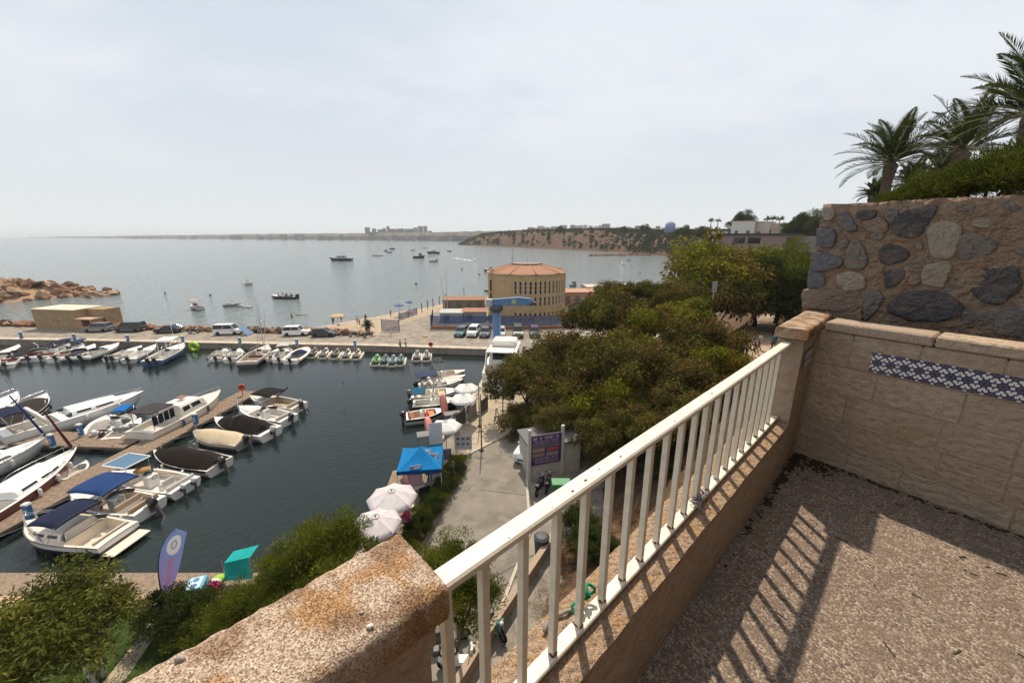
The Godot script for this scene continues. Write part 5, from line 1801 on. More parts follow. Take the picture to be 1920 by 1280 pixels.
	o = open_boat("white sailing yacht with navy boom cover left of the dark cruiser", {"px": [-60, 800, 30, 742], "h": 0.9, "L": 9.5, "B": 2.9, "H": 1.1, "cab": [0.35, 0.72, 0.4, WHITE], "cock": [0.05, 0.33], "mast": [0.58, 13.0, 4.2, NAVY], "rail": 1, "fine": 1.8, "cat": "sailboat"})
	o = open_boat("small grey inflatable with bright blue sun top", {"px": [196, 812, 240, 778], "h": 0.6, "L": 4.4, "B": 1.9, "H": 0.5, "tubes": [0.34, 0.33, 0.33], "liner": [0.3, 0.28, 0.27], "deck": [0.45, 0.44, 0.42], "cock": [0.05, 0.75], "bim": [0.62, 1.0, 1.3, [0.01, 0.13, 0.42], 0.05], "con": 0.45, "out": [0.0]})
	open_boat("white inflatable with grey covered seat beside the branch dock", {"px": [176, 815, 206, 778], "h": 0.6, "L": 4.2, "B": 1.9, "H": 0.55, "tubes": [0.55, 0.54, 0.52], "cov": [0.15, 0.75, 0.4, [0.3, 0.29, 0.28]], "out": [0.0], "outc": [0.5, 0.5, 0.5]})
	open_boat("white skiff nosed against the corner of the two docks", {"px": [214, 816, 256, 790], "h": 0.6, "L": 4.0, "B": 1.7, "H": 0.6, "cock": [0.08, 0.7], "liner": [0.4, 0.38, 0.36], "seats": [[0.4, 0.3, 0.8, GREY]]})
	# trawler yacht alongside the long dock
	o = open_boat("cream trawler yacht with wheelhouse lying along the long dock", {"px": [282, 805, 400, 748], "h": 0.9, "L": 9.2, "B": 3.0, "H": 1.3, "hull": [0.62, 0.58, 0.5], "deck": [0.62, 0.57, 0.49], "cock": [0.04, 0.3], "cab": [0.34, 0.66, 1.15, [0.66, 0.62, 0.55]], "rail": 1, "fine": 2.6, "floor": 0.6})
	st = S()
	bevel_box(st, Vector3(-3.0, 2.75, 0), Vector3(2.3, 0.1, 2.3), 0.04)
	put("aft_awning", st, cloth(0.05, 0.05, 0.055), o)
	for q in [[-4.0, -1.0], [-4.0, 1.0], [-2.0, 1.0], [-2.0, -1.0]]:
		st = S()
		box(st, Vector3(q[0], 1.95, q[1]), Vector3(0.06, 1.6, 0.06))
		put("awning_post", st, gel(0.66, 0.62, 0.55), o)
	st = S()
	for k in 4: box(st, Vector3(-3.85 + 0.55 * k, 2.0, 1.06), Vector3(0.45, 0.9, 0.02))
	put("awning_window", st, glass_dark(), o).set_meta("kind", "stuff")
	st = S()
	box(st, Vector3(-1.0 + 1.0, 2.62, 0), Vector3(0.7, 0.1, 0.6))
	put("roof_hatch", st, mt("hatch_brown", 0.2, 0.11, 0.07, 0.7), o)
	# maroon-hulled yacht, left of the long dock
	o = open_boat("white decked yacht with maroon hull lying along the dock", {"px": [-70, 978, 116, 864], "h": 1.1, "L": 9.8, "B": 2.7, "H": 1.25, "hull": [0.10, 0.008, 0.014], "band": [0.10, 0.008, 0.014], "deck": WHITE, "cab": [0.36, 0.78, 0.45, WHITE], "cock": [0.05, 0.34], "fend": [1.0, [0.45, 0.62, 0.78]], "rub": "white", "fine": 2.0, "rail": 1})
	st = S(true)
	tube(st, [Vector3(4.6, 1.4, 0), Vector3(3.2, 5.4, 0.1)], 0.11, 8, 0.05)
	put("furled_jib", st, cloth(0.10, 0.025, 0.025), o)
	open_boat("small white dinghy tucked between maroon yacht and dock", {"px": [128, 894, 158, 868], "h": 0.45, "L": 2.6, "B": 1.2, "H": 0.45, "cock": [0.1, 0.8], "liner": [0.45, 0.42, 0.38], "cat": "dinghy"})
	o = open_boat("white sailing yacht with blue furled jib at the edge of the branch dock", {"px": [-110, 900, 18, 850], "h": 1.0, "L": 8.6, "B": 2.7, "H": 1.05, "cab": [0.36, 0.72, 0.4, WHITE], "cock": [0.05, 0.34], "mast": [0.58, 12.0], "rail": 1, "cat": "sailboat", "fine": 1.9})
	st = S(true)
	tube(st, [Vector3(4.2, 1.2, 0), Vector3(2.9, 5.6, 0)], 0.1, 8, 0.05)
	put("furled_jib", st, cloth(0.02, 0.05, 0.2), o)
	quay_row()
	right_row()
	jet_skis()
	sea_boats()

func p_of(_o: Node3D, b: float) -> float: return b

func quay_row() -> void:
	var g := {"group": "boats moored along the far quay"}
	open_boat("pale wide launch half hidden at the edge of the quay row", {"px": [-28, 690, 36, 650], "B": 2.7, "H": 0.85, "cock": [0.05, 0.55], "scr": 0.5, "deck": [0.62, 0.55, 0.5]}.merged(g))
	open_boat("low dark covered boat next to the pale launch", {"px": [26, 672, 64, 646], "B": 2.4, "H": 0.75, "hull": [0.08, 0.08, 0.085], "cov": [0.04, 0.9, 0.7, [0.03, 0.026, 0.03]], "out": [0.0]}.merged(g))
	open_boat("white speedboat with navy cover and maroon cushions", {"px": [52, 672, 100, 646], "B": 2.3, "H": 0.75, "band": NAVY, "cock": [0.05, 0.55], "scr": 0.5, "seats": [[0.25, 0.5, 0.8, [0.14, 0.02, 0.03]]], "cov": [0.55, 0.95, 0.35, [0.03, 0.025, 0.05]], "out": [0.0]}.merged(g))
	open_boat("white launch with brown seats and navy sunshade", {"px": [76, 670, 130, 647], "B": 2.3, "H": 0.75, "cock": [0.05, 0.6], "con": 0.45, "seats": [[0.2, 0.5, 0.8, [0.3, 0.16, 0.1]]], "bim": [0.55, 0.95, 1.2, NAVY, 0.05], "out": [0.0]}.merged(g))
	open_boat("white motor boat with two brown seats", {"px": [104, 672, 156, 647], "B": 2.4, "H": 0.78, "cock": [0.05, 0.6], "con": 0.46, "seats": [[0.14, 0.5, 0.8, [0.5, 0.4, 0.33]], [0.35, 0.4, 0.5, [0.2, 0.1, 0.06]]], "out": [0.0], "bim": [0.7, 1.0, 1.1, [0.03, 0.05, 0.12], 0.05]}.merged(g))
	open_boat("white speedboat with sharp bow and black waterline", {"px": [152, 672, 224, 647], "B": 2.6, "H": 0.9, "hull": [0.03, 0.03, 0.035], "band": WHITE, "cock": [0.06, 0.45], "scr": 0.5, "cab": [0.5, 0.8, 0.25, WHITE, false], "out": [0.0]}.merged(g))
	open_boat("flat white speedboat with two black outboards", {"px": [206, 672, 266, 650], "B": 2.3, "H": 0.72, "cock": [0.05, 0.55], "con": 0.42, "seats": [[0.16, 0.5, 0.8, [0.55, 0.5, 0.45]]], "out": [-0.35, 0.35]}.merged(g))
	var o := open_boat("blue hulled fishing boat with white hardtop", {"px": [284, 677, 345, 646], "h": 0.8, "B": 2.9, "H": 1.0, "hull": [0.03, 0.07, 0.16], "band": [0.10, 0.19, 0.32], "cock": [0.05, 0.6], "con": 0.45, "out": [-0.4, 0.4], "rail": 1}.merged(g))
	var st := S()
	bevel_box(st, Vector3(0.1, 2.9, 0), Vector3(2.6, 0.14, 2.0), 0.06)
	put("hardtop", st, gel(0.72, 0.72, 0.7), o)
	for q in [[-1.0, -0.85], [-1.0, 0.85], [1.1, 0.8], [1.1, -0.8]]:
		st = S()
		box(st, Vector3(0.1 + q[0], 1.85, q[1]), Vector3(0.07, 2.1, 0.07))
		put("hardtop_post", st, gel(0.72, 0.72, 0.7), o)
	st = S(true)
	tube(st, [Vector3(0.8, 2.9, 0.6), Vector3(0.8, 5.2, 0.6)], 0.025, 5)
	put("whip_aerial", st, gel(0.72, 0.72, 0.7), o)
	open_boat("slim white outboard boat squeezed beside the dark covered one", {"px": [8, 684, 50, 650], "B": 2.0, "H": 0.7, "cock": [0.05, 0.6], "con": 0.45, "out": [0.0], "seats": [[0.2, 0.5, 0.7, [0.2, 0.06, 0.06]]]}.merged(g))
	open_boat("navy and white day boat tucked behind the brown seats boat", {"px": [128, 672, 178, 648], "B": 2.2, "H": 0.8, "hull": NAVY, "band": WHITE, "cock": [0.05, 0.55], "scr": 0.5, "cov": [0.1, 0.5, 0.3, [0.04, 0.04, 0.06]], "out": [0.0]}.merged(g))
	open_boat("pale grey outboard boat beside the twin outboard speedboat", {"px": [240, 674, 292, 648], "B": 2.1, "H": 0.72, "hull": [0.45, 0.45, 0.46], "cock": [0.05, 0.58], "con": 0.42, "out": [0.0]}.merged(g))
	# middle group
	open_boat("grey inflatable beside the beige launch", {"px": [402, 672, 424, 652], "L": 5.4, "B": 2.1, "H": 0.55, "tubes": [0.08, 0.08, 0.085], "cock": [0.05, 0.7], "con": 0.45, "seats": [[0.2, 0.5, 0.6, CREAM]], "out": [0.0]}.merged(g))
	open_boat("small white launch with dark outboard beside the beige launch", {"px": [428, 676, 452, 652], "L": 5.6, "B": 2.0, "H": 0.65, "cock": [0.05, 0.62], "con": 0.45, "out": [0.0], "seats": [[0.2, 0.5, 0.7, [0.5, 0.45, 0.4]]]}.merged(g))
	open_boat("beige fishing launch with pointed bow and brown seats", {"px": [462, 680, 503, 650], "h": 0.8, "B": 2.9, "H": 1.05, "hull": [0.05, 0.045, 0.045], "band": [0.55, 0.47, 0.4], "deck": [0.58, 0.5, 0.43], "liner": [0.42, 0.34, 0.28], "cock": [0.05, 0.65], "seats": [[0.4, 0.4, 0.6, [0.2, 0.1, 0.07]]], "con": 0.55, "rail": 1, "fine": 1.9}.merged(g))
	open_boat("slim white tender beside the beige launch", {"px": [506, 674, 522, 652], "L": 5.0, "B": 1.7, "H": 0.6, "cock": [0.05, 0.7], "out": [0.0]}.merged(g))
	open_boat("grey inflatable with upright pale sun canopy", {"px": [520, 676, 540, 652], "L": 5.6, "B": 2.1, "H": 0.6, "tubes": [0.32, 0.32, 0.33], "cock": [0.05, 0.7], "con": 0.4, "bim": [0.5, 0.85, 1.4, [0.45, 0.45, 0.45], 0.05], "out": [0.0]}.merged(g))
	open_boat("cream inflatable with navy covered seats", {"px": [542, 677, 576, 652], "L": 6.4, "B": 2.4, "H": 0.65, "tubes": [0.6, 0.55, 0.46], "cock": [0.05, 0.7], "cov": [0.45, 0.7, 0.55, [0.02, 0.03, 0.09]], "out": [0.0]}.merged(g))
	# a sailing dinghy mast row behind the quay boats
	for q in [[478, 690, 440, "thin silver mast of a dinghy moored by the beige launch"], [504, 690, 545, "dark raked mast of a dinghy moored by the beige launch"]]:
		pass
	o = open_boat("slim sailing dinghy with two tall thin masts in the quay row", {"px": [488, 668, 500, 646], "L": 5.4, "B": 1.7, "H": 0.6, "cat": "sailboat", "mast": [0.6, 9.6], "cock": [0.1, 0.6]}.merged(g))
	st = S(true)
	tube(st, [Vector3(-1.0, 0.6, 0.3), Vector3(-0.6, 8.8, 1.2)], 0.05, 6, 0.03)
	put("mizzen_mast", st, mt("mast_alloy", 0.42, 0.43, 0.45, 0.4, 0.6), o)

func right_row() -> void:
	var g := {"group": "rental boats moored along the promenade"}
	open_boat("cream open rental boat with dark outboard at the outer end of the row", {"px": [800, 706, 872, 698], "B": 2.1, "H": 0.8, "hull": CREAM, "deck": [0.6, 0.52, 0.4], "liner": [0.55, 0.46, 0.35], "cock": [0.06, 0.72], "con": 0.42, "seats": [[0.2, 0.5, 0.7, [0.4, 0.25, 0.18]]], "out": [0.0], "tilt": -0.7, "bim": [0.16, 0.42, 2.1, [0.05, 0.05, 0.055], 0.04]}.merged(g))
	open_boat("white rental boat with slate blue bimini", {"px": [784, 724, 868, 714], "B": 2.1, "H": 0.75, "cock": [0.06, 0.62], "con": 0.45, "bim": [-0.05, 0.42, 1.5, [0.045, 0.06, 0.11], 0.05], "out": [0.0], "pad": [0.66, 0.9, WHITE], "seats": [[0.14, 0.5, 0.75, CREAM]]}.merged(g))
	open_boat("white rental boat with cream cushions and black hull stripe", {"px": [772, 742, 864, 736], "B": 2.3, "H": 0.9, "hull": [0.02, 0.02, 0.022], "band": WHITE, "liner": CREAM, "cock": [0.05, 0.7], "con": 0.42, "seats": [[0.14, 0.5, 0.8, CREAM], [0.6, 0.8, 0.6, [0.6, 0.5, 0.36]]], "out": [0.0], "outc": [0.1, 0.1, 0.1], "fend": [1.0, [0.5]]}.merged(g))
	open_boat("dark hulled rental boat with teal blue bimini", {"px": [774, 758, 862, 752], "B": 2.1, "H": 0.8, "hull": [0.015, 0.015, 0.016], "band": [0.03, 0.03, 0.033], "cock": [0.05, 0.66], "con": 0.42, "bim": [0.0, 0.28, 1.5, [0.02, 0.09, 0.15], 0.05], "out": [0.0]}.merged(g))
	open_boat("white rental boat with orange cushions beside the white parasols", {"px": [761, 782, 836, 772], "B": 2.0, "H": 0.8, "hull": [0.55, 0.54, 0.51], "band": [0.03, 0.03, 0.032], "deck": WHITE, "liner": [0.5, 0.32, 0.22], "cock": [0.05, 0.74], "con": 0.42, "seats": [[0.14, 0.5, 0.8, [0.3, 0.14, 0.09]], [0.5, 0.35, 0.5, [0.62, 0.07, 0.03]], [0.62, 0.7, 0.55, [0.6, 0.27, 0.14]]], "out": [0.0]}.merged(g))
	open_boat("white bowed skiff between the slate and cream rental boats", {"px": [806, 716, 872, 706], "L": 4.6, "B": 1.9, "H": 0.7, "cov": [0.1, 0.9, 0.2, [0.6, 0.57, 0.5]]}.merged(g))
	# big motor yacht stored ashore at the slip, seen from its stern
	var o := open_boat("big white motor yacht hauled out beside the blue crane", {"px": [938, 716, 955, 676], "h": 1.6, "base": 0.95, "L": 10.0, "B": 4.2, "H": 2.3, "hull": WHITE, "deck": WHITE, "cock": [0.05, 0.28], "cab": [0.30, 0.74, 1.5, WHITE], "rail": 1, "floor": 1.2, "plat": WHITE, "group": "boats ashore", "cat": "yacht"})
	var st := S()
	box(st, Vector3(-1.9, 3.1, 0), Vector3(0.06, 1.4, 2.5))
	put("saloon_door", st, glass_dark(), o)
	st = S()
	bevel_box(st, Vector3(-1.0, 4.05, 0), Vector3(5.2, 0.16, 3.6), 0.06)
	put("flybridge_deck", st, gel(0.72, 0.71, 0.68), o)
	for sg in [-1, 1]:
		st = S()
		prism(st, [Vector2(-4.4, 1.9), Vector2(-3.6, 1.9), Vector2(-2.6, 4.0), Vector2(-3.4, 4.0)], across, sg * 1.75 - 0.06, sg * 1.75 + 0.06)
		put("side_wing", st, gel(0.72, 0.71, 0.68), o)
	st = S()
	bevel_box(st, Vector3(-0.2, 4.5, 0), Vector3(2.6, 0.75, 3.0), 0.2)
	put("flybridge_seat", st, gel(0.66, 0.63, 0.58), o)
	st = S(true)
	tube(st, [Vector3(-2.8, 4.1, 1.5), Vector3(-2.9, 5.2, 1.5)], 0.05, 6)
	tube(st, [Vector3(-2.8, 4.1, -1.5), Vector3(-2.9, 5.2, -1.5)], 0.05, 6)
	tube(st, [Vector3(-2.9, 5.2, 1.5), Vector3(-2.9, 5.2, -1.5)], 0.05, 6)
	put("light_mast", st, gel(0.72, 0.71, 0.68), o)
	for x in [-3.0, 0.0, 2.6]:
		st = S()
		box(st, Vector3(x, 0.03, 0), Vector3(0.4, 0.12, 2.6))
		put("keel_block", st, mt("block_wood", 0.14, 0.09, 0.06, 0.9), o)

func jet_ski(label: String, at: Vector3, turn: float, c: Array, group: String) -> void:
	var o := thing("jet_ski", label, "jet ski", at, turn, group)
	var p := {"L": 3.0, "B": 1.05, "H": 0.42, "hull": [0.04, 0.04, 0.045], "band": c, "deck": c, "cock": [0.02, 0.2], "gun": 0.12, "liner": [0.05, 0.05, 0.05]}
	hull(o, p)
	var st := S(true)
	var rings := []
	for k in [[-1.25, 0.3, 0.2], [-0.9, 0.72, 0.19], [-0.1, 0.78, 0.2], [0.2, 0.72, 0.26], [0.7, 0.7, 0.28], [1.2, 0.5, 0.15]]:
		rings.append([Vector3(k[0], 0.4, -k[2]), Vector3(k[0], k[1] - 0.06, -k[2]), Vector3(k[0], k[1], 0), Vector3(k[0], k[1] - 0.06, k[2]), Vector3(k[0], 0.4, k[2])])
	loft(st, rings, true, false)
	put("saddle", st, mt("saddle_black", 0.025, 0.025, 0.027, 0.6), o)
	st = S(true)
	tube(st, [Vector3(0.15, 0.95, -0.38), Vector3(0.32, 0.92, 0), Vector3(0.15, 0.95, 0.38)], 0.03, 6)
	tube(st, [Vector3(0.32, 0.92, 0), Vector3(0.55, 0.62, 0)], 0.05, 6)
	put("handlebar", st, mt("black_plastic", 0.02, 0.02, 0.02, 0.5), o)
	st = S(true)
	blob(st, Vector3(0.85, 0.66, 0), Vector3(0.5, 0.16, 0.3), 0.1, 3)
	put("hood", st, gel(c[0], c[1], c[2]), o)

func jet_skis() -> void:
	var list := [[588, 662, [0.12, 0.12, 0.13], "black jet ski on its float next to the cream inflatable"], [609, 663, [0.5, 0.5, 0.49], "white jet ski between two black ones"], [630, 664, [0.1, 0.1, 0.11], "black jet ski between two white ones"], [651, 665, [0.55, 0.54, 0.5], "white jet ski with cream sides"], [670, 665, [0.5, 0.46, 0.36], "cream jet ski at the end of its row"],
		[706, 676, [0.08, 0.42, 0.06], "bright green jet ski"], [722, 676, [0.03, 0.12, 0.12], "dark teal jet ski beside the green one"], [737, 677, [0.18, 0.3, 0.36], "pale blue jet ski"], [751, 676, [0.03, 0.14, 0.19], "deep blue jet ski at the end of its float"], [782, 668, [0.34, 0.35, 0.36], "grey jet ski next to the quay ladder"], [800, 668, [0.4, 0.4, 0.4], "light grey jet ski below the lifebuoy"]]
	for q in list:
		var at := gp(q[0], q[1], 0.35)
		at.y = 0.30
		jet_ski(q[3], at, 1.75, q[2], "jet skis on floats along the quay")
		var st := S()
		for z in [-0.62, 0.62]: bevel_box(st, Vector3(at.x, 0.12, at.z) + Basis(Vector3.UP, 1.75) * Vector3(0, 0, z), Vector3(3.3, 0.5, 0.28), 0.1, Basis(Vector3.UP, 1.75))
		bevel_box(st, Vector3(at.x, 0.02, at.z), Vector3(3.2, 0.3, 1.0), 0.08, Basis(Vector3.UP, 1.75))
		tag(put("jet_ski_float", st, mt("float_cream", 0.55, 0.5, 0.4, 0.6)), "cream plastic drive-on float under the " + q[3].get_slice(" ", 0) + " " + q[3].get_slice(" ", 1) + " jet ski" if q[3].get_slice(" ", 1) != "jet" else "cream plastic drive-on float under the " + q[3].get_slice(" ", 0) + " jet ski", "float", "jet ski floats")

func sea_boats() -> void:
	var g := {"group": "boats anchored in the bay", "h": 0.3}
	open_boat("dark motor yacht with pale flybridge anchored in the bay", {"px": [660, 488, 617, 488], "B": 4.6, "H": 2.2, "hull": [0.03, 0.03, 0.035], "band": [0.04, 0.04, 0.045], "deck": [0.4, 0.4, 0.4], "cab": [0.25, 0.66, 2.0, [0.32, 0.32, 0.33]], "cock": [0.04, 0.22], "cat": "yacht", "bim": [0.2, 0.5, 4.2, [0.2, 0.2, 0.2], 0.1]}.merged(g))
	open_boat("white sailing yacht at anchor with bare mast", {"px": [698, 479, 719, 479], "B": 3.4, "H": 1.5, "cab": [0.3, 0.7, 0.8, WHITE], "cock": [0.05, 0.28], "mast": [0.6, 16.0, 5.0, GREY], "cat": "sailboat"}.merged(g))
	open_boat("small dark launch just past the white yacht", {"px": [720, 470, 727, 470], "B": 2.4, "H": 1.2, "hull": [0.1, 0.1, 0.11], "cab": [0.4, 0.8, 1.0, GREY]}.merged(g))
	open_boat("far small cabin launch with grey hull", {"px": [730, 467, 741, 467], "B": 3.0, "H": 1.6, "hull": [0.09, 0.09, 0.1], "cab": [0.3, 0.7, 1.6, GREY]}.merged(g))
	open_boat("low dark tender near the white yacht", {"px": [724, 473, 735, 473], "B": 2.6, "H": 1.1, "hull": [0.08, 0.08, 0.09]}.merged(g))
	open_boat("black fishing launch with tall wheelhouse at anchor", {"px": [775, 483, 797, 483], "B": 3.6, "H": 2.0, "hull": [0.02, 0.018, 0.02], "band": [0.05, 0.025, 0.025], "cab": [0.5, 0.78, 2.4, [0.06, 0.05, 0.05]], "cat": "fishing boat"}.merged(g))
	open_boat("large black hulled ketch at anchor", {"px": [824, 475, 800, 475], "B": 4.6, "H": 2.4, "hull": [0.012, 0.012, 0.014], "band": [0.02, 0.02, 0.022], "cab": [0.3, 0.65, 1.2, [0.2, 0.2, 0.2]], "mast": [0.58, 21.0, 6.0, BLACK], "cat": "sailboat"}.merged(g))
	open_boat("small white sloop with grey stern tent", {"px": [821, 490, 803, 490], "B": 2.8, "H": 1.3, "hull": [0.4, 0.4, 0.4], "cab": [0.3, 0.7, 0.7, WHITE], "mast": [0.58, 10.0], "cat": "sailboat", "cov": [0.02, 0.25, 1.6, GREY]}.merged(g))
	open_boat("far pale launch left of the black ketch", {"px": [770, 469, 778, 469], "B": 2.5, "H": 1.1, "hull": [0.2, 0.2, 0.2]}.merged(g))
	open_boat("far white cabin boat behind the black ketch", {"px": [792, 465, 802, 465], "B": 3.2, "H": 1.6, "cab": [0.3, 0.8, 1.6, WHITE]}.merged(g))
	open_boat("far low launch right of the black ketch", {"px": [838, 471, 847, 471], "B": 2.6, "H": 1.2, "hull": [0.12, 0.12, 0.13]}.merged(g))
	open_boat("grey workboat anchored left of the round building", {"px": [928, 508, 906, 508], "B": 2.8, "H": 1.4, "hull": [0.12, 0.14, 0.15], "band": [0.24, 0.27, 0.28], "cab": [0.2, 0.5, 1.7, [0.3, 0.31, 0.32]]}.merged(g))
	open_boat("white speedboat under way trailing a pale wake", {"px": [892, 489, 888, 488], "L": 5.5, "B": 2.2, "H": 1.0, "cab": [0.4, 0.8, 0.8, WHITE]}.merged(g))
	open_boat("long dark day boat carrying swimmers off the beach", {"px": [556, 558, 506, 557], "B": 2.7, "H": 0.85, "hull": [0.03, 0.032, 0.036], "band": [0.07, 0.075, 0.08], "liner": [0.15, 0.13, 0.12], "con": 0.5, "out": [-0.3, 0.3], "outg": 1.3, "seats": [[0.25, 0.5, 0.8, GREY]]}.merged(g))
	open_boat("small launch with pink awning and platform off the quay", {"px": [378, 580, 356, 576], "L": 4.8, "B": 2.0, "H": 0.85, "hull": [0.2, 0.25, 0.25], "con": 0.45, "bim": [0.3, 0.85, 1.7, [0.5, 0.33, 0.28], 0.03], "plat": [0.2, 0.25, 0.25], "seats": [[0.2, 0.5, 0.8, [0.25, 0.08, 0.08]]]}.merged(g))
	open_boat("grey inflatable drifting in the bay beside floats", {"px": [424, 573, 446, 572], "L": 3.8, "B": 1.6, "H": 0.6, "tubes": [0.12, 0.14, 0.15], "con": 0.5}.merged(g))
	open_boat("small white rib with one upright figure seat", {"px": [460, 533, 470, 532], "L": 3.6, "B": 1.8, "H": 0.8, "tubes": [0.25, 0.25, 0.26], "con": 0.5, "mast": [0.4, 3.4]}.merged(g))
	open_boat("dark jet boat close behind the round building", {"px": [911, 545, 921, 543], "L": 3.2, "B": 1.5, "H": 0.7, "hull": [0.04, 0.04, 0.05], "con": 0.45, "mast": [0.4, 2.6]}.merged(g))
	open_boat("dark launch right of the round building", {"px": [1070, 536, 1082, 534], "L": 3.8, "B": 1.7, "H": 0.8, "hull": [0.04, 0.05, 0.06], "con": 0.5, "cab": [0.4, 0.7, 1.1, [0.1, 0.1, 0.11]]}.merged(g))
	open_boat("white launch in front of the headland groyne", {"px": [1164, 496, 1171, 495], "L": 4.5, "B": 2.0, "H": 1.0, "cab": [0.3, 0.7, 1.2, WHITE]}.merged(g))
	open_boat("grey launch nearest the headland groyne", {"px": [1175, 489, 1182, 488], "L": 4.5, "B": 2.0, "H": 1.0, "hull": [0.3, 0.32, 0.33], "cab": [0.3, 0.7, 1.2, GREY]}.merged(g))
	# white foam of the wake
	var st := S()
	rng.seed = 77
	for i in 90:
		var k := rng.randf()
		var p := gp(886.0 - 34.0 * k, 488.6 - 5.0 * k, 0.03)
		box(st, p + Vector3(rng.randf_range(-2, 2), 0, rng.randf_range(-3, 3) * k), Vector3(rng.randf_range(0.5, 2.2), 0.03, rng.randf_range(0.4, 1.4)))
	tag(put("wake_foam", st, mt("foam", 0.7, 0.72, 0.72, 0.9)), "white foam trail behind the speedboat", "foam", "", "stuff")
	# buoys
	for q in [[394, 554, 0.35, "dark buoy floating off the far end of the quay"], [309, 550, 0.3, "small dark buoy out beyond the block house"], [780, 533, 0.45, "dark mooring buoy off the beach"], [866, 505, 0.5, "dark buoy in line with the grey workboat"], [899, 515, 0.5, "reddish buoy left of the round building"], [750, 481, 0.5, "pale buoy between the anchored yachts"]]:
		st = S(true)
		lathe(st, [[0.05, -0.2], [q[2], 0.0], [q[2], q[2] * 0.6], [q[2] * 0.5, q[2] * 1.3], [0.05, q[2] * 1.8]], 10, gp(q[0], q[1], 0.0))
		tag(put("buoy", st, mt("buoy_red" if q[0] == 899 else "buoy_dark", 0.3 if q[0] == 899 else 0.07, 0.08 if q[0] == 899 else 0.075, 0.07 if q[0] == 899 else 0.085, 0.6)), q[3], "buoy", "buoys in the bay")
	# floating play platform
	st = S()
	bevel_box(st, gp(463, 575, 0.15), Vector3(2.4, 0.3, 1.2), 0.1)
	bevel_box(st, gp(452, 573, 0.25), Vector3(1.4, 0.4, 1.2), 0.15)
	tag(put("swim_raft", st, mt("raft_grey", 0.25, 0.28, 0.26, 0.7)), "grey floating swim raft beside the drifting inflatable", "raft")
	# paddle board
	st = S(true)
	var a := gp(553, 589, 0.06)
	var b := gp(577, 589, 0.06)
	var rings := []
	for i in 9:
		var k := i / 8.0
		var w := 0.36 * sqrt(maxf(0.02, 1.0 - pow(absf(k * 2.0 - 1.0), 2.5)))
		var c := a.lerp(b, k)
		rings.append([c + Vector3(0, 0.06, -w), c + Vector3(0, 0.1, 0), c + Vector3(0, 0.06, w), c + Vector3(0, -0.04, 0)])
	loft(st, rings)
	tag(put("paddle_board", st, mt("board_tan", 0.42, 0.32, 0.22, 0.6)), "tan paddle board afloat off the beach", "paddle board")

# ---------- cars and motorcycles ----------
# side outlines, x forward from the middle, as shares of length / metres of height
const SHAPES := {
	"hatch": {"L": 4.1, "W": 1.75, "body": [[-0.49, 0.3], [-0.5, 0.75], [-0.47, 0.95], [0.18, 0.95], [0.44, 0.82], [0.5, 0.6], [0.49, 0.28], [0.3, 0.2], [-0.3, 0.2]], "glass": [-0.46, 0.24, -0.38, 0.06, 1.48]},
	"suv": {"L": 4.4, "W": 1.82, "body": [[-0.49, 0.34], [-0.5, 0.85], [-0.48, 1.05], [0.2, 1.05], [0.46, 0.96], [0.5, 0.7], [0.49, 0.32], [0.3, 0.24], [-0.3, 0.24]], "glass": [-0.47, 0.24, -0.42, 0.1, 1.68]},
	"sedan": {"L": 4.5, "W": 1.78, "body": [[-0.49, 0.3], [-0.5, 0.8], [-0.46, 0.95], [0.16, 0.92], [0.45, 0.78], [0.5, 0.55], [0.49, 0.28], [0.3, 0.2], [-0.3, 0.2]], "glass": [-0.4, 0.2, -0.22, 0.04, 1.42]},
	"van": {"L": 4.7, "W": 1.88, "body": [[-0.49, 0.34], [-0.5, 1.0], [-0.49, 1.12], [0.28, 1.1], [0.46, 0.92], [0.5, 0.62], [0.49, 0.3], [0.3, 0.22], [-0.3, 0.22]], "glass": [-0.485, 0.30, -0.46, 0.16, 1.85]},
}
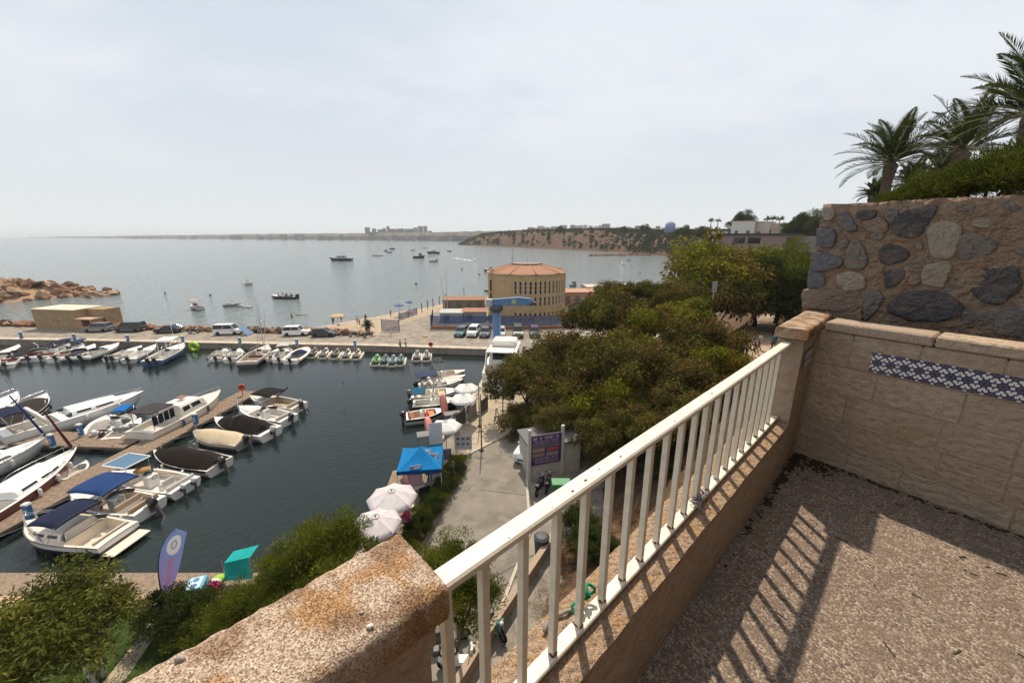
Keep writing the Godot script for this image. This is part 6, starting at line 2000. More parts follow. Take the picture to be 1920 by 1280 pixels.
func car(label: String, kind: String, at: Vector3, turn: float, c: Array, group := "cars parked on the quay") -> Node3D:
	var sh: Dictionary = SHAPES[kind]
	var L: float = sh.L
	var W: float = sh.W
	var o := thing("parked_car", label, "car", at, turn, group)
	var rings := []
	for q in [[-0.5, 0.93], [-0.46, 1.0], [0.46, 1.0], [0.5, 0.93]]:
		var ring := []
		for p in sh.body:
			var x: float = p[0] * L
			var nose := 1.0 - 0.09 * pow(absf(p[0]) * 2.0, 6.0)
			ring.append(Vector3(x * (1.0 if absf(q[0]) < 0.48 else 0.985), 0.6 + (p[1] - 0.6) * q[1], q[0] * W * nose))
		rings.append(ring)
	var st := S()
	loft(st, rings)
	put("body", st, gel(c[0], c[1], c[2]), o)
	# glasshouse
	var g: Array = sh.glass
	var y0: float = sh.body[2][1] - 0.02
	var y1: float = g[4]
	var lo := [Vector3(g[0] * L, y0, -W * 0.46), Vector3(g[1] * L, y0 - 0.02, -W * 0.45), Vector3(g[1] * L, y0 - 0.02, W * 0.45), Vector3(g[0] * L, y0, W * 0.46)]
	var hi := [Vector3(g[2] * L, y1 - 0.06, -W * 0.37), Vector3(g[3] * L, y1 - 0.05, -W * 0.37), Vector3(g[3] * L, y1 - 0.05, W * 0.37), Vector3(g[2] * L, y1 - 0.06, W * 0.37)]
	var names := ["side_glass", "windscreen", "side_glass", "rear_glass"]
	for k in 4:
		st = S()
		quad(st, lo[k], lo[(k + 1) % 4], hi[(k + 1) % 4], hi[k])
		put(names[k], st, glass_dark(), o)
	st = S()
	var rr := []
	for e in [[1.0, 0.0], [0.98, 0.06], [0.8, 0.09]]:
		var ring := []
		for k in 4: ring.append(Vector3(lerpf((g[2] + g[3]) * 0.5 * L, hi[k].x, e[0] * 1.03), hi[k].y - 0.01 + e[1], hi[k].z * e[0] * 1.03))
		rr.append(ring)
	loft(st, rr)
	put("roof", st, gel(c[0], c[1], c[2]), o)
	for k in 4:
		st = S()
		tube(st, [lo[k], hi[k] + Vector3(0, 0.02, 0)], 0.045, 5)
		put("roof_pillar", st, gel(c[0], c[1], c[2]), o)
	for sg in [-1, 1]:
		st = S()
		var mx := lerpf(g[0], g[1], 0.48) * L
		tube(st, [Vector3(mx, y0, sg * W * 0.462), Vector3(mx, y1 - 0.05, sg * W * 0.375)], 0.04, 4)
		put("door_pillar", st, gel(c[0] * 0.8, c[1] * 0.8, c[2] * 0.8), o)
		st = S()
		bevel_box(st, Vector3(g[1] * L - 0.35, y0 + 0.08, sg * W * 0.54), Vector3(0.12, 0.14, 0.18), 0.03)
		put("wing_mirror", st, gel(c[0], c[1], c[2]), o)
		for wx in [-0.31, 0.30]:
			var w := Node3D.new()
			w.name = "wheel"
			o.add_child(w, true)
			w.position = Vector3(wx * L, 0.32, sg * (W * 0.5 - 0.09))
			st = S(true)
			var prof := []
			for q in [[0.2, -0.1], [0.3, -0.1], [0.32, -0.06], [0.32, 0.06], [0.3, 0.105], [0.2, 0.105]]: prof.append([q[0], q[1] * sg])
			lathe(st, prof, 16)
			var ty := put("tyre", st, mt("tyre", 0.018, 0.018, 0.018, 0.9), w)
			ty.rotation.x = PI / 2
			st = S()
			lathe(st, [[0.2, 0.08 * sg], [0.08, 0.1 * sg], [0.03, 0.11 * sg]], 10)
			var rim := put("rim", st, mt("rim_alloy", 0.35, 0.35, 0.36, 0.35, 0.8), w)
			rim.rotation.x = PI / 2
		st = S()
		bevel_box(st, Vector3(0.475 * L, sh.body[4][1] - 0.12, sg * W * 0.36), Vector3(0.16, 0.15, 0.32), 0.04)
		put("headlight", st, mt("lamp_clear", 0.55, 0.56, 0.57, 0.12), o)
		st = S()
		bevel_box(st, Vector3(-0.487 * L, sh.body[1][1] - 0.02, sg * W * 0.40), Vector3(0.08, 0.2, 0.2), 0.03)
		put("tail_light", st, mt("lamp_red", 0.25, 0.015, 0.012, 0.2), o)
	st = S()
	bevel_box(st, Vector3(0.492 * L, 0.5, 0), Vector3(0.05, 0.2, W * 0.5), 0.02)
	put("grille", st, mt("black_plastic", 0.02, 0.02, 0.02, 0.5), o)
	st = S()
	bevel_box(st, Vector3(0.0, 0.26, 0), Vector3(L * 0.9, 0.12, W * 0.96), 0.03)
	put("sill_trim", st, mt("black_plastic", 0.02, 0.02, 0.02, 0.5), o)
	for x in [0.508, -0.506]:
		st = S()
		box(st, Vector3(x * L, 0.42, 0), Vector3(0.02, 0.11, 0.5))
		put("number_plate", st, mt("plate_white", 0.6, 0.6, 0.58, 0.5), o)
	return o

func motorcycle(label: String, at: Vector3, turn: float, c: Array, scooter := false, group := "motorcycles on the quay") -> Node3D:
	var o := thing("scooter" if scooter else "motorcycle", label, "scooter" if scooter else "motorcycle", at, turn, group)
	var black := mt("black_plastic", 0.02, 0.02, 0.02, 0.5)
	var r := 0.24 if scooter else 0.3
	for x in [-0.62, 0.66]:
		var st := S(true)
		var pts := []
		for k in 17: pts.append(Vector3(x + r * cos(TAU * k / 16.0), r + 0.05 + r * sin(TAU * k / 16.0), 0))
		tube(st, pts, 0.06, 7, -1, false)
		var w := put("wheel", st, mt("tyre", 0.018, 0.018, 0.018, 0.9), o)
		st = S()
		var disc := []
		for k in 12: disc.append(Vector2(x + r * 0.8 * cos(TAU * k / 12.0), r + 0.05 + r * 0.8 * sin(TAU * k / 12.0)))
		prism(st, disc, across, -0.02, 0.02)
		put("rim", st, mt("rim_alloy", 0.35, 0.35, 0.36, 0.35, 0.8), w)
	var st2 := S()
	if scooter:
		prism(st2, [Vector2(-0.85, 0.62), Vector2(-0.75, 0.78), Vector2(-0.1, 0.76), Vector2(0.0, 0.4), Vector2(0.3, 0.34), Vector2(0.42, 0.95), Vector2(0.55, 0.98), Vector2(0.5, 0.3), Vector2(0.1, 0.22), Vector2(-0.5, 0.3)], across, -0.17, 0.17)
	else:
		prism(st2, [Vector2(-0.75, 0.72), Vector2(-0.5, 0.68), Vector2(0.05, 0.85), Vector2(0.35, 0.9), Vector2(0.45, 0.7), Vector2(0.3, 0.35), Vector2(-0.25, 0.3), Vector2(-0.35, 0.5)], across, -0.15, 0.15)
	put("bodywork", st2, gel(c[0], c[1], c[2]), o)
	st2 = S()
	bevel_box(st2, Vector3(-0.42, 0.82, 0), Vector3(0.72, 0.12, 0.28), 0.05)
	put("saddle", st2, black, o)
	st2 = S(true)
	tube(st2, [Vector3(0.66, r + 0.05, 0.07), Vector3(0.46, 0.95, 0.07)], 0.03, 6)
	tube(st2, [Vector3(0.66, r + 0.05, -0.07), Vector3(0.46, 0.95, -0.07)], 0.03, 6)
	put("fork", st2, mt("steel_tube", 0.5, 0.5, 0.52, 0.25, 0.9), o)
	st2 = S(true)
	tube(st2, [Vector3(0.36, 1.08, -0.36), Vector3(0.46, 1.0, 0), Vector3(0.36, 1.08, 0.36)], 0.022, 6)
	put("handlebar", st2, black, o)
	st2 = S(true)
	blob(st2, Vector3(0.58, 0.9, 0), Vector3(0.1, 0.1, 0.1), 0.0, 1)
	put("headlight", st2, mt("lamp_clear", 0.55, 0.56, 0.57, 0.12), o)
	if scooter:
		st2 = S()
		bevel_box(st2, Vector3(-0.9, 0.98, 0), Vector3(0.32, 0.28, 0.36), 0.06)
		put("top_box", st2, black, o)
	return o

func cars() -> void:
	var along := -0.06
	car("silver grey estate car parked beside the block house", "suv", gp(186, 621, QUAY_Y), PI + 0.08, [0.16, 0.16, 0.165])
	car("dark green box van parked beyond the silver estate", "van", gp(245, 621, QUAY_Y), PI + 0.08, [0.045, 0.05, 0.05])
	car("black sedan parked between the dark van and motorcycle", "sedan", gp(317, 623, QUAY_Y), PI + 0.08, [0.02, 0.02, 0.024])
	car("white van with blue sunshade over its bonnet", "van", gp(430, 626, QUAY_Y), 0.08, [0.6, 0.6, 0.6])
	car("white hatchback parked nose to the charcoal car", "suv", gp(557, 628, QUAY_Y), 0.08, [0.68, 0.68, 0.68])
	car("charcoal hatchback parked behind the white hatchback", "hatch", gp(608, 630, QUAY_Y), 0.08, [0.035, 0.036, 0.04])
	var st := S()
	var p := gp(463, 627, QUAY_Y)
	quad(st, p + Vector3(-0.9, 1.5, -0.7), p + Vector3(-0.9, 1.5, 0.9), p + Vector3(0.8, 0.1, 1.1), p + Vector3(0.8, 0.1, -0.8))
	quad(st, p + Vector3(-0.9, 1.47, -0.7), p + Vector3(-0.9, 1.47, 0.9), p + Vector3(0.8, 0.07, 1.1), p + Vector3(0.8, 0.07, -0.8))
	tag(put("car_tarpaulin", st, cloth(0.16, 0.24, 0.42)), "pale blue sheet draped down in front of the white van", "tarpaulin")
	motorcycle("heavy black motorcycle parked beside the black sedan", gp(363, 625, QUAY_Y), 0.1, [0.02, 0.02, 0.022])
	motorcycle("dark red motorcycle by the boulders next to the white van", gp(492, 623, QUAY_Y), 0.3, [0.06, 0.02, 0.02])
	motorcycle("black motorcycle next to the charcoal hatchback", gp(664, 631, QUAY_Y), 0.1, [0.03, 0.03, 0.032])
	motorcycle("black motorcycle turned away beside the small palm", gp(690, 632, QUAY_Y), 0.9, [0.025, 0.025, 0.028])
	var g := "cars parked in front of the yard fence"
	var f := -PI / 2
	car("dark teal car nose out at the end of the fence row", "hatch", gp(865, 628, QUAY_Y), f - 0.15, [0.03, 0.10, 0.10], g)
	car("white car nose out beside the teal car", "suv", gp(888, 628, QUAY_Y), f - 0.1, [0.68, 0.68, 0.67], g)
	car("dark blue car half hidden behind the blue crane column", "hatch", gp(910, 629, QUAY_Y), f - 0.05, [0.035, 0.06, 0.09], g)
	car("silver car nose out just right of the crane column", "hatch", gp(939, 629, QUAY_Y), f, [0.42, 0.42, 0.42], g)
	car("dark green van nose out under the fence", "van", gp(971, 629, QUAY_Y), f, [0.04, 0.07, 0.05], g)
	car("plum coloured car beside the tree crown", "suv", gp(1002, 629, QUAY_Y), f, [0.06, 0.055, 0.085], g)
	car("white car on the lane beside the kiosk", "suv", Vector3(1.75, QUAY_Y, -28.6), -PI / 2 - 0.45, [0.62, 0.63, 0.65], "cars on the lane")
	var g2 := "scooters on the lane below the terrace"
	motorcycle("white scooter with black saddle parked below the terrace", gp(862, 1248, QUAY_Y), 0.15, [0.66, 0.66, 0.64], true, g2)
	motorcycle("teal scooter beside the low retaining wall", gp(930, 1180, QUAY_Y) + Vector3(-0.1, 0, 0), -0.9, [0.06, 0.22, 0.2], true, g2)
	motorcycle("dark scooter standing behind the white scooter", gp(842, 1206, QUAY_Y), 0.3, [0.06, 0.07, 0.07], true, g2)
	motorcycle("black motorcycle beside the kiosk board", gp(1012, 920, QUAY_Y), 1.2, [0.02, 0.02, 0.022], false, g2)
	motorcycle("second black motorcycle next to the green bin", gp(1028, 915, QUAY_Y), 1.3, [0.03, 0.03, 0.033], false, g2)
	# wheeled bin
	var o := thing("wheeled_bin", "green wheeled bin behind the motorcycles", "bin", gp(1043, 930, QUAY_Y) + Vector3(0.3, 0, 0))
	st = S()
	var rings := []
	for q in [[0.0, 0.5], [0.95, 0.62]]: rings.append([Vector3(-q[1], q[0] + 0.1, -0.35), Vector3(q[1], q[0] + 0.1, -0.35), Vector3(q[1], q[0] + 0.1, 0.35), Vector3(-q[1], q[0] + 0.1, 0.35)])
	loft(st, rings)
	put("tub", st, mt("bin_green", 0.02, 0.16, 0.06, 0.55), o)
	st = S()
	bevel_box(st, Vector3(0, 1.1, 0), Vector3(1.3, 0.1, 0.8), 0.04)
	put("lid", st, mt("bin_lid", 0.03, 0.2, 0.08, 0.5), o)
	for x in [-0.42, 0.42]:
		st = S()
		tube(st, [Vector3(x, 0.1, -0.3), Vector3(x, 0.1, -0.24)], 0.1, 10)
		put("wheel", st, mt("tyre", 0.018, 0.018, 0.018, 0.9), o)
	# dark litter bin at the foot of the slope
	st = S()
	var bp := gp(1015, 1035, QUAY_Y)
	lathe(st, [[0.36, 0.0], [0.42, 1.0], [0.44, 1.02], [0.3, 1.12], [0.05, 1.16]], 14, bp)
	tag(put("litter_bin", st, mt("bin_dark", 0.03, 0.035, 0.05, 0.6)), "dark round litter bin at the foot of the slope", "bin")

# ---------- promenade with stalls and parasols ----------
func parasol(label: String, u: float, v: float, r: float, c: Array, n := 8, h := 2.45, square := false) -> void:
	var top := gp(u, v, QUAY_Y + h)
	var o := thing("parasol", label, "parasol", Vector3(top.x, QUAY_Y, top.z), 0.2, "parasols along the promenade")
	var m := cloth(c[0], c[1], c[2])
	for k in n:
		var st := S(true)
		var a0 := TAU * k / n
		var a1 := TAU * (k + 1) / n
		var rows := []
		for i in 6:
			var f := i / 5.0
			var ring := []
			for j in 5:
				var an := lerpf(a0, a1, j / 4.0)
				var e := Vector3(cos(a0), 0, sin(a0)).lerp(Vector3(cos(a1), 0, sin(a1)), j / 4.0)
				var sag := 0.06 * sin(PI * j / 4.0) * f
				ring.append(e * r * (0.04 + 0.96 * f) + Vector3(0, h + r * 0.32 * (1.0 - pow(f, 1.15)) - sag, 0))
			rows.append(ring)
		loft(st, rows, false, false)
		for j in 4: quad(st, rows[5][j], rows[5][j + 1], rows[5][j + 1] - Vector3(0, 0.14, 0), rows[5][j] - Vector3(0, 0.14, 0))
		put("canopy_panel", st, m, o)
		st = S()
		tube(st, [Vector3(0, h - 0.1, 0), Vector3(cos(a0) * r * 0.97, h - 0.02, sin(a0) * r * 0.97)], 0.012, 4)
		put("rib", st, mt("rib_grey", 0.3, 0.3, 0.3, 0.5), o)
	var s2 := S(true)
	tube(s2, [Vector3(0, 0.05, 0), Vector3(0, h + r * 0.34, 0)], 0.03, 7)
	put("pole", s2, mt("pole_wood", 0.12, 0.07, 0.05, 0.7), o)
	s2 = S()
	lathe(s2, [[0.3, 0.0], [0.3, 0.08], [0.06, 0.12], [0.05, 0.3]], 12)
	put("base", s2, mt("parasol_base", 0.1, 0.1, 0.1, 0.8), o)
	s2 = S(true)
	var pts := []
	for k in 13: pts.append(Vector3(0.2 * cos(TAU * k / 12.0), h + r * 0.30, 0.2 * sin(TAU * k / 12.0)))
	tube(s2, pts, 0.018, 5, -1, false)
	lathe(s2, [[0.05, h + r * 0.3], [0.05, h + r * 0.36], [0.01, h + r * 0.4]], 8)
	put("finial", s2, mt("rib_grey", 0.3, 0.3, 0.3, 0.5), o)
func banner(called: String, label: String, a: Vector3, w: float, h: float, turn: float, lift: float, tex: ImageTexture, lean := 0.0, category := "banner") -> void:
	var o := thing(called, label, category, a, turn)
	var st := S()
	box(st, Vector3(0, lift + h * 0.5, 0), Vector3(w + 0.04, h + 0.04, 0.03))
	put("frame", st, mt("banner_frame", 0.25, 0.25, 0.26, 0.5), o)
	st = S()
	uvquad(st, Vector3(-w * 0.5, lift + h, 0.018), Vector3(w * 0.5, lift + h, 0.018), Vector3(w * 0.5, lift, 0.018), Vector3(-w * 0.5, lift, 0.018))
	var m := StandardMaterial3D.new()
	m.resource_name = called + "_print"
	m.roughness = 0.6
	m.albedo_texture = tex
	put("print", st, m, o)
	for x in [-w * 0.42, w * 0.42]:
		st = S()
		tube(st, [Vector3(x, 0, 0), Vector3(x, lift + 0.05, 0)], 0.02, 5)
		put("leg", st, mt("banner_frame", 0.25, 0.25, 0.26, 0.5), o)
	for x in [-w * 0.42, w * 0.42]:
		st = S()
		box(st, Vector3(x, 0.02, 0), Vector3(0.06, 0.04, 0.5))
		put("foot", st, mt("banner_frame", 0.25, 0.25, 0.26, 0.5), o)
	o.rotation.x = lean
func table_set(label: String, p: Vector3, w: float, d: float, h: float, c: Array, called := "table") -> void:
	var o := thing(called, label, "table", p, 0.3)
	var m := mt("table_%.2f_%.2f" % [c[0], c[2]], c[0], c[1], c[2], 0.7)
	var st := S()
	bevel_box(st, Vector3(0, h, 0), Vector3(w, 0.05, d), 0.015)
	put("top", st, m, o)
	for q in [[-1, -1], [1, -1], [1, 1], [-1, 1]]:
		st = S()
		box(st, Vector3(q[0] * (w * 0.5 - 0.06), h * 0.5, q[1] * (d * 0.5 - 0.06)), Vector3(0.05, h, 0.05))
		put("leg", st, m, o)
func board_shape(st: SurfaceTool, L: float, w: float) -> void:
	var rings := []
	for i in 9:
		var k := i / 8.0
		var hw := w * 0.5 * sqrt(maxf(0.02, 1.0 - pow(absf(k * 2.0 - 1.0), 2.6)))
		rings.append([Vector3(-hw, L * k, 0), Vector3(0, L * k, 0.05), Vector3(hw, L * k, 0), Vector3(0, L * k, -0.05)])
	loft(st, rings)

func promenade() -> void:
	rng.seed = 23
	# timber seating deck over the edge of the quay
	var dk := thing("seating_deck", "timber seating deck under the parasols", "deck", Vector3(-7.3, QUAY_Y, -21.5), 0.08)
	var st := S()
	for k in 60: box(st, Vector3(0, 0.06, -4.6 + k * 0.155), Vector3(2.5, 0.04, 0.14))
	put("planks", st, mottled("pier_planks", Color.WHITE, Color.WHITE, Color.WHITE, 1.0), dk).set_meta("kind", "stuff")
	parasol("large lilac white parasol over the seating deck", 735, 932, 1.42, [0.56, 0.54, 0.58])
	parasol("lilac white parasol half behind the near pillar", 705, 980, 1.3, [0.56, 0.54, 0.58])
	parasol("white six sided parasol beyond the rental boats", 875, 727, 1.35, [0.66, 0.68, 0.69], 6, 2.4)
	parasol("white six sided parasol above the pink paddle boards", 869, 747, 1.35, [0.66, 0.68, 0.69], 6, 2.4)
	parasol("white six sided parasol behind the tall price banner", 835, 798, 1.35, [0.66, 0.68, 0.69], 6, 2.4)
	# pop-up gazebo
	var c := gp(789, 850, QUAY_Y + 2.5)
	var o := thing("gazebo", "bright blue pop-up gazebo on the promenade", "gazebo", Vector3(c.x, QUAY_Y, c.z), 0.12)
	var blue := cloth(0.012, 0.18, 0.46)
	var dark := cloth(0.008, 0.06, 0.2)
	var e := [Vector3(-1.45, 2.15, -1.5), Vector3(1.45, 2.15, -1.5), Vector3(1.45, 2.15, 1.5), Vector3(-1.45, 2.15, 1.5)]
	for k in 4:
		st = S(true)
		var a: Vector3 = e[k]
		var b: Vector3 = e[(k + 1) % 4]
		var top := Vector3(0, 3.05, 0)
		var rows := []
		for i in 6:
			var f := i / 5.0
			var row := []
			for j in 6: row.append(a.lerp(top, f).lerp(b.lerp(top, f), j / 5.0) - Vector3(0, 0.1 * sin(PI * f) + 0.05 * sin(PI * j / 5.0) * (1.0 - f), 0))
			rows.append(row)
		loft(st, rows, false, false)
		put("roof_panel", st, blue, o)
		st = S()
		quad(st, a, b, b - Vector3(0, 0.28, 0), a - Vector3(0, 0.28, 0))
		put("valance", st, dark, o)
		st = S()
		box(st, Vector3(a.x * 0.98, 1.08, a.z * 0.98), Vector3(0.045, 2.16, 0.045))
		put("leg", st, mt("gazebo_leg", 0.5, 0.5, 0.5, 0.5), o)
	# white script on the roof
	st = S(true)
	for q in [[[-0.1, 0.55], [0.2, 0.75], [0.1, 0.5], [0.35, 0.8], [0.3, 0.5]], [[0.45, 0.6], [0.6, 0.8], [0.55, 0.5], [0.75, 0.75]], [[0.5, 0.15], [0.7, 0.35], [0.85, 0.1]]]:
		var pts := []
		for k in q:
			var f: float = k[1]
			pts.append(Vector3(1.45 * (1.0 - f) + 0.03, 2.15 + 0.9 * f - 0.05, (k[0] - 0.3) * 1.6 * (1.0 - f)))
		tube(st, pts, 0.022, 4)
	put("roof_script", st, mt("script_white", 0.6, 0.65, 0.68, 0.8), o)
	# printed banners and boards
	var white := lin(0.52, 0.55, 0.57)
	var ink := lin(0.10, 0.11, 0.13)
	var many := []
	for k in 11: many.append([0.06 + 0.062 * k, 0.026, 6, 6])
	banner("price_banner", "tall pale price banner with blue foot before a white parasol", gp(820, 872, QUAY_Y), 0.95, 2.1, 0.25, 1.45, printed(96, 224, white, ink, 3, many, [[0, 0.82, 1, 0.18, lin(0.06, 0.25, 0.42)]]))
	banner("price_banner", "white price list banner hung at the gazebo corner", gp(812, 912, QUAY_Y), 0.95, 1.6, 0.2, 1.0, printed(112, 176, lin(0.58, 0.59, 0.57), ink, 9, many.slice(0, 10), [[0, 0.87, 1, 0.13, lin(0.04, 0.25, 0.45)]]))
	banner("boat_board", "grey board showing six boats beside the lane", gp(869, 850, QUAY_Y), 1.35, 1.15, 0.05, 0.35, printed(128, 112, lin(0.34, 0.36, 0.38), lin(0.16, 0.17, 0.19), 15, [[0.36, 0.03, 5, 4], [0.78, 0.03, 6, 4]], [[0.1, 0.12, 0.2, 0.18, lin(0.07, 0.08, 0.09)], [0.4, 0.12, 0.2, 0.18, lin(0.07, 0.08, 0.09)], [0.7, 0.12, 0.2, 0.18, lin(0.07, 0.08, 0.09)], [0.1, 0.52, 0.18, 0.16, lin(0.07, 0.08, 0.09)], [0.4, 0.52, 0.18, 0.16, lin(0.07, 0.08, 0.09)], [0.7, 0.52, 0.18, 0.16, lin(0.07, 0.08, 0.09)]]), -0.12, "board")
	banner("boat_board", "small dark grey board standing in the hedge", gp(838, 872, QUAY_Y), 0.7, 0.9, 0.2, 0.5, printed(96, 112, lin(0.12, 0.13, 0.18), lin(0.3, 0.32, 0.36), 19, [[0.1, 0.05, 4, 4], [0.4, 0.05, 4, 4], [0.7, 0.05, 4, 4]]), 0.0, "board")
	banner("purple_banner", "purple and pink banner in front of the gazebo", gp(783, 932, QUAY_Y), 0.75, 1.5, 0.3, 0.9, printed(80, 160, lin(0.22, 0.2, 0.42), lin(0.5, 0.3, 0.36), 29, [[0.5, 0.05, 4, 4], [0.65, 0.05, 4, 4]], [[0.0, 0.45, 1, 0.55, lin(0.34, 0.2, 0.27)], [0.35, 0.05, 0.6, 0.3, lin(0.6, 0.6, 0.62)]]))
	# pink paddle boards propped on racks
	for q in [[846, 778, 0.5, "pink paddle board propped upright below a white parasol"], [822, 822, 0.9, "pink paddle board leaning beside the tall price banner"], [783, 905, 1.0, "salmon paddle board leaning under the gazebo"]]:
		st = S(true)
		board_shape(st, 2.3, 0.75)
		var bo := put("paddle_board", st, mt("board_pink", 0.55, 0.2, 0.17, 0.5))
		bo.transform = Transform3D(Basis(Vector3.UP, 0.4) * Basis(Vector3.RIGHT, -q[2]), gp(q[0], q[1], QUAY_Y + 0.1) + Vector3(-0.5, 0, 0.3))
		tag(bo, q[3], "paddle board", "pink paddle boards")
	table_set("grey counter table behind the pink paddle board", gp(853, 790, QUAY_Y), 2.0, 0.9, 0.9, [0.14, 0.13, 0.13])
	table_set("dark grey counter below the white parasol and banner", gp(805, 830, QUAY_Y), 2.0, 1.0, 0.9, [0.12, 0.12, 0.13])
	table_set("pale low table on the seating deck under the lilac parasol", gp(757, 965, QUAY_Y + 0.08), 1.3, 0.8, 0.7, [0.45, 0.38, 0.28])
	table_set("grey table beside the hedge under the lilac parasol", gp(780, 930, QUAY_Y + 0.08), 1.2, 0.8, 0.75, [0.3, 0.3, 0.3])
	# maroon cushions, stools
	for q in [[885, 778, [0.10, 0.015, 0.018], "maroon cushioned seat beside the promenade wall"], [866, 765, [0.05, 0.03, 0.035], "dark cushioned seat under the white parasol"], [840, 905, [0.03, 0.03, 0.032], "black bar stool beside the hedge"], [800, 940, [0.02, 0.02, 0.022], "black cushioned seat beside the hedge"]]:
		var so := thing("lounge_seat", q[3], "seat", gp(q[0], q[1], QUAY_Y), 0.5)
		var m := cloth(q[2][0], q[2][1], q[2][2])
		st = S()
		bevel_box(st, Vector3(0, 0.38, 0), Vector3(0.8, 0.2, 0.7), 0.06)
		put("cushion", st, m, so)
		st = S()
		bevel_box(st, Vector3(0, 0.68, -0.32), Vector3(0.8, 0.5, 0.14), 0.05)
		put("backrest", st, m, so)
		for k in [[-1, -1], [1, -1], [1, 1], [-1, 1]]:
			st = S()
			box(st, Vector3(k[0] * 0.34, 0.15, k[1] * 0.28), Vector3(0.05, 0.3, 0.05))
			put("leg", st, mt("black_plastic", 0.02, 0.02, 0.02, 0.5), so)
	# dark promenade wall with slanting windbreaks
	for k in 4:
		st = S()
		var p := gp(908 - 22 * k, 770 + 14 * k, QUAY_Y)
		box(st, Vector3(0, 0.7, 0), Vector3(1.5, 1.3, 0.05))
		for x in [-0.72, 0.72]: box(st, Vector3(x, 0.75, 0.01), Vector3(0.06, 1.5, 0.07))
		var w := put("windbreak", st, mt("windbreak_%d" % (k % 2), 0.06 + 0.2 * (k % 2), 0.055 + 0.19 * (k % 2), 0.055 + 0.19 * (k % 2), 0.7))
		w.transform = Transform3D(Basis(Vector3.UP, 1.15), p)
		tag(w, ["dark", "pale grey"][k % 2] + " windbreak panel " + ["nearest the hauled-out yacht", "between the two outer white parasols", "beside the maroon seat", "behind the grey boat board"][k], "windbreak", "windbreak panels")
	# lamp posts and stands
	for q in [[903, 845, 5.0, "slim dark lamp post beside the grey boat board"], [899, 800, 4.2, "slim dark lamp post on the pavement edge"], [943, 790, 3.2, "short dark post standing on the flagged pavement"]]:
		var lp := thing("lamp_post", q[3], "lamp post", gp(q[0], q[1], QUAY_Y))
		st = S(true)
		tube(st, [Vector3.ZERO, Vector3(0, q[2], 0)], 0.06, 7, 0.04)
		put("pole", st, mt("post_dark", 0.05, 0.04, 0.035, 0.7), lp)
		st = S()
		lathe(st, [[0.2, 0.0], [0.18, 0.14], [0.07, 0.2]], 10)
		put("base", st, mt("post_dark", 0.05, 0.04, 0.035, 0.7), lp)
		st = S()
		box(st, Vector3(0, q[2] * 0.35, 0), Vector3(0.5, 0.08, 0.08))
		put("cross_bar", st, mt("post_dark", 0.05, 0.04, 0.035, 0.7), lp)
	var es := thing("easel_stand", "dark metal easel standing on the flagged pavement", "stand", gp(932, 800, QUAY_Y), 0.3)
	for q in [[-0.3, 0.0], [0.3, 0.0], [0.0, -0.5]]:
		st = S()
		tube(st, [Vector3(q[0], 0, q[1]), Vector3(q[0] * 0.2, 1.8, -0.1)], 0.03, 5)
		put("leg", st, mt("post_dark", 0.05, 0.04, 0.035, 0.7), es)
	st = S()
	box(st, Vector3(0, 1.0, 0), Vector3(0.6, 0.06, 0.1))
	put("ledge", st, mt("post_dark", 0.05, 0.04, 0.035, 0.7), es)
	# boat trailer on the slip
	var tr := thing("boat_trailer", "dark boat trailer left on the flagged pavement", "trailer", Vector3(-0.6, QUAY_Y, -40.6), 1.3)
	for z in [-0.7, 0.7]:
		st = S()
		box(st, Vector3(0, 0.45, z), Vector3(4.2, 0.1, 0.08))
		put("side_rail", st, mt("crane_dark", 0.04, 0.045, 0.05, 0.6), tr)
		st = S()
		tube(st, [Vector3(-0.6, 0.32, z * 1.2), Vector3(-0.6, 0.32, z * 1.4)], 0.32, 14)
		put("wheel", st, mt("tyre", 0.018, 0.018, 0.018, 0.9), tr)
	for x in [-1.8, -0.6, 0.8, 2.0]:
		st = S()
		box(st, Vector3(x, 0.42, 0), Vector3(0.08, 0.08, 1.4))
		put("cross_member", st, mt("crane_dark", 0.04, 0.045, 0.05, 0.6), tr)
	# things on the timber pier: teardrop flag, black table, blue box, pink cloth, teal windbreak
	var fl := thing("teardrop_flag", "blue and violet teardrop flag on the timber pier", "flag", gp(308, 1138, QUAY_Y + 0.03), 0.7)
	fl.scale = Vector3.ONE * 1.4
	st = S(true)
	var pole := []
	for i in 13:
		var k := i / 12.0
		pole.append(Vector3(0.75 * pow(k, 3.2) + 0.02, 3.1 * k - 0.35 * pow(k, 7.0), 0))
	tube(st, pole, 0.025, 6, 0.012)
	put("pole", st, mt("flag_pole", 0.03, 0.03, 0.06, 0.5), fl)
	st = S()
	for i in range(2, 12):
		var k0 := i / 12.0
		var k1 := (i + 1) / 12.0
		var w0 := 0.62 * pow(sin(PI * clampf((k0 - 0.1) * 0.92, 0, 1)), 0.8)
		var w1 := 0.62 * pow(sin(PI * clampf((k1 - 0.1) * 0.92, 0, 1)), 0.8)
		if i == 11: w1 = 0.02
		var bow := Vector3(0, 0, 0.05)
		var p := [pole[i], pole[i + 1], pole[i + 1] + Vector3(w1 * 0.9, -w1 * 0.35, 0) + bow, pole[i] + Vector3(w0 * 0.9, -w0 * 0.35, 0) + bow]
		var t := [Vector2(0, 1.0 - k0), Vector2(0, 1.0 - k1), Vector2(1, 1.0 - k1), Vector2(1, 1.0 - k0)]
		for j in [0, 1, 2, 0, 2, 3]:
			st.set_uv(t[j])
			st.add_vertex(p[j])
	var fm := mt("flag_print", 1, 1, 1, 0.8)
	fm.albedo_texture = flag_print()
	fm.backlight_enabled = true
	fm.backlight = lin(0.7, 0.7, 0.7)
	put("cloth", st, fm, fl)
	st = S()
	bevel_box(st, Vector3(0, 0.04, 0), Vector3(0.5, 0.08, 0.5), 0.03)
	box(st, Vector3(0.1, 0.1, 0), Vector3(0.7, 0.05, 0.1))
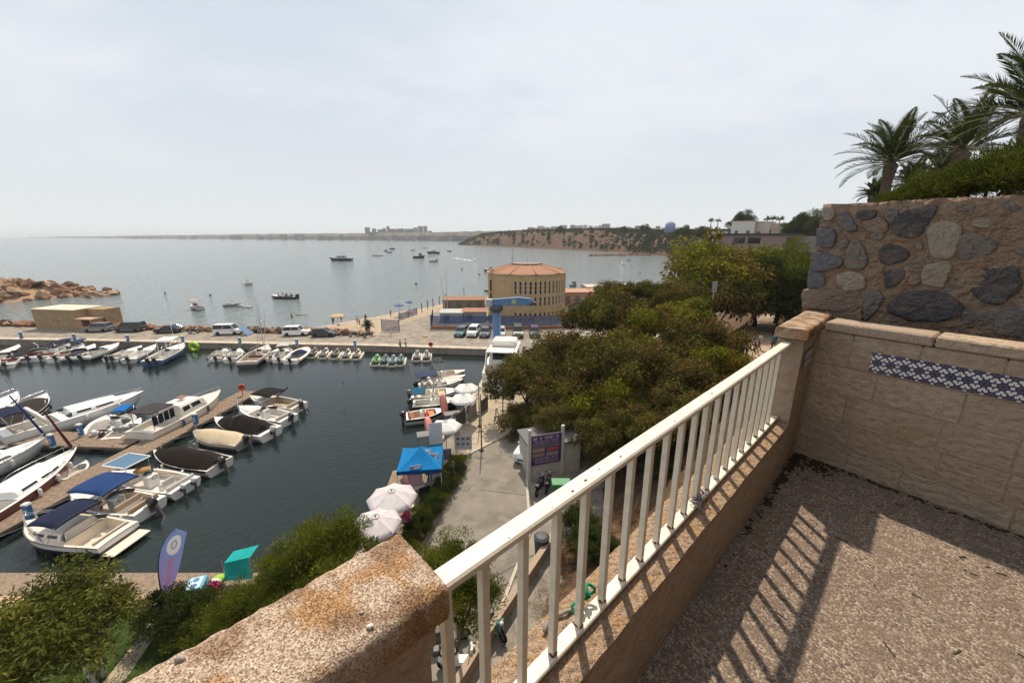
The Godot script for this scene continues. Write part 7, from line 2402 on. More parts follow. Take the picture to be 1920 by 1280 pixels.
	put("base", st, mt("flag_base", 0.04, 0.035, 0.04, 0.7), fl)
	table_set("black draped table on the timber pier", gp(348, 1118, 1.55) - Vector3(0, 0.73, 0), 1.6, 0.8, 0.72, [0.012, 0.012, 0.013], "draped_table")
	st = S()
	var tp := gp(346, 1118, 1.5)
	box(st, tp + Vector3(0, -0.38, 0.42), Vector3(1.5, 0.7, 0.03), Basis(Vector3.UP, 0.3))
	tag(put("table_drape", st, cloth(0.012, 0.012, 0.013)), "black cloth hanging down the front of the pier table", "cloth")
	var bx := thing("display_box", "pale blue display box standing on the black table", "box", gp(370, 1112, 1.56), 0.35)
	st = S()
	bevel_box(st, Vector3(0, 0.3, 0), Vector3(0.75, 0.6, 0.9), 0.05)
	put("case", st, mt("box_blue", 0.10, 0.30, 0.42, 0.5), bx)
	st = S()
	box(st, Vector3(0, 0.606, 0.0), Vector3(0.5, 0.012, 0.7))
	put("lid_panel", st, mt("box_pale", 0.4, 0.58, 0.62, 0.5), bx)
	for z in [-0.18, 0.18]:
		st = S()
		lathe(st, [[0.13, 0.612], [0.13, 0.622], [0.02, 0.624]], 14, Vector3(0, 0, z))
		put("emblem", st, mt("emblem_blue", 0.05, 0.14, 0.3, 0.5), bx)
	for q in [[397, 1110, [0.5, 0.02, 0.16], "magenta towel heaped beside the blue display box", 0.4], [404, 1098, [0.6, 0.6, 0.58], "white bag beside the magenta towel", 0.32], [412, 1090, [0.3, 0.55, 0.06], "lime green bag on the timber pier", 0.28]]:
		st = S(true)
		var hp := gp(q[0], q[1], 1.0)
		blob(st, Vector3(hp.x, 1.0 + q[4] * 0.55, hp.z), Vector3(q[4], q[4] * 0.7, q[4]), 0.35, int(q[0]))
		tag(put("beach_bag", st, cloth(q[2][0], q[2][1], q[2][2])), q[3], "bag")
	var wb := thing("teal_awning", "turquoise beach windbreak behind the bushes", "windbreak", gp(446, 1086, 1.0), 0.15)
	wb.scale = Vector3.ONE * 0.8
	st = S()
	quad(st, Vector3(-0.8, 0, 0), Vector3(0.9, 0, 0.1), Vector3(0.9, 1.5, -0.1), Vector3(-0.6, 1.35, 0))
	quad(st, Vector3(-0.6, 1.35, 0), Vector3(0.9, 1.5, -0.1), Vector3(1.1, 1.7, -0.9), Vector3(-0.4, 1.5, -0.8))
	put("cloth", st, cloth(0.02, 0.36, 0.36), wb)
	for x in [-0.7, 0.9]:
		st = S()
		tube(st, [Vector3(x, 0, 0), Vector3(x, 1.5, 0)], 0.02, 5)
		put("pole", st, mt("steel_tube", 0.5, 0.5, 0.52, 0.25, 0.9), wb)
	# beach: straw parasol and blue ones
	for q in [[632, 606, 1.5, [0.5, 0.38, 0.25], "tan straw parasol on the beach behind the riprap"], [748, 586, 1.1, [0.12, 0.17, 0.36], "blue parasol on the beach beside the mesh fence"], [767, 580, 0.9, [0.10, 0.14, 0.32], "small blue parasol farther along the beach"]]:
		parasol(q[4], q[0], q[1] - 14, q[2], q[3], 8, 1.9)
	# sign on a pole among the trees
	var sp := thing("street_sign", "grey square sign on a pole among the hillside trees", "sign")
	var top2 := far_at(1340, 538, 45.0)
	sp.position = Vector3(top2.x, hill(top2.x, top2.z), top2.z)
	st = S()
	tube(st, [Vector3.ZERO, Vector3(0, top2.y - sp.position.y, 0)], 0.05, 6)
	put("pole", st, mt("post_grey", 0.42, 0.41, 0.39, 0.6), sp)
	st = S()
	bevel_box(st, Vector3(0, top2.y - sp.position.y, 0.05), Vector3(0.5, 1.1, 0.1), 0.03)
	put("plate", st, mt("sign_grey", 0.24, 0.25, 0.25, 0.6), sp)
	# wooden fence beside the hill path
	var hf := thing("path_fence", "brown timber post and rail fence beside the hill path", "fence")
	var prev := Vector3.ZERO
	for i in 9:
		var k := i / 8.0 * (path_pts.size() - 2.001)
		var a: Vector3 = path_pts[int(k)]
		var b: Vector3 = path_pts[int(k) + 1]
		var side := (b - a).cross(Vector3.UP).normalized() * -1.5
		var p := a.lerp(b, k - int(k)) + side
		st = S()
		box(st, p + Vector3(0, 0.5, 0), Vector3(0.14, 1.2, 0.14))
		put("post", st, mt("fence_wood", 0.16, 0.085, 0.05, 0.9), hf)
		if i:
			for y in [0.45, 0.9]:
				st = S()
				tube(st, [prev + Vector3(0, y, 0), p + Vector3(0, y, 0)], 0.05, 5)
				put("rail", st, mt("fence_wood", 0.16, 0.085, 0.05, 0.9), hf)
		prev = p

func flag_print() -> ImageTexture:
	var im := Image.create(64, 128, false, Image.FORMAT_RGB8)
	for y in 128:
		for x in 64:
			var c := lin(0.18, 0.26, 0.55).lerp(lin(0.32, 0.24, 0.52), clampf((y - 30) / 60.0, 0, 1))
			var d := Vector2((x - 34) / 20.0, (y - 30) / 16.0).length()
			if d < 1.0 and d > 0.45: c = lin(0.62, 0.60, 0.62)
			if d < 0.3: c = lin(0.6, 0.55, 0.5)
			if y > 50 and y < 92 and absi(x - 34) < 9 and (y / 5 + x / 5) % 2 == 0: c = lin(0.42, 0.16, 0.22)
			if y > 96 and absi(x - 30) < 12 and (y / 4) % 3 == 0: c = lin(0.3, 0.34, 0.5)
			im.set_pixel(x, y, c)
	return ImageTexture.create_from_image(im)

# ---------- trees, palms, hedges, dry plants ----------
func leaf_mat(key: String) -> StandardMaterial3D:
	if mats.has(key): return mats[key]
	var m := mt(key, 1, 1, 1, 0.6)
	m.albedo_color = Color(1, 1, 1)
	m.vertex_color_use_as_albedo = true
	m.backlight_enabled = true
	m.backlight = lin(0.6, 0.62, 0.3)
	m.roughness = 0.8
	m.metallic_specular = 0.2
	return m
class Leaves:
	var v := PackedVector3Array()
	var n := PackedVector3Array()
	var c := PackedColorArray()
	func leaf(p: Vector3, d: Vector3, s: Vector3, l: float, w: float, col: Color) -> void:
		var tip := p + d * l
		var mid := p + d * l * 0.45
		var nn := d.cross(s).normalized()
		var a := mid + s * w * 0.5
		var b := mid - s * w * 0.5
		v.append(p); v.append(a); v.append(tip); v.append(p); v.append(tip); v.append(b)
		for i in 6:
			n.append(nn)
			c.append(col)
	func mesh() -> ArrayMesh:
		var arr := []
		arr.resize(Mesh.ARRAY_MAX)
		arr[Mesh.ARRAY_VERTEX] = v
		arr[Mesh.ARRAY_NORMAL] = n
		arr[Mesh.ARRAY_COLOR] = c
		var m := ArrayMesh.new()
		m.add_surface_from_arrays(Mesh.PRIMITIVE_TRIANGLES, arr)
		return m
func rdir() -> Vector3:
	var z := rng.randf_range(-1, 1)
	var a := rng.randf() * TAU
	var r := sqrt(1.0 - z * z)
	return Vector3(r * cos(a), z, r * sin(a))
# clumps of leaves through an uneven crown of about unit radius; droop > 0 hangs the leaves, < 0 raises them
func crown(sd: int, clumps: int, each: int, ll: float, lw: float, droop: float, cols: Array, squash := 0.8, clump_r := 0.26) -> ArrayMesh:
	rng.seed = sd
	var L := Leaves.new()
	for k in clumps:
		var d := rdir()
		if d.y < -0.35: d.y *= -0.6
		var rad := rng.randf_range(0.3, 1.0) if rng.randf() < 0.8 else rng.randf_range(1.0, 1.15)
		var cc := Vector3(d.x, d.y * squash, d.z) * rad
		var base: Color = cols[rng.randi() % cols.size()]
		var cr := clump_r * rng.randf_range(0.65, 1.25)
		for i in each:
			var o := rdir() * cr * pow(rng.randf(), 0.45)
			o.y *= 0.8
			var dir := (o.normalized() * 0.7 + rdir() * 0.7 + Vector3(0, -droop, 0)).normalized()
			var s := dir.cross(rdir()).normalized()
			var t := rng.randf_range(0.65, 1.35)
			L.leaf(cc + o, dir, s, ll * rng.randf_range(0.6, 1.3), lw * rng.randf_range(0.7, 1.2), Color(base.r * t, base.g * t, base.b * t * 0.95))
	return L.mesh()
var crowns := {}
func tree(called: String, label: String, centre: Vector3, r: float, kind: String, trunk := 0.16, pale := false, group := "trees below the terrace", root := Vector3.INF) -> Node3D:
	var base := Vector3(centre.x + rng.randf_range(-0.6, 0.6), 0, centre.z + rng.randf_range(-0.4, 0.6))
	base.y = maxf(hill(base.x, base.z), QUAY_Y) if root == Vector3.INF else root.y
	if root != Vector3.INF: base = root
	var o := thing(called, label, "tree", base, 0.0, group)
	var c := centre - base
	var bark := mottled("pale_bark" if pale else "bark", Color(0.45, 0.42, 0.38) if pale else Color(0.10, 0.075, 0.055), Color(0.2, 0.18, 0.16) if pale else Color(0.055, 0.04, 0.03), Color(0.55, 0.52, 0.48) if pale else Color(0.15, 0.115, 0.085), 0.9)
	var st := S(true)
	var fork := c * 0.45 + Vector3(rng.randf_range(-0.3, 0.3), 0, rng.randf_range(-0.3, 0.3))
	tube(st, [Vector3(0, -0.3, 0), c * 0.2 + Vector3(0.1, 0, 0), fork], trunk, 8, trunk * 0.7)
	put("trunk", st, bark, o)
	for k in 6:
		st = S(true)
		var d := rdir()
		d.y = absf(d.y) * 0.5
		var e := c + d * r * 0.7
		tube(st, [fork, fork.lerp(e, 0.5) + Vector3(0, 0.25, 0), e], trunk * 0.55, 6, trunk * 0.1)
		put("limb", st, bark, o)
	var keys: Array = crowns[kind]
	var cr := put("crown", keys[rng.randi() % keys.size()], leaf_mat("leaf"), o)
	cr.transform = Transform3D(Basis(Vector3.UP, rng.randf() * TAU).scaled(Vector3(r, r * rng.randf_range(0.9, 1.05), r)), c)
	return o
func palm(label: String, crown_at: Vector3, foot_y: float, r: float, sd: int) -> void:
	rng.seed = sd
	var o := thing("palm_tree", label, "palm tree", Vector3(crown_at.x, foot_y, crown_at.z), 0.0, "palm trees above the rubble wall")
	var h := crown_at.y - foot_y
	var st := S(true)
	var prof := []
	var y := -0.3
	while y < h:
		prof.append([0.26 + 0.02 * sin(y * 22.0) + 0.10 * smoothstep(h - 1.2, h, y), y])
		y += 0.14
	prof.append([0.2, h])
	lathe(st, prof, 12)
	put("trunk", st, mottled("palm_bark", Color(0.12, 0.09, 0.068), Color(0.07, 0.05, 0.038), Color(0.18, 0.135, 0.1), 0.8), o)
	for k in 34:
		var L := Leaves.new()
		var az := TAU * k / 34.0 * 5.0 + rng.randf_range(-0.2, 0.2)
		var el := lerpf(1.4, 0.0, pow(k / 33.0, 0.8)) + rng.randf_range(-0.1, 0.1)
		var len := r * rng.randf_range(0.9, 1.12)
		var pts := []
		var p := Vector3(0, h, 0)
		var e := el
		for i in 13:
			pts.append(p)
			p += Vector3(cos(az) * cos(e), sin(e), sin(az) * cos(e)) * len / 12.0
			e -= (0.028 + 0.010 * i) * (1.15 - 0.5 * el)
		var green := Color(0.040, 0.052, 0.026) * rng.randf_range(0.75, 1.3)
		for i in range(3, 13):
			for j in 5:
				var t := (i - 1 + j / 5.0)
				var q: Vector3 = pts[int(t)].lerp(pts[mini(int(t) + 1, 12)], t - int(t))
				var f: Vector3 = (pts[mini(int(t) + 1, 12)] - pts[int(t)]).normalized() if int(t) < 12 else (pts[12] - pts[11]).normalized()
				var side := f.cross(Vector3.UP).normalized()
				var up := side.cross(f).normalized()
				for sg in [-1.0, 1.0]:
					var dir: Vector3 = (f * 0.85 + side * sg * 0.75 + up * rng.randf_range(0.05, 0.4)).normalized()
					L.leaf(q, dir, dir.cross(up).normalized(), r * 0.24 * sin(PI * clampf(0.15 + t / 14.5, 0, 1)), 0.045, green)
		put("frond", L.mesh(), leaf_mat("leaf"), o)
		st = S(true)
		tube(st, pts, 0.035, 4, 0.008)
		put("stalk", st, mt("stalk", 0.16, 0.15, 0.07, 0.8), o)
func tufts(called: String, label: String, category: String, pts: Array, cols: Array, each: int, len: float, w: float, rise: float, spread: float, kind := "", group := "") -> MeshInstance3D:
	var L := Leaves.new()
	for p in pts:
		for i in each:
			var dir := (rdir() + Vector3(0, rise, 0)).normalized()
			var c: Color = cols[rng.randi() % cols.size()]
			var t := rng.randf_range(0.7, 1.3)
			L.leaf(p + Vector3(rng.randf_range(-spread, spread), rng.randf_range(0, spread * 0.5), rng.randf_range(-spread, spread)), dir, dir.cross(rdir()).normalized(), len * rng.randf_range(0.5, 1.3), w, c * t)
	var o := put(called, L.mesh(), leaf_mat("leaf"))
	tag(o, label, category, group, kind)
	return o
func bush(label: String, at: Vector3, r: Vector3, kind: String, group := "bushes on the slope") -> void:
	var o := thing("bush", label, "bush", at, 0.0, group)
	var keys: Array = crowns[kind]
	var cr := put("foliage", keys[rng.randi() % keys.size()], leaf_mat("leaf"), o)
	cr.transform = Transform3D(Basis(Vector3.UP, rng.randf() * TAU).scaled(r), Vector3(0, r.y * 0.75, 0))
	var st := S(true)
	for k in 4:
		var d := rdir()
		tube(st, [Vector3(0, -0.1, 0), Vector3(d.x * r.x * 0.6, r.y * 0.9, d.z * r.z * 0.6)], 0.04, 5, 0.01)
	put("stems", st, mottled("bark", Color.WHITE, Color.WHITE, Color.WHITE, 1.0), o)

func greenery() -> void:
	var olive := [Color(0.115, 0.105, 0.026), Color(0.078, 0.075, 0.022), Color(0.14, 0.122, 0.033), Color(0.062, 0.062, 0.02), Color(0.11, 0.078, 0.027)]
	var lime := [Color(0.15, 0.155, 0.016), Color(0.175, 0.165, 0.018), Color(0.11, 0.115, 0.018), Color(0.13, 0.095, 0.022)]
	var pine := [Color(0.085, 0.105, 0.016), Color(0.11, 0.125, 0.019), Color(0.06, 0.075, 0.015), Color(0.14, 0.15, 0.022)]
	var dark := [Color(0.040, 0.056, 0.017), Color(0.056, 0.070, 0.019), Color(0.032, 0.042, 0.015)]
	var dry := [Color(0.13, 0.075, 0.04), Color(0.10, 0.055, 0.032), Color(0.16, 0.105, 0.06)]
	crowns["olive"] = [crown(1, 84, 190, 0.105, 0.036, 0.7, olive), crown(2, 88, 180, 0.10, 0.036, 0.8, olive, 0.9), crown(3, 80, 190, 0.105, 0.038, 0.7, olive, 0.8)]
	crowns["lime"] = [crown(4, 76, 180, 0.10, 0.04, 0.7, lime), crown(14, 72, 190, 0.105, 0.038, 0.8, lime)]
	crowns["pine"] = [crown(5, 90, 210, 0.10, 0.022, -0.7, pine, 0.8, 0.27), crown(6, 86, 210, 0.105, 0.022, -0.8, pine, 0.75, 0.27)]
	crowns["dark"] = [crown(7, 84, 180, 0.095, 0.036, -0.2, dark, 0.8)]
	crowns["juniper"] = [crown(16, 90, 200, 0.10, 0.022, -0.7, [Color(0.055, 0.072, 0.018), Color(0.075, 0.09, 0.02), Color(0.04, 0.052, 0.016), Color(0.095, 0.105, 0.024)], 0.75, 0.27)]
	crowns["dry"] = [crown(8, 40, 130, 0.10, 0.012, -0.3, dry, 0.7)]
	crowns["broad"] = [crown(9, 70, 150, 0.115, 0.034, 0.35, [Color(0.11, 0.12, 0.024), Color(0.085, 0.095, 0.020), Color(0.14, 0.14, 0.03), Color(0.066, 0.074, 0.018)], 0.8, 0.3)]
	# the dark mass of trees below the railing
	rng.seed = 301
	var list := [[985, 715, 35, 2.5, "olive"], [1008, 705, 38, 2.6, "olive"], [1068, 672, 40, 3.0, "olive"], [1135, 605, 43, 3.2, "olive"], [1195, 600, 44, 3.2, "olive"], [1150, 553, 46, 1.7, "olive"], [1210, 552, 47, 1.7, "olive"], [1268, 570, 46, 2.6, "olive"], [1258, 610, 40, 2.7, "lime"], [1322, 645, 38, 2.7, "olive"], [1352, 690, 34, 2.0, "lime"], [1150, 690, 35, 3.2, "olive"], [1060, 745, 33, 2.7, "olive"], [1240, 700, 33, 2.9, "olive"], [1130, 760, 31, 2.4, "lime"], [1310, 725, 31, 2.5, "olive"], [1200, 790, 28, 2.2, "olive"], [985, 790, 32, 1.7, "olive"], [1070, 800, 30, 1.8, "olive"], [1190, 660, 38, 2.2, "lime"], [1045, 782, 29, 1.5, "olive"], [1130, 822, 26, 1.5, "olive"], [1225, 800, 26, 1.7, "olive"], [1300, 762, 28, 1.9, "olive"], [1180, 745, 31, 1.9, "lime"]]
	var said := ["drooping over the kiosk board", "nearest the hauled-out yacht", "in front of the parked cars", "rising in front of the beach bar", "in the middle of the dark clump", "with its top against the bay", "topping the clump beside the first top", "rising below the street sign", "with bright yellow green leaves high in the clump", "beside the hill path", "with yellow green leaves beside the path fence", "in the heart of the clump", "above the motorcycles and bin", "just above the white handrail", "with yellow green leaves low in the clump", "low beside the path fence", "lowest before the handrail", "hanging over the flagged pavement", "behind the kiosk roof", "with yellow green leaves in mid clump", "right over the kiosk roof", "low beside the kiosk back wall", "just touching the middle of the handrail", "touching the far half of the handrail", "with yellow green leaves above the kiosk wall"]
	for i in list.size():
		var q: Array = list[i]
		tree("pepper_tree", "drooping " + ("olive green" if q[4] == "olive" else "yellowish") + " tree " + said[i], far_at(q[0], q[1], q[2]), q[3] * 1.22, q[4], 0.17)
	tree("pepper_tree", "tall olive yellow tree beyond the street sign", far_at(1352, 515, 60), 5.8, "lime", 0.25, false, "trees by the hill path")
	tree("pepper_tree", "dark olive tree behind the street sign", far_at(1345, 570, 56), 5.2, "olive", 0.25, false, "trees by the hill path")
	tree("stone_pine", "broad dense green pine behind the hill path", far_at(1470, 530, 64), 6.2, "pine", 0.3, false, "trees by the hill path")
	tree("stone_pine", "dark pine below the broad green pine", far_at(1425, 560, 60), 5.0, "dark", 0.3, false, "trees by the hill path")
	tree("stone_pine", "dark pine half hidden by the rubble wall", far_at(1500, 570, 58), 4.6, "dark", 0.3, false, "trees by the hill path")
	# tree with the pale trunk over the lawn
	tree("pale_trunk_tree", "leafy tree with smooth pale trunk over the lawn", gp(100, 1165, 4.4), 2.0, "broad", 0.13, true, "trees on the lawn", gp(178, 1285, QUAY_Y))
	tree("pale_trunk_tree", "lower leafy tree filling the corner beside the pale trunk", gp(40, 1240, 4.2), 2.0, "broad", 0.12, true, "trees on the lawn", gp(20, 1330, QUAY_Y))
	tree("pale_trunk_tree", "leafy tree beside the garden path", gp(175, 1165, 3.6), 1.25, "broad", 0.07, true, "trees on the lawn", gp(190, 1270, QUAY_Y))
	# pines right below the near coping
	tree("young_pine", "bushy yellow green pine rising beside the lilac parasols", gp(605, 1042, 4.8), 1.85, "pine", 0.14, false, "pines below the near pillar", gp(585, 1105, QUAY_Y))
	tree("young_pine", "bushy pine behind the near coping", gp(535, 1098, 4.4), 1.55, "pine", 0.14, false, "pines below the near pillar", gp(500, 1160, QUAY_Y))
	tree("young_pine", "low pine reaching the teal windbreak", gp(462, 1150, 3.8), 1.25, "pine", 0.14, false, "pines below the near pillar", gp(430, 1190, QUAY_Y))
	tree("young_pine", "small pine tip beside the second lilac parasol", gp(652, 1010, 4.8), 1.0, "pine", 0.1, false, "pines below the near pillar", gp(640, 1095, QUAY_Y))
	tree("young_pine", "pine tip between coping and handrail", gp(842, 1068, 6.2), 1.25, "pine", 0.1, false, "pines below the near pillar", gp(840, 1200, QUAY_Y))
	tree("young_pine", "dark pine foliage behind the first balusters", gp(868, 1130, 5.6), 1.25, "pine", 0.1, false, "pines below the near pillar", gp(850, 1230, QUAY_Y))
	bush("dark cycad like bush beside the teardrop flag", gp(335, 1170, QUAY_Y), Vector3(1.3, 1.1, 1.1), "dark", "garden bushes")
	bush("dark bush between the flag and the pines", gp(375, 1185, QUAY_Y), Vector3(1.4, 1.2, 1.2), "dark", "garden bushes")
	bush("yellow green bush above the near coping", gp(395, 1200, QUAY_Y), Vector3(1.2, 1.1, 1.2), "pine", "garden bushes")
	# hedge between seating deck and lane, as a row of shrubs
	for k in 13:
		var t := k / 12.0
		var p := gp(862, 878, QUAY_Y).lerp(gp(768, 1030, QUAY_Y), t)
		bush("dark shrub in the lane hedge, %s in line from the price banner" % ["first", "second", "third", "fourth", "fifth", "sixth", "seventh", "eighth", "ninth", "tenth", "eleventh", "twelfth", "thirteenth"][k], p + Vector3(rng.randf_range(-0.1, 0.1), 0, 0), Vector3(0.72, rng.randf_range(0.62, 0.8), 0.72), "dark" if k % 3 else "pine", "shrubs of the lane hedge")
	var st := S()
	var ha := gp(872, 878, QUAY_Y)
	var hb := gp(785, 1035, QUAY_Y)
	var hd := (hb - ha).normalized()
	box(st, (ha + hb) * 0.5 + Vector3(0, 0.06, 0), Vector3(ha.distance_to(hb), 0.14, 0.14), Basis(hd, Vector3.UP, hd.cross(Vector3.UP)))
	structure("hedge_kerb", st, mt("hedge_kerb", 0.30, 0.22, 0.16, 0.9), "narrow tan kerb beside the hedge")
	# grass blades of the lawn, dry growth of the slope
	var pts := []
	for i in 2600:
		pts.append(Vector3(rng.randf_range(-23, -12.2), QUAY_Y, rng.randf_range(-14.7, -8)))
	tufts("lawn_grass", "short green grass of the lawn", "grass", pts, [Color(0.045, 0.08, 0.018), Color(0.06, 0.095, 0.022), Color(0.035, 0.058, 0.014)], 7, 0.13, 0.018, 1.0, 0.12, "stuff")
	pts = []
	for i in 3000:
		var z := rng.randf_range(-30.0, -3.5)
		var xf := polyline(FOOT, z)
		var x := xf + 0.3 + rng.randf() * (0.8 * absf(z) - xf)
		pts.append(Vector3(x, hill(x, z), z))
	tufts("dry_grass", "dry brown grass and twigs on the slope", "grass", pts, dry + [Color(0.07, 0.055, 0.025)], 8, 0.3, 0.014, 0.8, 0.25, "stuff")
	var where := ["behind the green bin", "below the second baluster", "beside the dark litter bin", "above the low retaining wall", "right below the railing", "below the wide railing post", "on the bank under the far pillar", "among the lower trees"]
	var at := [[1085, 935, 3.0], [1060, 1010, 2.5], [1100, 985, 3.0], [1040, 1090, 3.5], [1130, 960, 4.5], [1180, 900, 4.5], [1240, 850, 5.0], [1160, 850, 4.0]]
	for k in 8:
		var p2 := gp(at[k][0], at[k][1], at[k][2])
		p2.y = hill(p2.x, p2.z)
		bush(("reddish dry bush " if k % 2 else "dark green bush ") + where[k], p2, Vector3(1.1, 0.9, 1.1), "dry" if k % 2 else "dark")
	bush("reddish dry bush beside the kiosk corner", Vector3(6.6, hill(6.6, -26.0), -26.0), Vector3(1.6, 2.3, 1.4), "dry")
	bush("tall reddish dry bush in front of the dark trees", Vector3(7.0, hill(7.0, -24.2), -24.2), Vector3(1.5, 2.0, 1.4), "dry")
	# weeds between tiled wall and rubble wall
	pts = []
	for i in 150:
		var s := rng.randf_range(0.05, 2.6)
		pts.append(tf(4.30 - 0.05 * s + rng.randf_range(-0.08, 0.14), 1.06, -0.55 + s))
	tufts("dry_weeds", "dry brown weeds sprouting behind the tiled wall", "weeds", pts, [Color(0.17, 0.11, 0.06), Color(0.12, 0.075, 0.04), Color(0.22, 0.16, 0.09), Color(0.06, 0.055, 0.025)], 10, 0.12, 0.004, 0.9, 0.05, "stuff")
	st = S(true)
	for q in [[0.12, 0.30], [0.15, 0.22], [0.9, 0.24], [1.25, 0.2], [1.7, 0.18], [0.5, 0.16]]:
		var b := tf(4.32, 1.04, -0.5 + q[0])
		for k in 4: tube(st, [b, b + Vector3(rng.randf_range(-0.03, 0.03), q[1] * 0.6, rng.randf_range(-0.03, 0.03)), b + Vector3(rng.randf_range(-0.09, 0.09), q[1], rng.randf_range(-0.09, 0.09))], 0.003, 4, 0.001)
	tag(put("dry_stalks", st, mt("straw", 0.26, 0.19, 0.11, 0.9)), "tall dry stalks against the rubble wall", "weeds", "", "stuff")
	st = S()
	box(st, tf(4.36, 0.6, 1.2), Vector3(0.34, 0.9, 4.0), terrace_basis())
	structure("planting_soil", st, mt("soil", 0.09, 0.06, 0.04, 1.0), "soil strip behind the tiled wall")
	# hedge and palms on the higher ground
	var hn := ["at the left end over the rubble wall", "rising to the foot of the first palm", "between the two tall palms", "below the second palm", "at the edge beside the leaning palm", "filling the right end above the wall"]
	var hp := [[1700, 378, 9.5, 0.34], [1745, 366, 9.5, 0.42], [1800, 358, 9.2, 0.48], [1850, 350, 9.0, 0.54], [1905, 344, 8.8, 0.6], [1965, 340, 8.6, 0.7]]
	for k in 6:
		var p3 := far_at(hp[k][0], hp[k][1], hp[k][2])
		var r: float = hp[k][3]
		bush("bright green juniper bush " + hn[k], p3 - Vector3(0, r * 0.75, 0), Vector3(r, r, r), "juniper", "bushes above the rubble wall")
	palm("palm tree with arching fronds rising over the bushes", far_at(1672, 305, 34), 16.8, 3.0, 71)
	palm("taller palm tree beside the arching one", far_at(1806, 283, 32), 16.8, 3.0, 72)
	palm("leaning palm cut by the picture edge", far_at(1945, 215, 24), 16.8, 2.9, 73)
	palm("small palm low behind the first trunk", far_at(1640, 366, 40), 16.8, 1.2, 74)
	palm("young palm between the two tall trunks", far_at(1712, 345, 42), 16.8, 2.0, 75)
	palm("young palm below the taller palm", far_at(1765, 330, 44), 16.8, 2.2, 76)
	palm("little palm beside the beach gate", gp(690, 622, QUAY_Y) + Vector3(0, 1.0, 0), QUAY_Y, 1.5, 77)
	# scrub on the breakwater
	for q in [[-185, -118, 4.5, "large dark bush at the shore end of the breakwater"], [-160, -122, 2.2, "low bush on the crest of the breakwater"], [-152, -122, 1.8, "small bush on the crest of the breakwater"], [-145, -122, 2.0, "grey green bush near the tip of the breakwater"]]:
		bush(q[3], Vector3(q[0], 2.6, q[1]), Vector3(q[2], q[2] * 0.6, q[2]), "dark", "bushes on the breakwater")

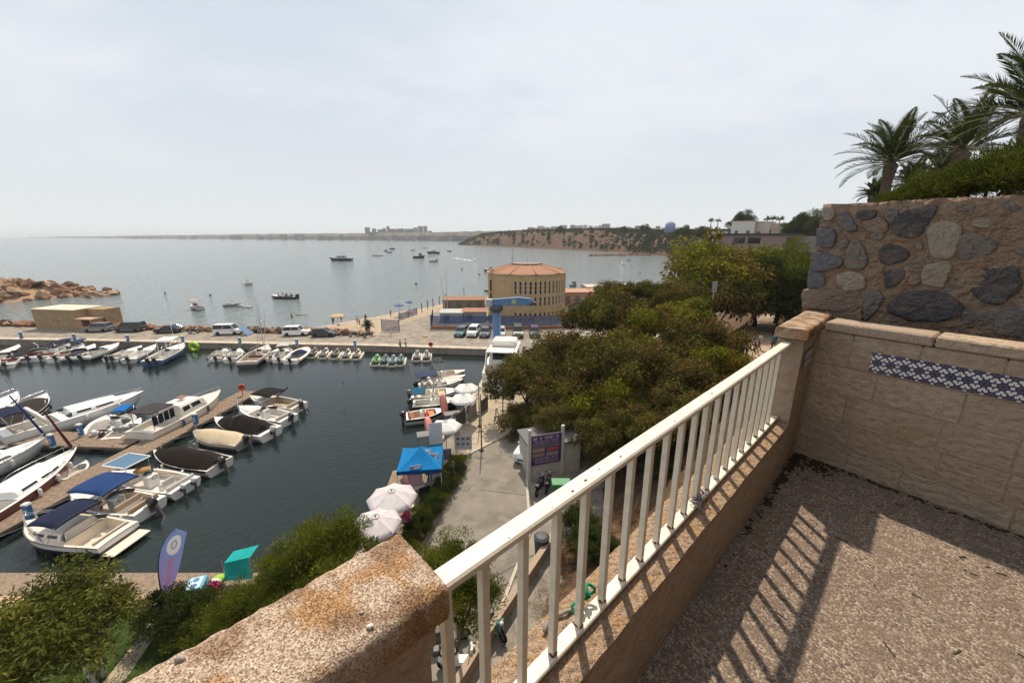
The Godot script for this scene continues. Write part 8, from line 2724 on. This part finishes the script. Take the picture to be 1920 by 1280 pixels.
# ---------- headland, far shore, town ----------
func far_shore() -> void:
	var nz := noise(FastNoiseLite.TYPE_SIMPLEX, 6, 0.02, 4)
	# headland: waterline and crest read from the photograph, [u, v waterline, v crest]
	var tab := [[862, 459.5, 458.5], [880, 460, 450], [905, 461, 441], [940, 462, 437], [990, 464.5, 434], [1050, 467.5, 433], [1110, 470.5, 432], [1170, 473.5, 434], [1215, 477, 436], [1260, 480.5, 437], [1300, 484, 437], [1350, 490, 438], [1420, 500, 440], [1520, 512, 444], [1620, 520, 446]]
	var grid := []
	var crest := []
	for i in tab.size() - 1:
		for k in 6:
			var t := k / 6.0
			var u := lerpf(tab[i][0], tab[i + 1][0], t)
			var w := gp(u, lerpf(tab[i][1], tab[i + 1][1], t), 0.0)
			var d := Vector2(w.x, w.z).length()
			var deep := 1.10 + 0.05 * smoothstep(900, 1100, u)
			var c := far_at(u, lerpf(tab[i][2], tab[i + 1][2], t), d * deep)
			var row := []
			var prof := [[-0.03, -0.02], [0.0, 0.0], [0.12, 0.16], [0.3, 0.38], [0.5, 0.60], [0.7, 0.78], [0.85, 0.92], [1.0, 1.0], [1.6, 1.06], [3.2, 1.15], [6.0, 1.2]]
			for q in prof:
				var p := w.lerp(c, q[0])
				p.y = c.y * q[1]
				var amp := c.y * 0.13 * sin(PI * clampf(q[0], 0, 1))
				p.y += amp * nz.get_noise_2d(p.x * 2.5, p.z * 2.5) * 2.0
				row.append(p)
			grid.append(row)
			crest.append([u, w, c, d])
	var st := S(true)
	loft(st, grid, false, false)
	structure("headland", st, mottled("headland_earth", Color(0.105, 0.06, 0.043), Color(0.045, 0.042, 0.024), Color(0.14, 0.085, 0.06), 60.0), "reddish headland with dark scrub across the bay")
	# scrub: far-off growth that reads as one mass
	rng.seed = 55
	var L := Leaves.new()
	for i in 9000:
		var cr: Array = crest[rng.randi() % crest.size()]
		var t := pow(rng.randf(), 0.8) * 1.4
		var dens := nz.get_noise_2d(cr[1].x * 1.2 + t * 40.0, cr[1].z * 1.2) + 0.35 * smoothstep(1000, 1250, cr[0]) + 0.25 * (t - 0.6)
		if dens < -0.2 or t < 0.10: continue
		var p: Vector3 = cr[1].lerp(cr[2], t)
		p.y = cr[2].y * clampf(t * 1.05, 0, 1.05)
		p += Vector3(rng.randf_range(-3, 3), 0, rng.randf_range(-3, 3))
		var s := rng.randf_range(1.2, 3.2)
		for k in 9:
			var d := (rdir() + Vector3(0, 0.7, 0)).normalized()
			L.leaf(p + d * s * 0.2, d, d.cross(rdir()).normalized(), s, s * 0.8, Color(0.035, 0.045, 0.02) * rng.randf_range(0.7, 1.4))
	tag(put("headland_scrub", L.mesh(), leaf_mat("leaf")), "dark scrub covering the headland slope", "scrub", "", "stuff")
	# houses along the crest
	var whites := [Color(0.5, 0.47, 0.43), Color(0.4, 0.36, 0.31), Color(0.36, 0.29, 0.23), Color(0.3, 0.29, 0.28), Color(0.52, 0.5, 0.48)]
	var us := []
	var u2 := 992.0
	while u2 < 1420.0:
		us.append(u2)
		u2 += rng.randf_range(5.0, 12.0)
	for i in us.size():
		var u: float = us[i]
		var cr: Array = crest[0]
		for q in crest: if absf(q[0] - u) < absf(cr[0] - u): cr = q
		var dist: float = Vector2(cr[2].x, cr[2].z).length() * rng.randf_range(1.02, 1.25)
		var wide := rng.randf_range(5.0, 13.0) * dist / 760.0
		var high := rng.randf_range(6.0, 12.5) * dist / 760.0
		if u > 1080 and u < 1140: high *= 1.35
		house(u, cr[2], dist, wide, high, whites[rng.randi() % 5], i)
	# bigger flat-roofed villa with long wall near the rubble wall
	var vb := far_at(1455, 462, 165)
	var o := thing("villa", "long flat roofed brown villa above the hillside pines", "house", Vector3(vb.x, vb.y - 2.0, vb.z), -0.55)
	st = S()
	box(st, Vector3(-6, 3.1, 0), Vector3(22, 5.4, 12))
	put("wall", st, mt("villa_pink", 0.22, 0.16, 0.14, 0.9), o)
	st = S()
	box(st, Vector3(16, 2.9, -1), Vector3(24, 5.0, 10))
	put("garden_wall", st, mt("villa_grey", 0.19, 0.165, 0.15, 0.9), o)
	st = S()
	box(st, Vector3(-6, 6.0, 0), Vector3(23, 0.6, 13))
	put("roof", st, mt("villa_roof", 0.05, 0.05, 0.052, 0.9), o)
	for x in [-11, -6.5]:
		st = S()
		box(st, Vector3(x, 4.0, 6.0), Vector3(3.6, 2.0, 0.1))
		put("window", st, glass_dark(), o)
	st = S()
	box(st, Vector3(3.6, 2.9, 6.02), Vector3(2.2, 4.4, 0.1))
	put("doorway", st, mt("villa_door", 0.09, 0.05, 0.04, 0.9), o)
	# row of houses and trees behind the villa
	for q in [[1392, 428, 210, 9, 6, 0], [1412, 430, 215, 13, 6, 1], [1445, 431, 220, 18, 5, 2], [1478, 436, 205, 10, 4, 2], [1345, 439, 240, 9, 3, 0], [1325, 438, 260, 7, 3, 3]]:
		var p := far_at(q[0], q[1], q[2])
		house(q[0], p - Vector3(0, q[4] * 1.0, 0), q[2], q[3], q[4] * 1.5, whites[q[5]], 90 + int(q[0]))
	rng.seed = 404
	for q in [[1396, 414, 230, 5.0, "dark"], [1378, 422, 235, 3.5, "dark"], [1500, 428, 190, 5.5, "dark"], [1518, 424, 188, 6.0, "dark"], [1530, 432, 186, 6.0, "dark"], [1485, 432, 195, 3.0, "dark"], [1440, 428, 240, 2.5, "dark"], [1210, 430, 470, 6, "dark"], [1170, 432, 480, 5, "dark"], [1050, 432, 560, 6, "dark"], [1320, 440, 250, 5, "dark"], [1285, 440, 300, 6, "dark"]]:
		var p2 := far_at(q[0], q[1], q[2])
		tree("hilltop_tree", "dark round tree on the hilltop " + ["behind the white houses", "left of the white houses", "above the villa wall", "tallest above the villa wall", "touching the rubble wall edge", "over the villa roof end", "by the thin palms", "over the headland middle", "over the headland left", "near the headland tip houses", "left above the yellow tree", "over the right end of the headland"][[1396, 1378, 1500, 1518, 1530, 1485, 1440, 1210, 1170, 1050, 1320, 1285].find(q[0])], p2, q[3], q[4], 0.4, false, "trees on the hilltop", Vector3(p2.x, p2.y - q[3] * 1.6, p2.z))
	var k2 := 0
	for q in [[1334, 414, 300], [1347, 414, 298], [1440, 411, 250], [1450, 410, 248], [1463, 411, 252]]:
		var p3 := far_at(q[0], q[1], q[2])
		far_palm(p3, ["left of a close pair before the white houses", "right of a close pair before the white houses", "shorter of three behind the villa", "middle of three behind the villa", "right of three behind the villa"][k2])
		k2 += 1
	# cupola dome
	st = S(true)
	var dm := far_at(1257, 424, 430)
	lathe(st, [[5.0, -6.0], [5.0, 0.0], [4.4, 2.4], [2.6, 4.0], [0.3, 4.8]], 14, dm)
	tag(put("dome_house", st, mt("dome_blue", 0.16, 0.2, 0.32, 0.7)), "grey blue dome among the hilltop houses", "house")
	# far low shore and its tower blocks
	var shore := [[40, 445.8, 444.6], [120, 446.2, 443], [300, 447.3, 441], [480, 448.3, 438.5], [600, 449.2, 437.5], [690, 450, 437], [860, 452.2, 434], [905, 452.8, 433], [960, 453.4, 433]]
	grid = []
	for i in shore.size() - 1:
		for k in 8:
			var t := k / 8.0
			var u := lerpf(shore[i][0], shore[i + 1][0], t)
			var w := gp(u, lerpf(shore[i][1], shore[i + 1][1], t), 0.0)
			var d := Vector2(w.x, w.z).length()
			var c := far_at(u, lerpf(shore[i][2], shore[i + 1][2], t) + rng.randf_range(-0.7, 0.7), d * 1.04)
			grid.append([w, w.lerp(c, 0.2) * Vector3(1, 0, 1) + Vector3(0, c.y * 0.55, 0), w.lerp(c, 0.6) * Vector3(1, 0, 1) + Vector3(0, c.y * 0.8, 0), c, Vector3(c.x * 1.05, 0, c.z * 1.05)])
	st = S()
	loft(st, grid, false, false)
	structure("far_shore", st, mottled("far_land", Color(0.11, 0.095, 0.08), Color(0.06, 0.058, 0.05), Color(0.2, 0.18, 0.15), 300.0), "low far shore along the horizon")
	rng.seed = 88
	var blocks := [[688, 426, 8], [701, 428.5, 7], [712, 430, 8], [720, 428, 6], [727, 424, 5], [734, 429, 8], [743, 429, 9], [752, 428.5, 9], [762, 429, 8], [771, 429, 9], [779, 426.5, 8], [788, 424, 8], [797, 423.8, 7], [806, 433, 8], [760, 434, 22], [700, 435, 18], [735, 434, 20]]
	for i in blocks.size():
		var b: Array = blocks[i]
		var w := gp(b[0], 450.2, 0.0)
		tower(b[0], w, Vector2(w.x, w.z).length() * rng.randf_range(1.01, 1.08), b[2], b[1], "pale tower block " + ["at the shore end of the far skyline", "next to the end tower", "third of the skyline", "beside the thin tall tower", "thin and tallest in the left half", "right of the thin tower", "with flat top in mid skyline", "wide in mid skyline", "left of the twin towers group", "low in front of the twin towers", "stepping up to the twin towers", "left of the twin tallest", "right of the twin tallest", "low at the right end", "broad and low under the twins", "broad and low at the shore end", "broad and low in the middle"][i], i)
	for i in 46:
		var u := rng.randf_range(190, 905)
		var vw := lerpf(446.4, 452.8, clampf((u - 120) / 785.0, 0, 1))
		var w := gp(u, vw, 0.0)
		tower(u, w, Vector2(w.x, w.z).length() * 1.02, rng.randf_range(4, 11), vw - rng.randf_range(7.0, 12.0) * smoothstep(0, 900, u + 150), "low pale building on the far shore", 40 + i, "low buildings along the far shore")

func house(u: float, foot: Vector3, dist: float, wide: float, high: float, c: Color, i: int) -> void:
	var p := far_at(u, 443, dist)
	var base := Vector3(p.x, foot.y - 2.0, p.z)
	var tones := ["white", "cream", "tan", "grey", "bright white"]
	var which: String = ["white", "cream", "tan", "grey", "white"][[0.5, 0.4, 0.36, 0.3, 0.52].find(snappedf(c.r, 0.01))] if [0.5, 0.4, 0.36, 0.3, 0.52].has(snappedf(c.r, 0.01)) else "pale"
	var o := thing("hill_house", which + " flat roofed house in the row along the headland crest", "house", base, atan2(-p.x, -p.z) + rng.randf_range(-0.5, 0.5), "houses along the headland crest")
	var deep := wide * rng.randf_range(0.6, 1.0)
	var st := S()
	box(st, Vector3(0, high * 0.5 + 1.0, 0), Vector3(wide, high + 2.0, deep))
	put("wall", st, mt("house_" + c.to_html(), c.r, c.g, c.b, 0.9), o)
	st = S()
	box(st, Vector3(0, high + 2.1, 0), Vector3(wide * 1.04, 0.3, deep * 1.04))
	put("roof", st, mt("house_roof_%d" % (i % 3), [0.3, 0.24, 0.4][i % 3], [0.16, 0.2, 0.37][i % 3], [0.11, 0.17, 0.34][i % 3], 0.9), o)
	for r in maxi(1, int(high / 3.2)):
		for k in maxi(1, int(wide / 3.5)):
			st = S()
			box(st, Vector3(-wide * 0.5 + (k + 0.5) * wide / maxi(1, int(wide / 3.5)), 3.2 + r * 3.1, deep * 0.5), Vector3(1.3, 1.5, 0.2))
			put("window", st, mt("far_window", 0.06, 0.065, 0.07, 0.4), o)
func tower(u: float, w: Vector3, dist: float, px: float, v_top: float, label: String, i: int, group := "tower blocks of the far skyline") -> void:
	var top := far_at(u, v_top, dist)
	var h := maxf(top.y, 6.0)
	var wide := px * dist / 790.0
	var o := thing("tower_block", label, "building", Vector3(top.x, 0.5, top.z), atan2(-top.x, -top.z) + rng.randf_range(-0.25, 0.25), group)
	var g: float = [0.2, 0.15, 0.24, 0.13][i % 4]
	var st := S()
	box(st, Vector3(0, h * 0.5, 0), Vector3(wide, h, wide * 0.6))
	put("wall", st, mt("tower_%d" % (i % 4), g, g * 0.96, g * 0.93, 0.9), o)
	if group.begins_with("low"): return
	for r in int(h / 12.0):
		st = S()
		box(st, Vector3(0, 8.0 + r * 12.0, wide * 0.3 + 0.2), Vector3(wide * 0.85, 3.5, 0.8))
		put("window_band", st, mt("far_window", 0.06, 0.065, 0.07, 0.4), o)
func far_palm(p: Vector3, where: String) -> void:
	var o := thing("thin_palm", "thin dark palm on the hilltop, " + where, "palm tree", Vector3(p.x, p.y - 9.0, p.z), 0.0, "thin palms on the hilltop")
	var st := S(true)
	tube(st, [Vector3.ZERO, Vector3(0, 9, 0)], 0.3, 6, 0.2)
	put("trunk", st, mottled("bark", Color.WHITE, Color.WHITE, Color.WHITE, 1.0), o)
	var L := Leaves.new()
	for k in 60:
		var d := rdir()
		d.y = absf(d.y) * 0.8 - 0.3
		d = d.normalized()
		L.leaf(Vector3(0, 9, 0), d, d.cross(rdir()).normalized(), 2.4, 0.35, Color(0.04, 0.05, 0.025))
	put("crown", L.mesh(), leaf_mat("leaf"), o)

# ---------- people: one continuous body each, meshed from tapered bones ----------
# poses: joints in metres, facing +z
func pose(kind: String) -> Dictionary:
	var j := {"head": Vector3(0, 1.62, 0.02), "neck": Vector3(0, 1.45, 0), "chest": Vector3(0, 1.28, 0), "hip": Vector3(0, 0.93, 0),
		"shl": Vector3(-0.18, 1.40, 0), "shr": Vector3(0.18, 1.40, 0), "ell": Vector3(-0.24, 1.12, -0.03), "elr": Vector3(0.24, 1.12, -0.03), "wrl": Vector3(-0.24, 0.88, 0.06), "wrr": Vector3(0.24, 0.88, 0.06),
		"hal": Vector3(-0.24, 0.80, 0.09), "har": Vector3(0.24, 0.80, 0.09), "hpl": Vector3(-0.09, 0.90, 0), "hpr": Vector3(0.09, 0.90, 0), "knl": Vector3(-0.10, 0.49, 0.02), "knr": Vector3(0.10, 0.49, 0.02), "anl": Vector3(-0.10, 0.08, 0), "anr": Vector3(0.10, 0.08, 0), "tol": Vector3(-0.11, 0.04, 0.14), "tor": Vector3(0.11, 0.04, 0.14)}
	if kind == "walk":
		j.knl = Vector3(-0.09, 0.50, 0.16); j.anl = Vector3(-0.09, 0.09, 0.22); j.tol = Vector3(-0.1, 0.05, 0.36)
		j.knr = Vector3(0.09, 0.48, -0.02); j.anr = Vector3(0.09, 0.13, -0.26); j.tor = Vector3(0.1, 0.05, -0.14)
		j.ell = Vector3(-0.23, 1.13, -0.12); j.wrl = Vector3(-0.22, 0.92, -0.08); j.hal = Vector3(-0.22, 0.84, -0.03)
		j.elr = Vector3(0.23, 1.13, 0.08); j.wrr = Vector3(0.21, 0.95, 0.24); j.har = Vector3(0.2, 0.9, 0.31)
	elif kind == "sit":
		for k in j: j[k] = j[k] - Vector3(0, 0.45, 0)
		j.knl = Vector3(-0.12, 0.46, 0.42); j.knr = Vector3(0.12, 0.46, 0.42); j.anl = Vector3(-0.12, 0.08, 0.44); j.anr = Vector3(0.12, 0.08, 0.44); j.tol = Vector3(-0.12, 0.04, 0.58); j.tor = Vector3(0.12, 0.04, 0.58)
		j.wrl = Vector3(-0.2, 0.56, 0.22); j.wrr = Vector3(0.2, 0.56, 0.22); j.hal = Vector3(-0.17, 0.54, 0.31); j.har = Vector3(0.17, 0.54, 0.31)
	elif kind == "carry":
		j.ell = Vector3(-0.25, 1.14, -0.02); j.wrl = Vector3(-0.18, 1.06, 0.22); j.hal = Vector3(-0.13, 1.05, 0.29)
		j.elr = Vector3(0.25, 1.14, -0.02); j.wrr = Vector3(0.18, 1.06, 0.22); j.har = Vector3(0.13, 1.05, 0.29)
		j.knl = Vector3(-0.09, 0.50, 0.10); j.anl = Vector3(-0.09, 0.08, 0.12); j.tol = Vector3(-0.1, 0.04, 0.26)
	return j
const BONES := [["head", "head", 0.105, 0.105, 0], ["head", "neck", 0.065, 0.06, 0], ["neck", "chest", 0.075, 0.155, 1], ["shl", "shr", 0.075, 0.075, 1], ["chest", "hip", 0.15, 0.145, 1], ["hpl", "hpr", 0.12, 0.12, 2],
	["shl", "ell", 0.058, 0.045, 1], ["shr", "elr", 0.058, 0.045, 1], ["ell", "wrl", 0.042, 0.030, 0], ["elr", "wrr", 0.042, 0.030, 0], ["wrl", "hal", 0.034, 0.026, 0], ["wrr", "har", 0.034, 0.026, 0],
	["hpl", "knl", 0.092, 0.062, 2], ["hpr", "knr", 0.092, 0.062, 2], ["knl", "anl", 0.058, 0.038, 3], ["knr", "anr", 0.058, 0.038, 3], ["anl", "tol", 0.045, 0.032, 4], ["anr", "tor", 0.045, 0.032, 4]]
var bodies := {}
func body_of(kind: String) -> Dictionary:
	if bodies.has(kind): return bodies[kind]
	var j := pose(kind)
	var cell := 0.034
	var lo := Vector3(1e9, 1e9, 1e9)
	var hi := -lo
	for k in j:
		lo = lo.min(j[k])
		hi = hi.max(j[k])
	lo -= Vector3.ONE * 0.16
	hi += Vector3.ONE * 0.16
	var nx := int((hi.x - lo.x) / cell) + 1
	var ny := int((hi.y - lo.y) / cell) + 1
	var nz := int((hi.z - lo.z) / cell) + 1
	var f := PackedFloat32Array()
	f.resize(nx * ny * nz)
	f.fill(1.0)
	var near := PackedByteArray()
	near.resize(nx * ny * nz)
	var best := PackedFloat32Array()
	best.resize(nx * ny * nz)
	best.fill(9.0)
	for b in BONES:
		var a: Vector3 = j[b[0]]
		var e: Vector3 = j[b[1]]
		var ab := e - a
		var l2 := maxf(ab.length_squared(), 1e-6)
		var pad: float = maxf(b[2], b[3]) + 0.09
		var p0 := ((a.min(e) - Vector3.ONE * pad - lo) / cell).floor()
		var p1 := ((a.max(e) + Vector3.ONE * pad - lo) / cell).ceil()
		for x in range(maxi(0, int(p0.x)), mini(nx, int(p1.x) + 1)):
			for y in range(maxi(0, int(p0.y)), mini(ny, int(p1.y) + 1)):
				for z in range(maxi(0, int(p0.z)), mini(nz, int(p1.z) + 1)):
					var p := lo + Vector3(x, y, z) * cell
					var t := clampf((p - a).dot(ab) / l2, 0, 1)
					var d: float = p.distance_to(a + ab * t) - lerpf(b[2], b[3], t)
					var i := (x * ny + y) * nz + z
					if d < best[i]:
						best[i] = d
						near[i] = b[4]
					var h := clampf(0.5 + 0.5 * (f[i] - d) / 0.035, 0, 1)
					f[i] = lerpf(f[i], d, h) - 0.035 * h * (1.0 - h)
	var id := {}
	var verts := PackedVector3Array()
	var part := PackedByteArray()
	for x in nx - 1:
		for y in ny - 1:
			for z in nz - 1:
				var s := Vector3.ZERO
				var n := 0
				var v := []
				for c in 8: v.append(f[((x + (c & 1)) * ny + y + ((c >> 1) & 1)) * nz + z + ((c >> 2) & 1)])
				for c in [[0, 1], [2, 3], [4, 5], [6, 7], [0, 2], [1, 3], [4, 6], [5, 7], [0, 4], [1, 5], [2, 6], [3, 7]]:
					var a: float = v[c[0]]
					var b: float = v[c[1]]
					if (a < 0) != (b < 0):
						var t := a / (a - b)
						s += Vector3(c[0] & 1, (c[0] >> 1) & 1, c[0] >> 2).lerp(Vector3(c[1] & 1, (c[1] >> 1) & 1, c[1] >> 2), t)
						n += 1
				if n:
					id[(x * ny + y) * nz + z] = verts.size()
					verts.append(lo + (Vector3(x, y, z) + s / n) * cell)
					part.append(near[(x * ny + y) * nz + z])
	var index := PackedInt32Array()
	for x in range(1, nx - 1):
		for y in range(1, ny - 1):
			for z in range(1, nz - 1):
				var i0 := (x * ny + y) * nz + z
				for k in 3:
					var st: int = [ny * nz, nz, 1][k]
					if (f[i0] < 0) == (f[i0 + st] < 0): continue
					var u: int = [nz, 1, ny * nz][k]
					var w: int = [1, ny * nz, nz][k]
					var q := [i0 - u - w, i0 - w, i0, i0 - u]
					if not (id.has(q[0]) and id.has(q[1]) and id.has(q[2]) and id.has(q[3])): continue
					var o := [0, 1, 2, 0, 2, 3] if f[i0] >= 0 else [0, 2, 1, 0, 3, 2]
					for m in o: index.append(id[q[m]])
	var normals := PackedVector3Array()
	normals.resize(verts.size())
	for i in range(0, index.size(), 3):
		var nn := (verts[index[i + 2]] - verts[index[i]]).cross(verts[index[i + 1]] - verts[index[i]])
		for k in 3: normals[index[i + k]] += nn
	for i in normals.size(): normals[i] = normals[i].normalized()
	bodies[kind] = {"v": verts, "i": index, "n": normals, "p": part, "j": j}
	return bodies[kind]
func person(label: String, kind: String, at: Vector3, turn: float, shirt: Color, pants: Color, hair: Color, bare := true, grow := 1.0) -> Node3D:
	var b := body_of(kind)
	var skin := Color(0.33, 0.19, 0.13)
	var cols := PackedColorArray()
	for i in b.v.size():
		cols.append([skin, shirt, pants, skin if bare else pants, Color(0.06, 0.05, 0.045)][b.p[i]])
	var arr := []
	arr.resize(Mesh.ARRAY_MAX)
	arr[Mesh.ARRAY_VERTEX] = b.v
	arr[Mesh.ARRAY_NORMAL] = b.n
	arr[Mesh.ARRAY_COLOR] = cols
	arr[Mesh.ARRAY_INDEX] = b.i
	var mesh := ArrayMesh.new()
	mesh.add_surface_from_arrays(Mesh.PRIMITIVE_TRIANGLES, arr)
	var m := mt("skin_and_cloth", 1, 1, 1, 0.8)
	m.albedo_color = Color(1, 1, 1)
	m.vertex_color_use_as_albedo = true
	var o := thing("person", label, "person", at, turn, "people round the harbour")
	o.scale = Vector3.ONE * grow
	put("body", mesh, m, o)
	var h: Vector3 = b.j.head
	var st := S(true)
	blob(st, h + Vector3(0, 0.035, -0.022), Vector3(0.112, 0.105, 0.115), 0.12, 4)
	put("hair", st, mt("hair_%.2f" % hair.r, hair.r, hair.g, hair.b, 0.8), o)
	st = S(true)
	blob(st, h + Vector3(0, -0.02, 0.105), Vector3(0.016, 0.024, 0.02), 0.0, 2)
	put("nose", st, mt("skin", skin.r, skin.g, skin.b, 0.6), o)
	for sg in [-1, 1]:
		st = S(true)
		blob(st, h + Vector3(0.036 * sg, 0.01, 0.096), Vector3(0.012, 0.008, 0.008), 0.0, 2)
		put("eye", st, mt("black_plastic", 0.02, 0.02, 0.02, 0.5), o)
	return o

func people() -> void:
	var dark := Color(0.03, 0.022, 0.018)
	var fair := Color(0.2, 0.13, 0.07)
	person("person in yellow vest and dark shorts walking on the quay", "walk", gp(751, 657, QUAY_Y + 0.08), 1.4, Color(0.32, 0.3, 0.14), Color(0.06, 0.06, 0.065), fair)
	person("person in white shirt and grey shorts walking on the quay", "walk", gp(761, 655, QUAY_Y + 0.08), 1.5, Color(0.55, 0.54, 0.54), Color(0.3, 0.3, 0.3), dark)
	var a: Vector3 = path_pts[1]
	person("person in white top and red shorts walking on the hill path", "walk", a + Vector3(-0.1, 0, 0), PI + 0.4, Color(0.55, 0.53, 0.54), Color(0.2, 0.012, 0.03), dark)
	person("person in teal shirt and dark shorts on the hill path", "walk", a + Vector3(0.95, 0, 0.4), PI + 0.3, Color(0.04, 0.2, 0.2), Color(0.05, 0.045, 0.05), dark)
	person("person in black shirt sitting under the gazebo", "stand", gp(806, 900, QUAY_Y), 0.4, Color(0.025, 0.025, 0.03), Color(0.04, 0.04, 0.05), dark, false)
	person("person in grey shirt sitting below the purple banner", "sit", gp(782, 918, QUAY_Y + 0.08), 2.2, Color(0.2, 0.24, 0.28), Color(0.03, 0.03, 0.035), dark, false)
	person("person in magenta top standing on the seating deck", "carry", gp(764, 1000, QUAY_Y + 0.08), 0.8, Color(0.42, 0.02, 0.14), Color(0.03, 0.09, 0.1), dark, false)
	person("person in dark clothes standing at the end of the hedge", "stand", gp(850, 905, QUAY_Y), 2.0, Color(0.04, 0.04, 0.045), Color(0.03, 0.03, 0.035), dark, false)
	var k := 0
	for q in [[640, 600, 0.5, "person in red swimwear standing behind the straw parasol", Color(0.2, 0.08, 0.05)], [670, 604, 0.8, "pale dressed person walking on the beach", Color(0.4, 0.38, 0.35)], [674, 606, 0.8, "person in white beside the pale dressed one", Color(0.5, 0.5, 0.48)], [686, 600, 0.8, "person in dark top on the beach", Color(0.05, 0.06, 0.06)], [733, 592, 0.9, "person in brown by the blue beach fence", Color(0.12, 0.06, 0.045)], [625, 606, 0.8, "person in grey beside the straw parasol", Color(0.1, 0.1, 0.1)]]:
		person(q[3], "walk" if k % 2 else "stand", gp(q[0], q[1] + 4, q[2]), k * 1.3, q[4], Color(0.08, 0.07, 0.08), dark)
		k += 1
	person("person standing in shallow water beside the paddle board", "stand", gp(547, 596, 0.0) - Vector3(0, 0.5, 0), 1.4, Color(0.33, 0.19, 0.13), Color(0.05, 0.05, 0.06), dark)
	person("person in dark wetsuit standing on a board in the bay", "stand", gp(1200, 516, 0.0), 0.4, Color(0.025, 0.025, 0.03), Color(0.025, 0.025, 0.03), dark, false)
	var st := S(true)
	board_shape(st, 3.0, 0.8)
	var bo := put("paddle_board", st, mt("board_dark", 0.08, 0.09, 0.1, 0.6))
	bo.transform = Transform3D(Basis(Vector3.UP, 0.8) * Basis(Vector3.RIGHT, PI / 2), gp(1200, 516, 0.02) + Basis(Vector3.UP, 0.8) * Vector3(0, 0, -1.5))
	tag(bo, "dark paddle board under the standing person in the bay", "paddle board")
	# swimmers and passengers
	var sw := [[1240, 496], [1250, 492], [1275, 497], [1295, 493], [1150, 478], [1210, 488]]
	for i in 6:
		person("bather wading off the far beach", "stand", gp(sw[i][0], sw[i][1], 0.0) - Vector3(0, 0.7, 0), i * 1.1, Color(0.12, 0.08, 0.07), Color(0.06, 0.05, 0.06), dark)
	for q in [[522, 553.5, "person seated at the bow of the long dark day boat"], [530, 553, "person seated amidships in the long dark day boat"], [537, 553, "person seated near the console of the long dark day boat"], [546, 553.5, "person seated near the motors of the long dark day boat"]]:
		var p := gp(q[0], q[1] + 3.0, 0.5)
		person(q[2], "sit", Vector3(p.x, 0.4, p.z), 1.0 + q[0], Color(0.12, 0.06, 0.05), Color(0.05, 0.04, 0.05), dark)
	for q in [[364, 575, "person in red seated in the launch with pink awning"], [369, 576, "person in dark top seated in the launch with pink awning"]]:
		var p := gp(q[0], q[1], 0.5)
		person(q[2], "sit", Vector3(p.x, 0.35, p.z), 1.0, Color(0.22, 0.05, 0.05) if q[0] < 366 else Color(0.05, 0.05, 0.06), Color(0.06, 0.06, 0.07), dark)
	# a gull low over the marina
	var g := thing("seagull", "dark seagull gliding low over the marina water", "bird", gp(640, 722, 1.6))
	st = S(true)
	var rings := []
	for q in [[-0.28, 0.01], [-0.18, 0.045], [0.0, 0.075], [0.15, 0.06], [0.24, 0.045], [0.32, 0.012]]:
		var ring := []
		for i in 8: ring.append(Vector3(cos(TAU * i / 8.0) * q[1], sin(TAU * i / 8.0) * q[1], q[0]))
		rings.append(ring)
	loft(st, rings)
	put("body", st, mt("gull_grey", 0.1, 0.1, 0.1, 0.8), g)
	for sg in [-1, 1]:
		st = S()
		var w := [Vector3(0.05 * sg, 0.03, 0.12), Vector3(0.36 * sg, 0.22, 0.16), Vector3(0.72 * sg, 0.16, -0.02), Vector3(0.36 * sg, 0.2, -0.04), Vector3(0.05 * sg, 0.02, -0.1)]
		tri(st, w[0], w[1], w[3])
		tri(st, w[0], w[3], w[4])
		tri(st, w[1], w[2], w[3])
		put("wing", st, mt("gull_dark", 0.06, 0.06, 0.065, 0.8), g)
	st = S()
	tri(st, Vector3(0, 0, -0.2), Vector3(0.09, 0, -0.42), Vector3(-0.09, 0, -0.42))
	put("tail", st, mt("gull_grey", 0.1, 0.1, 0.1, 0.8), g)
	g.rotation = Vector3(0.1, 1.2, 0.5)
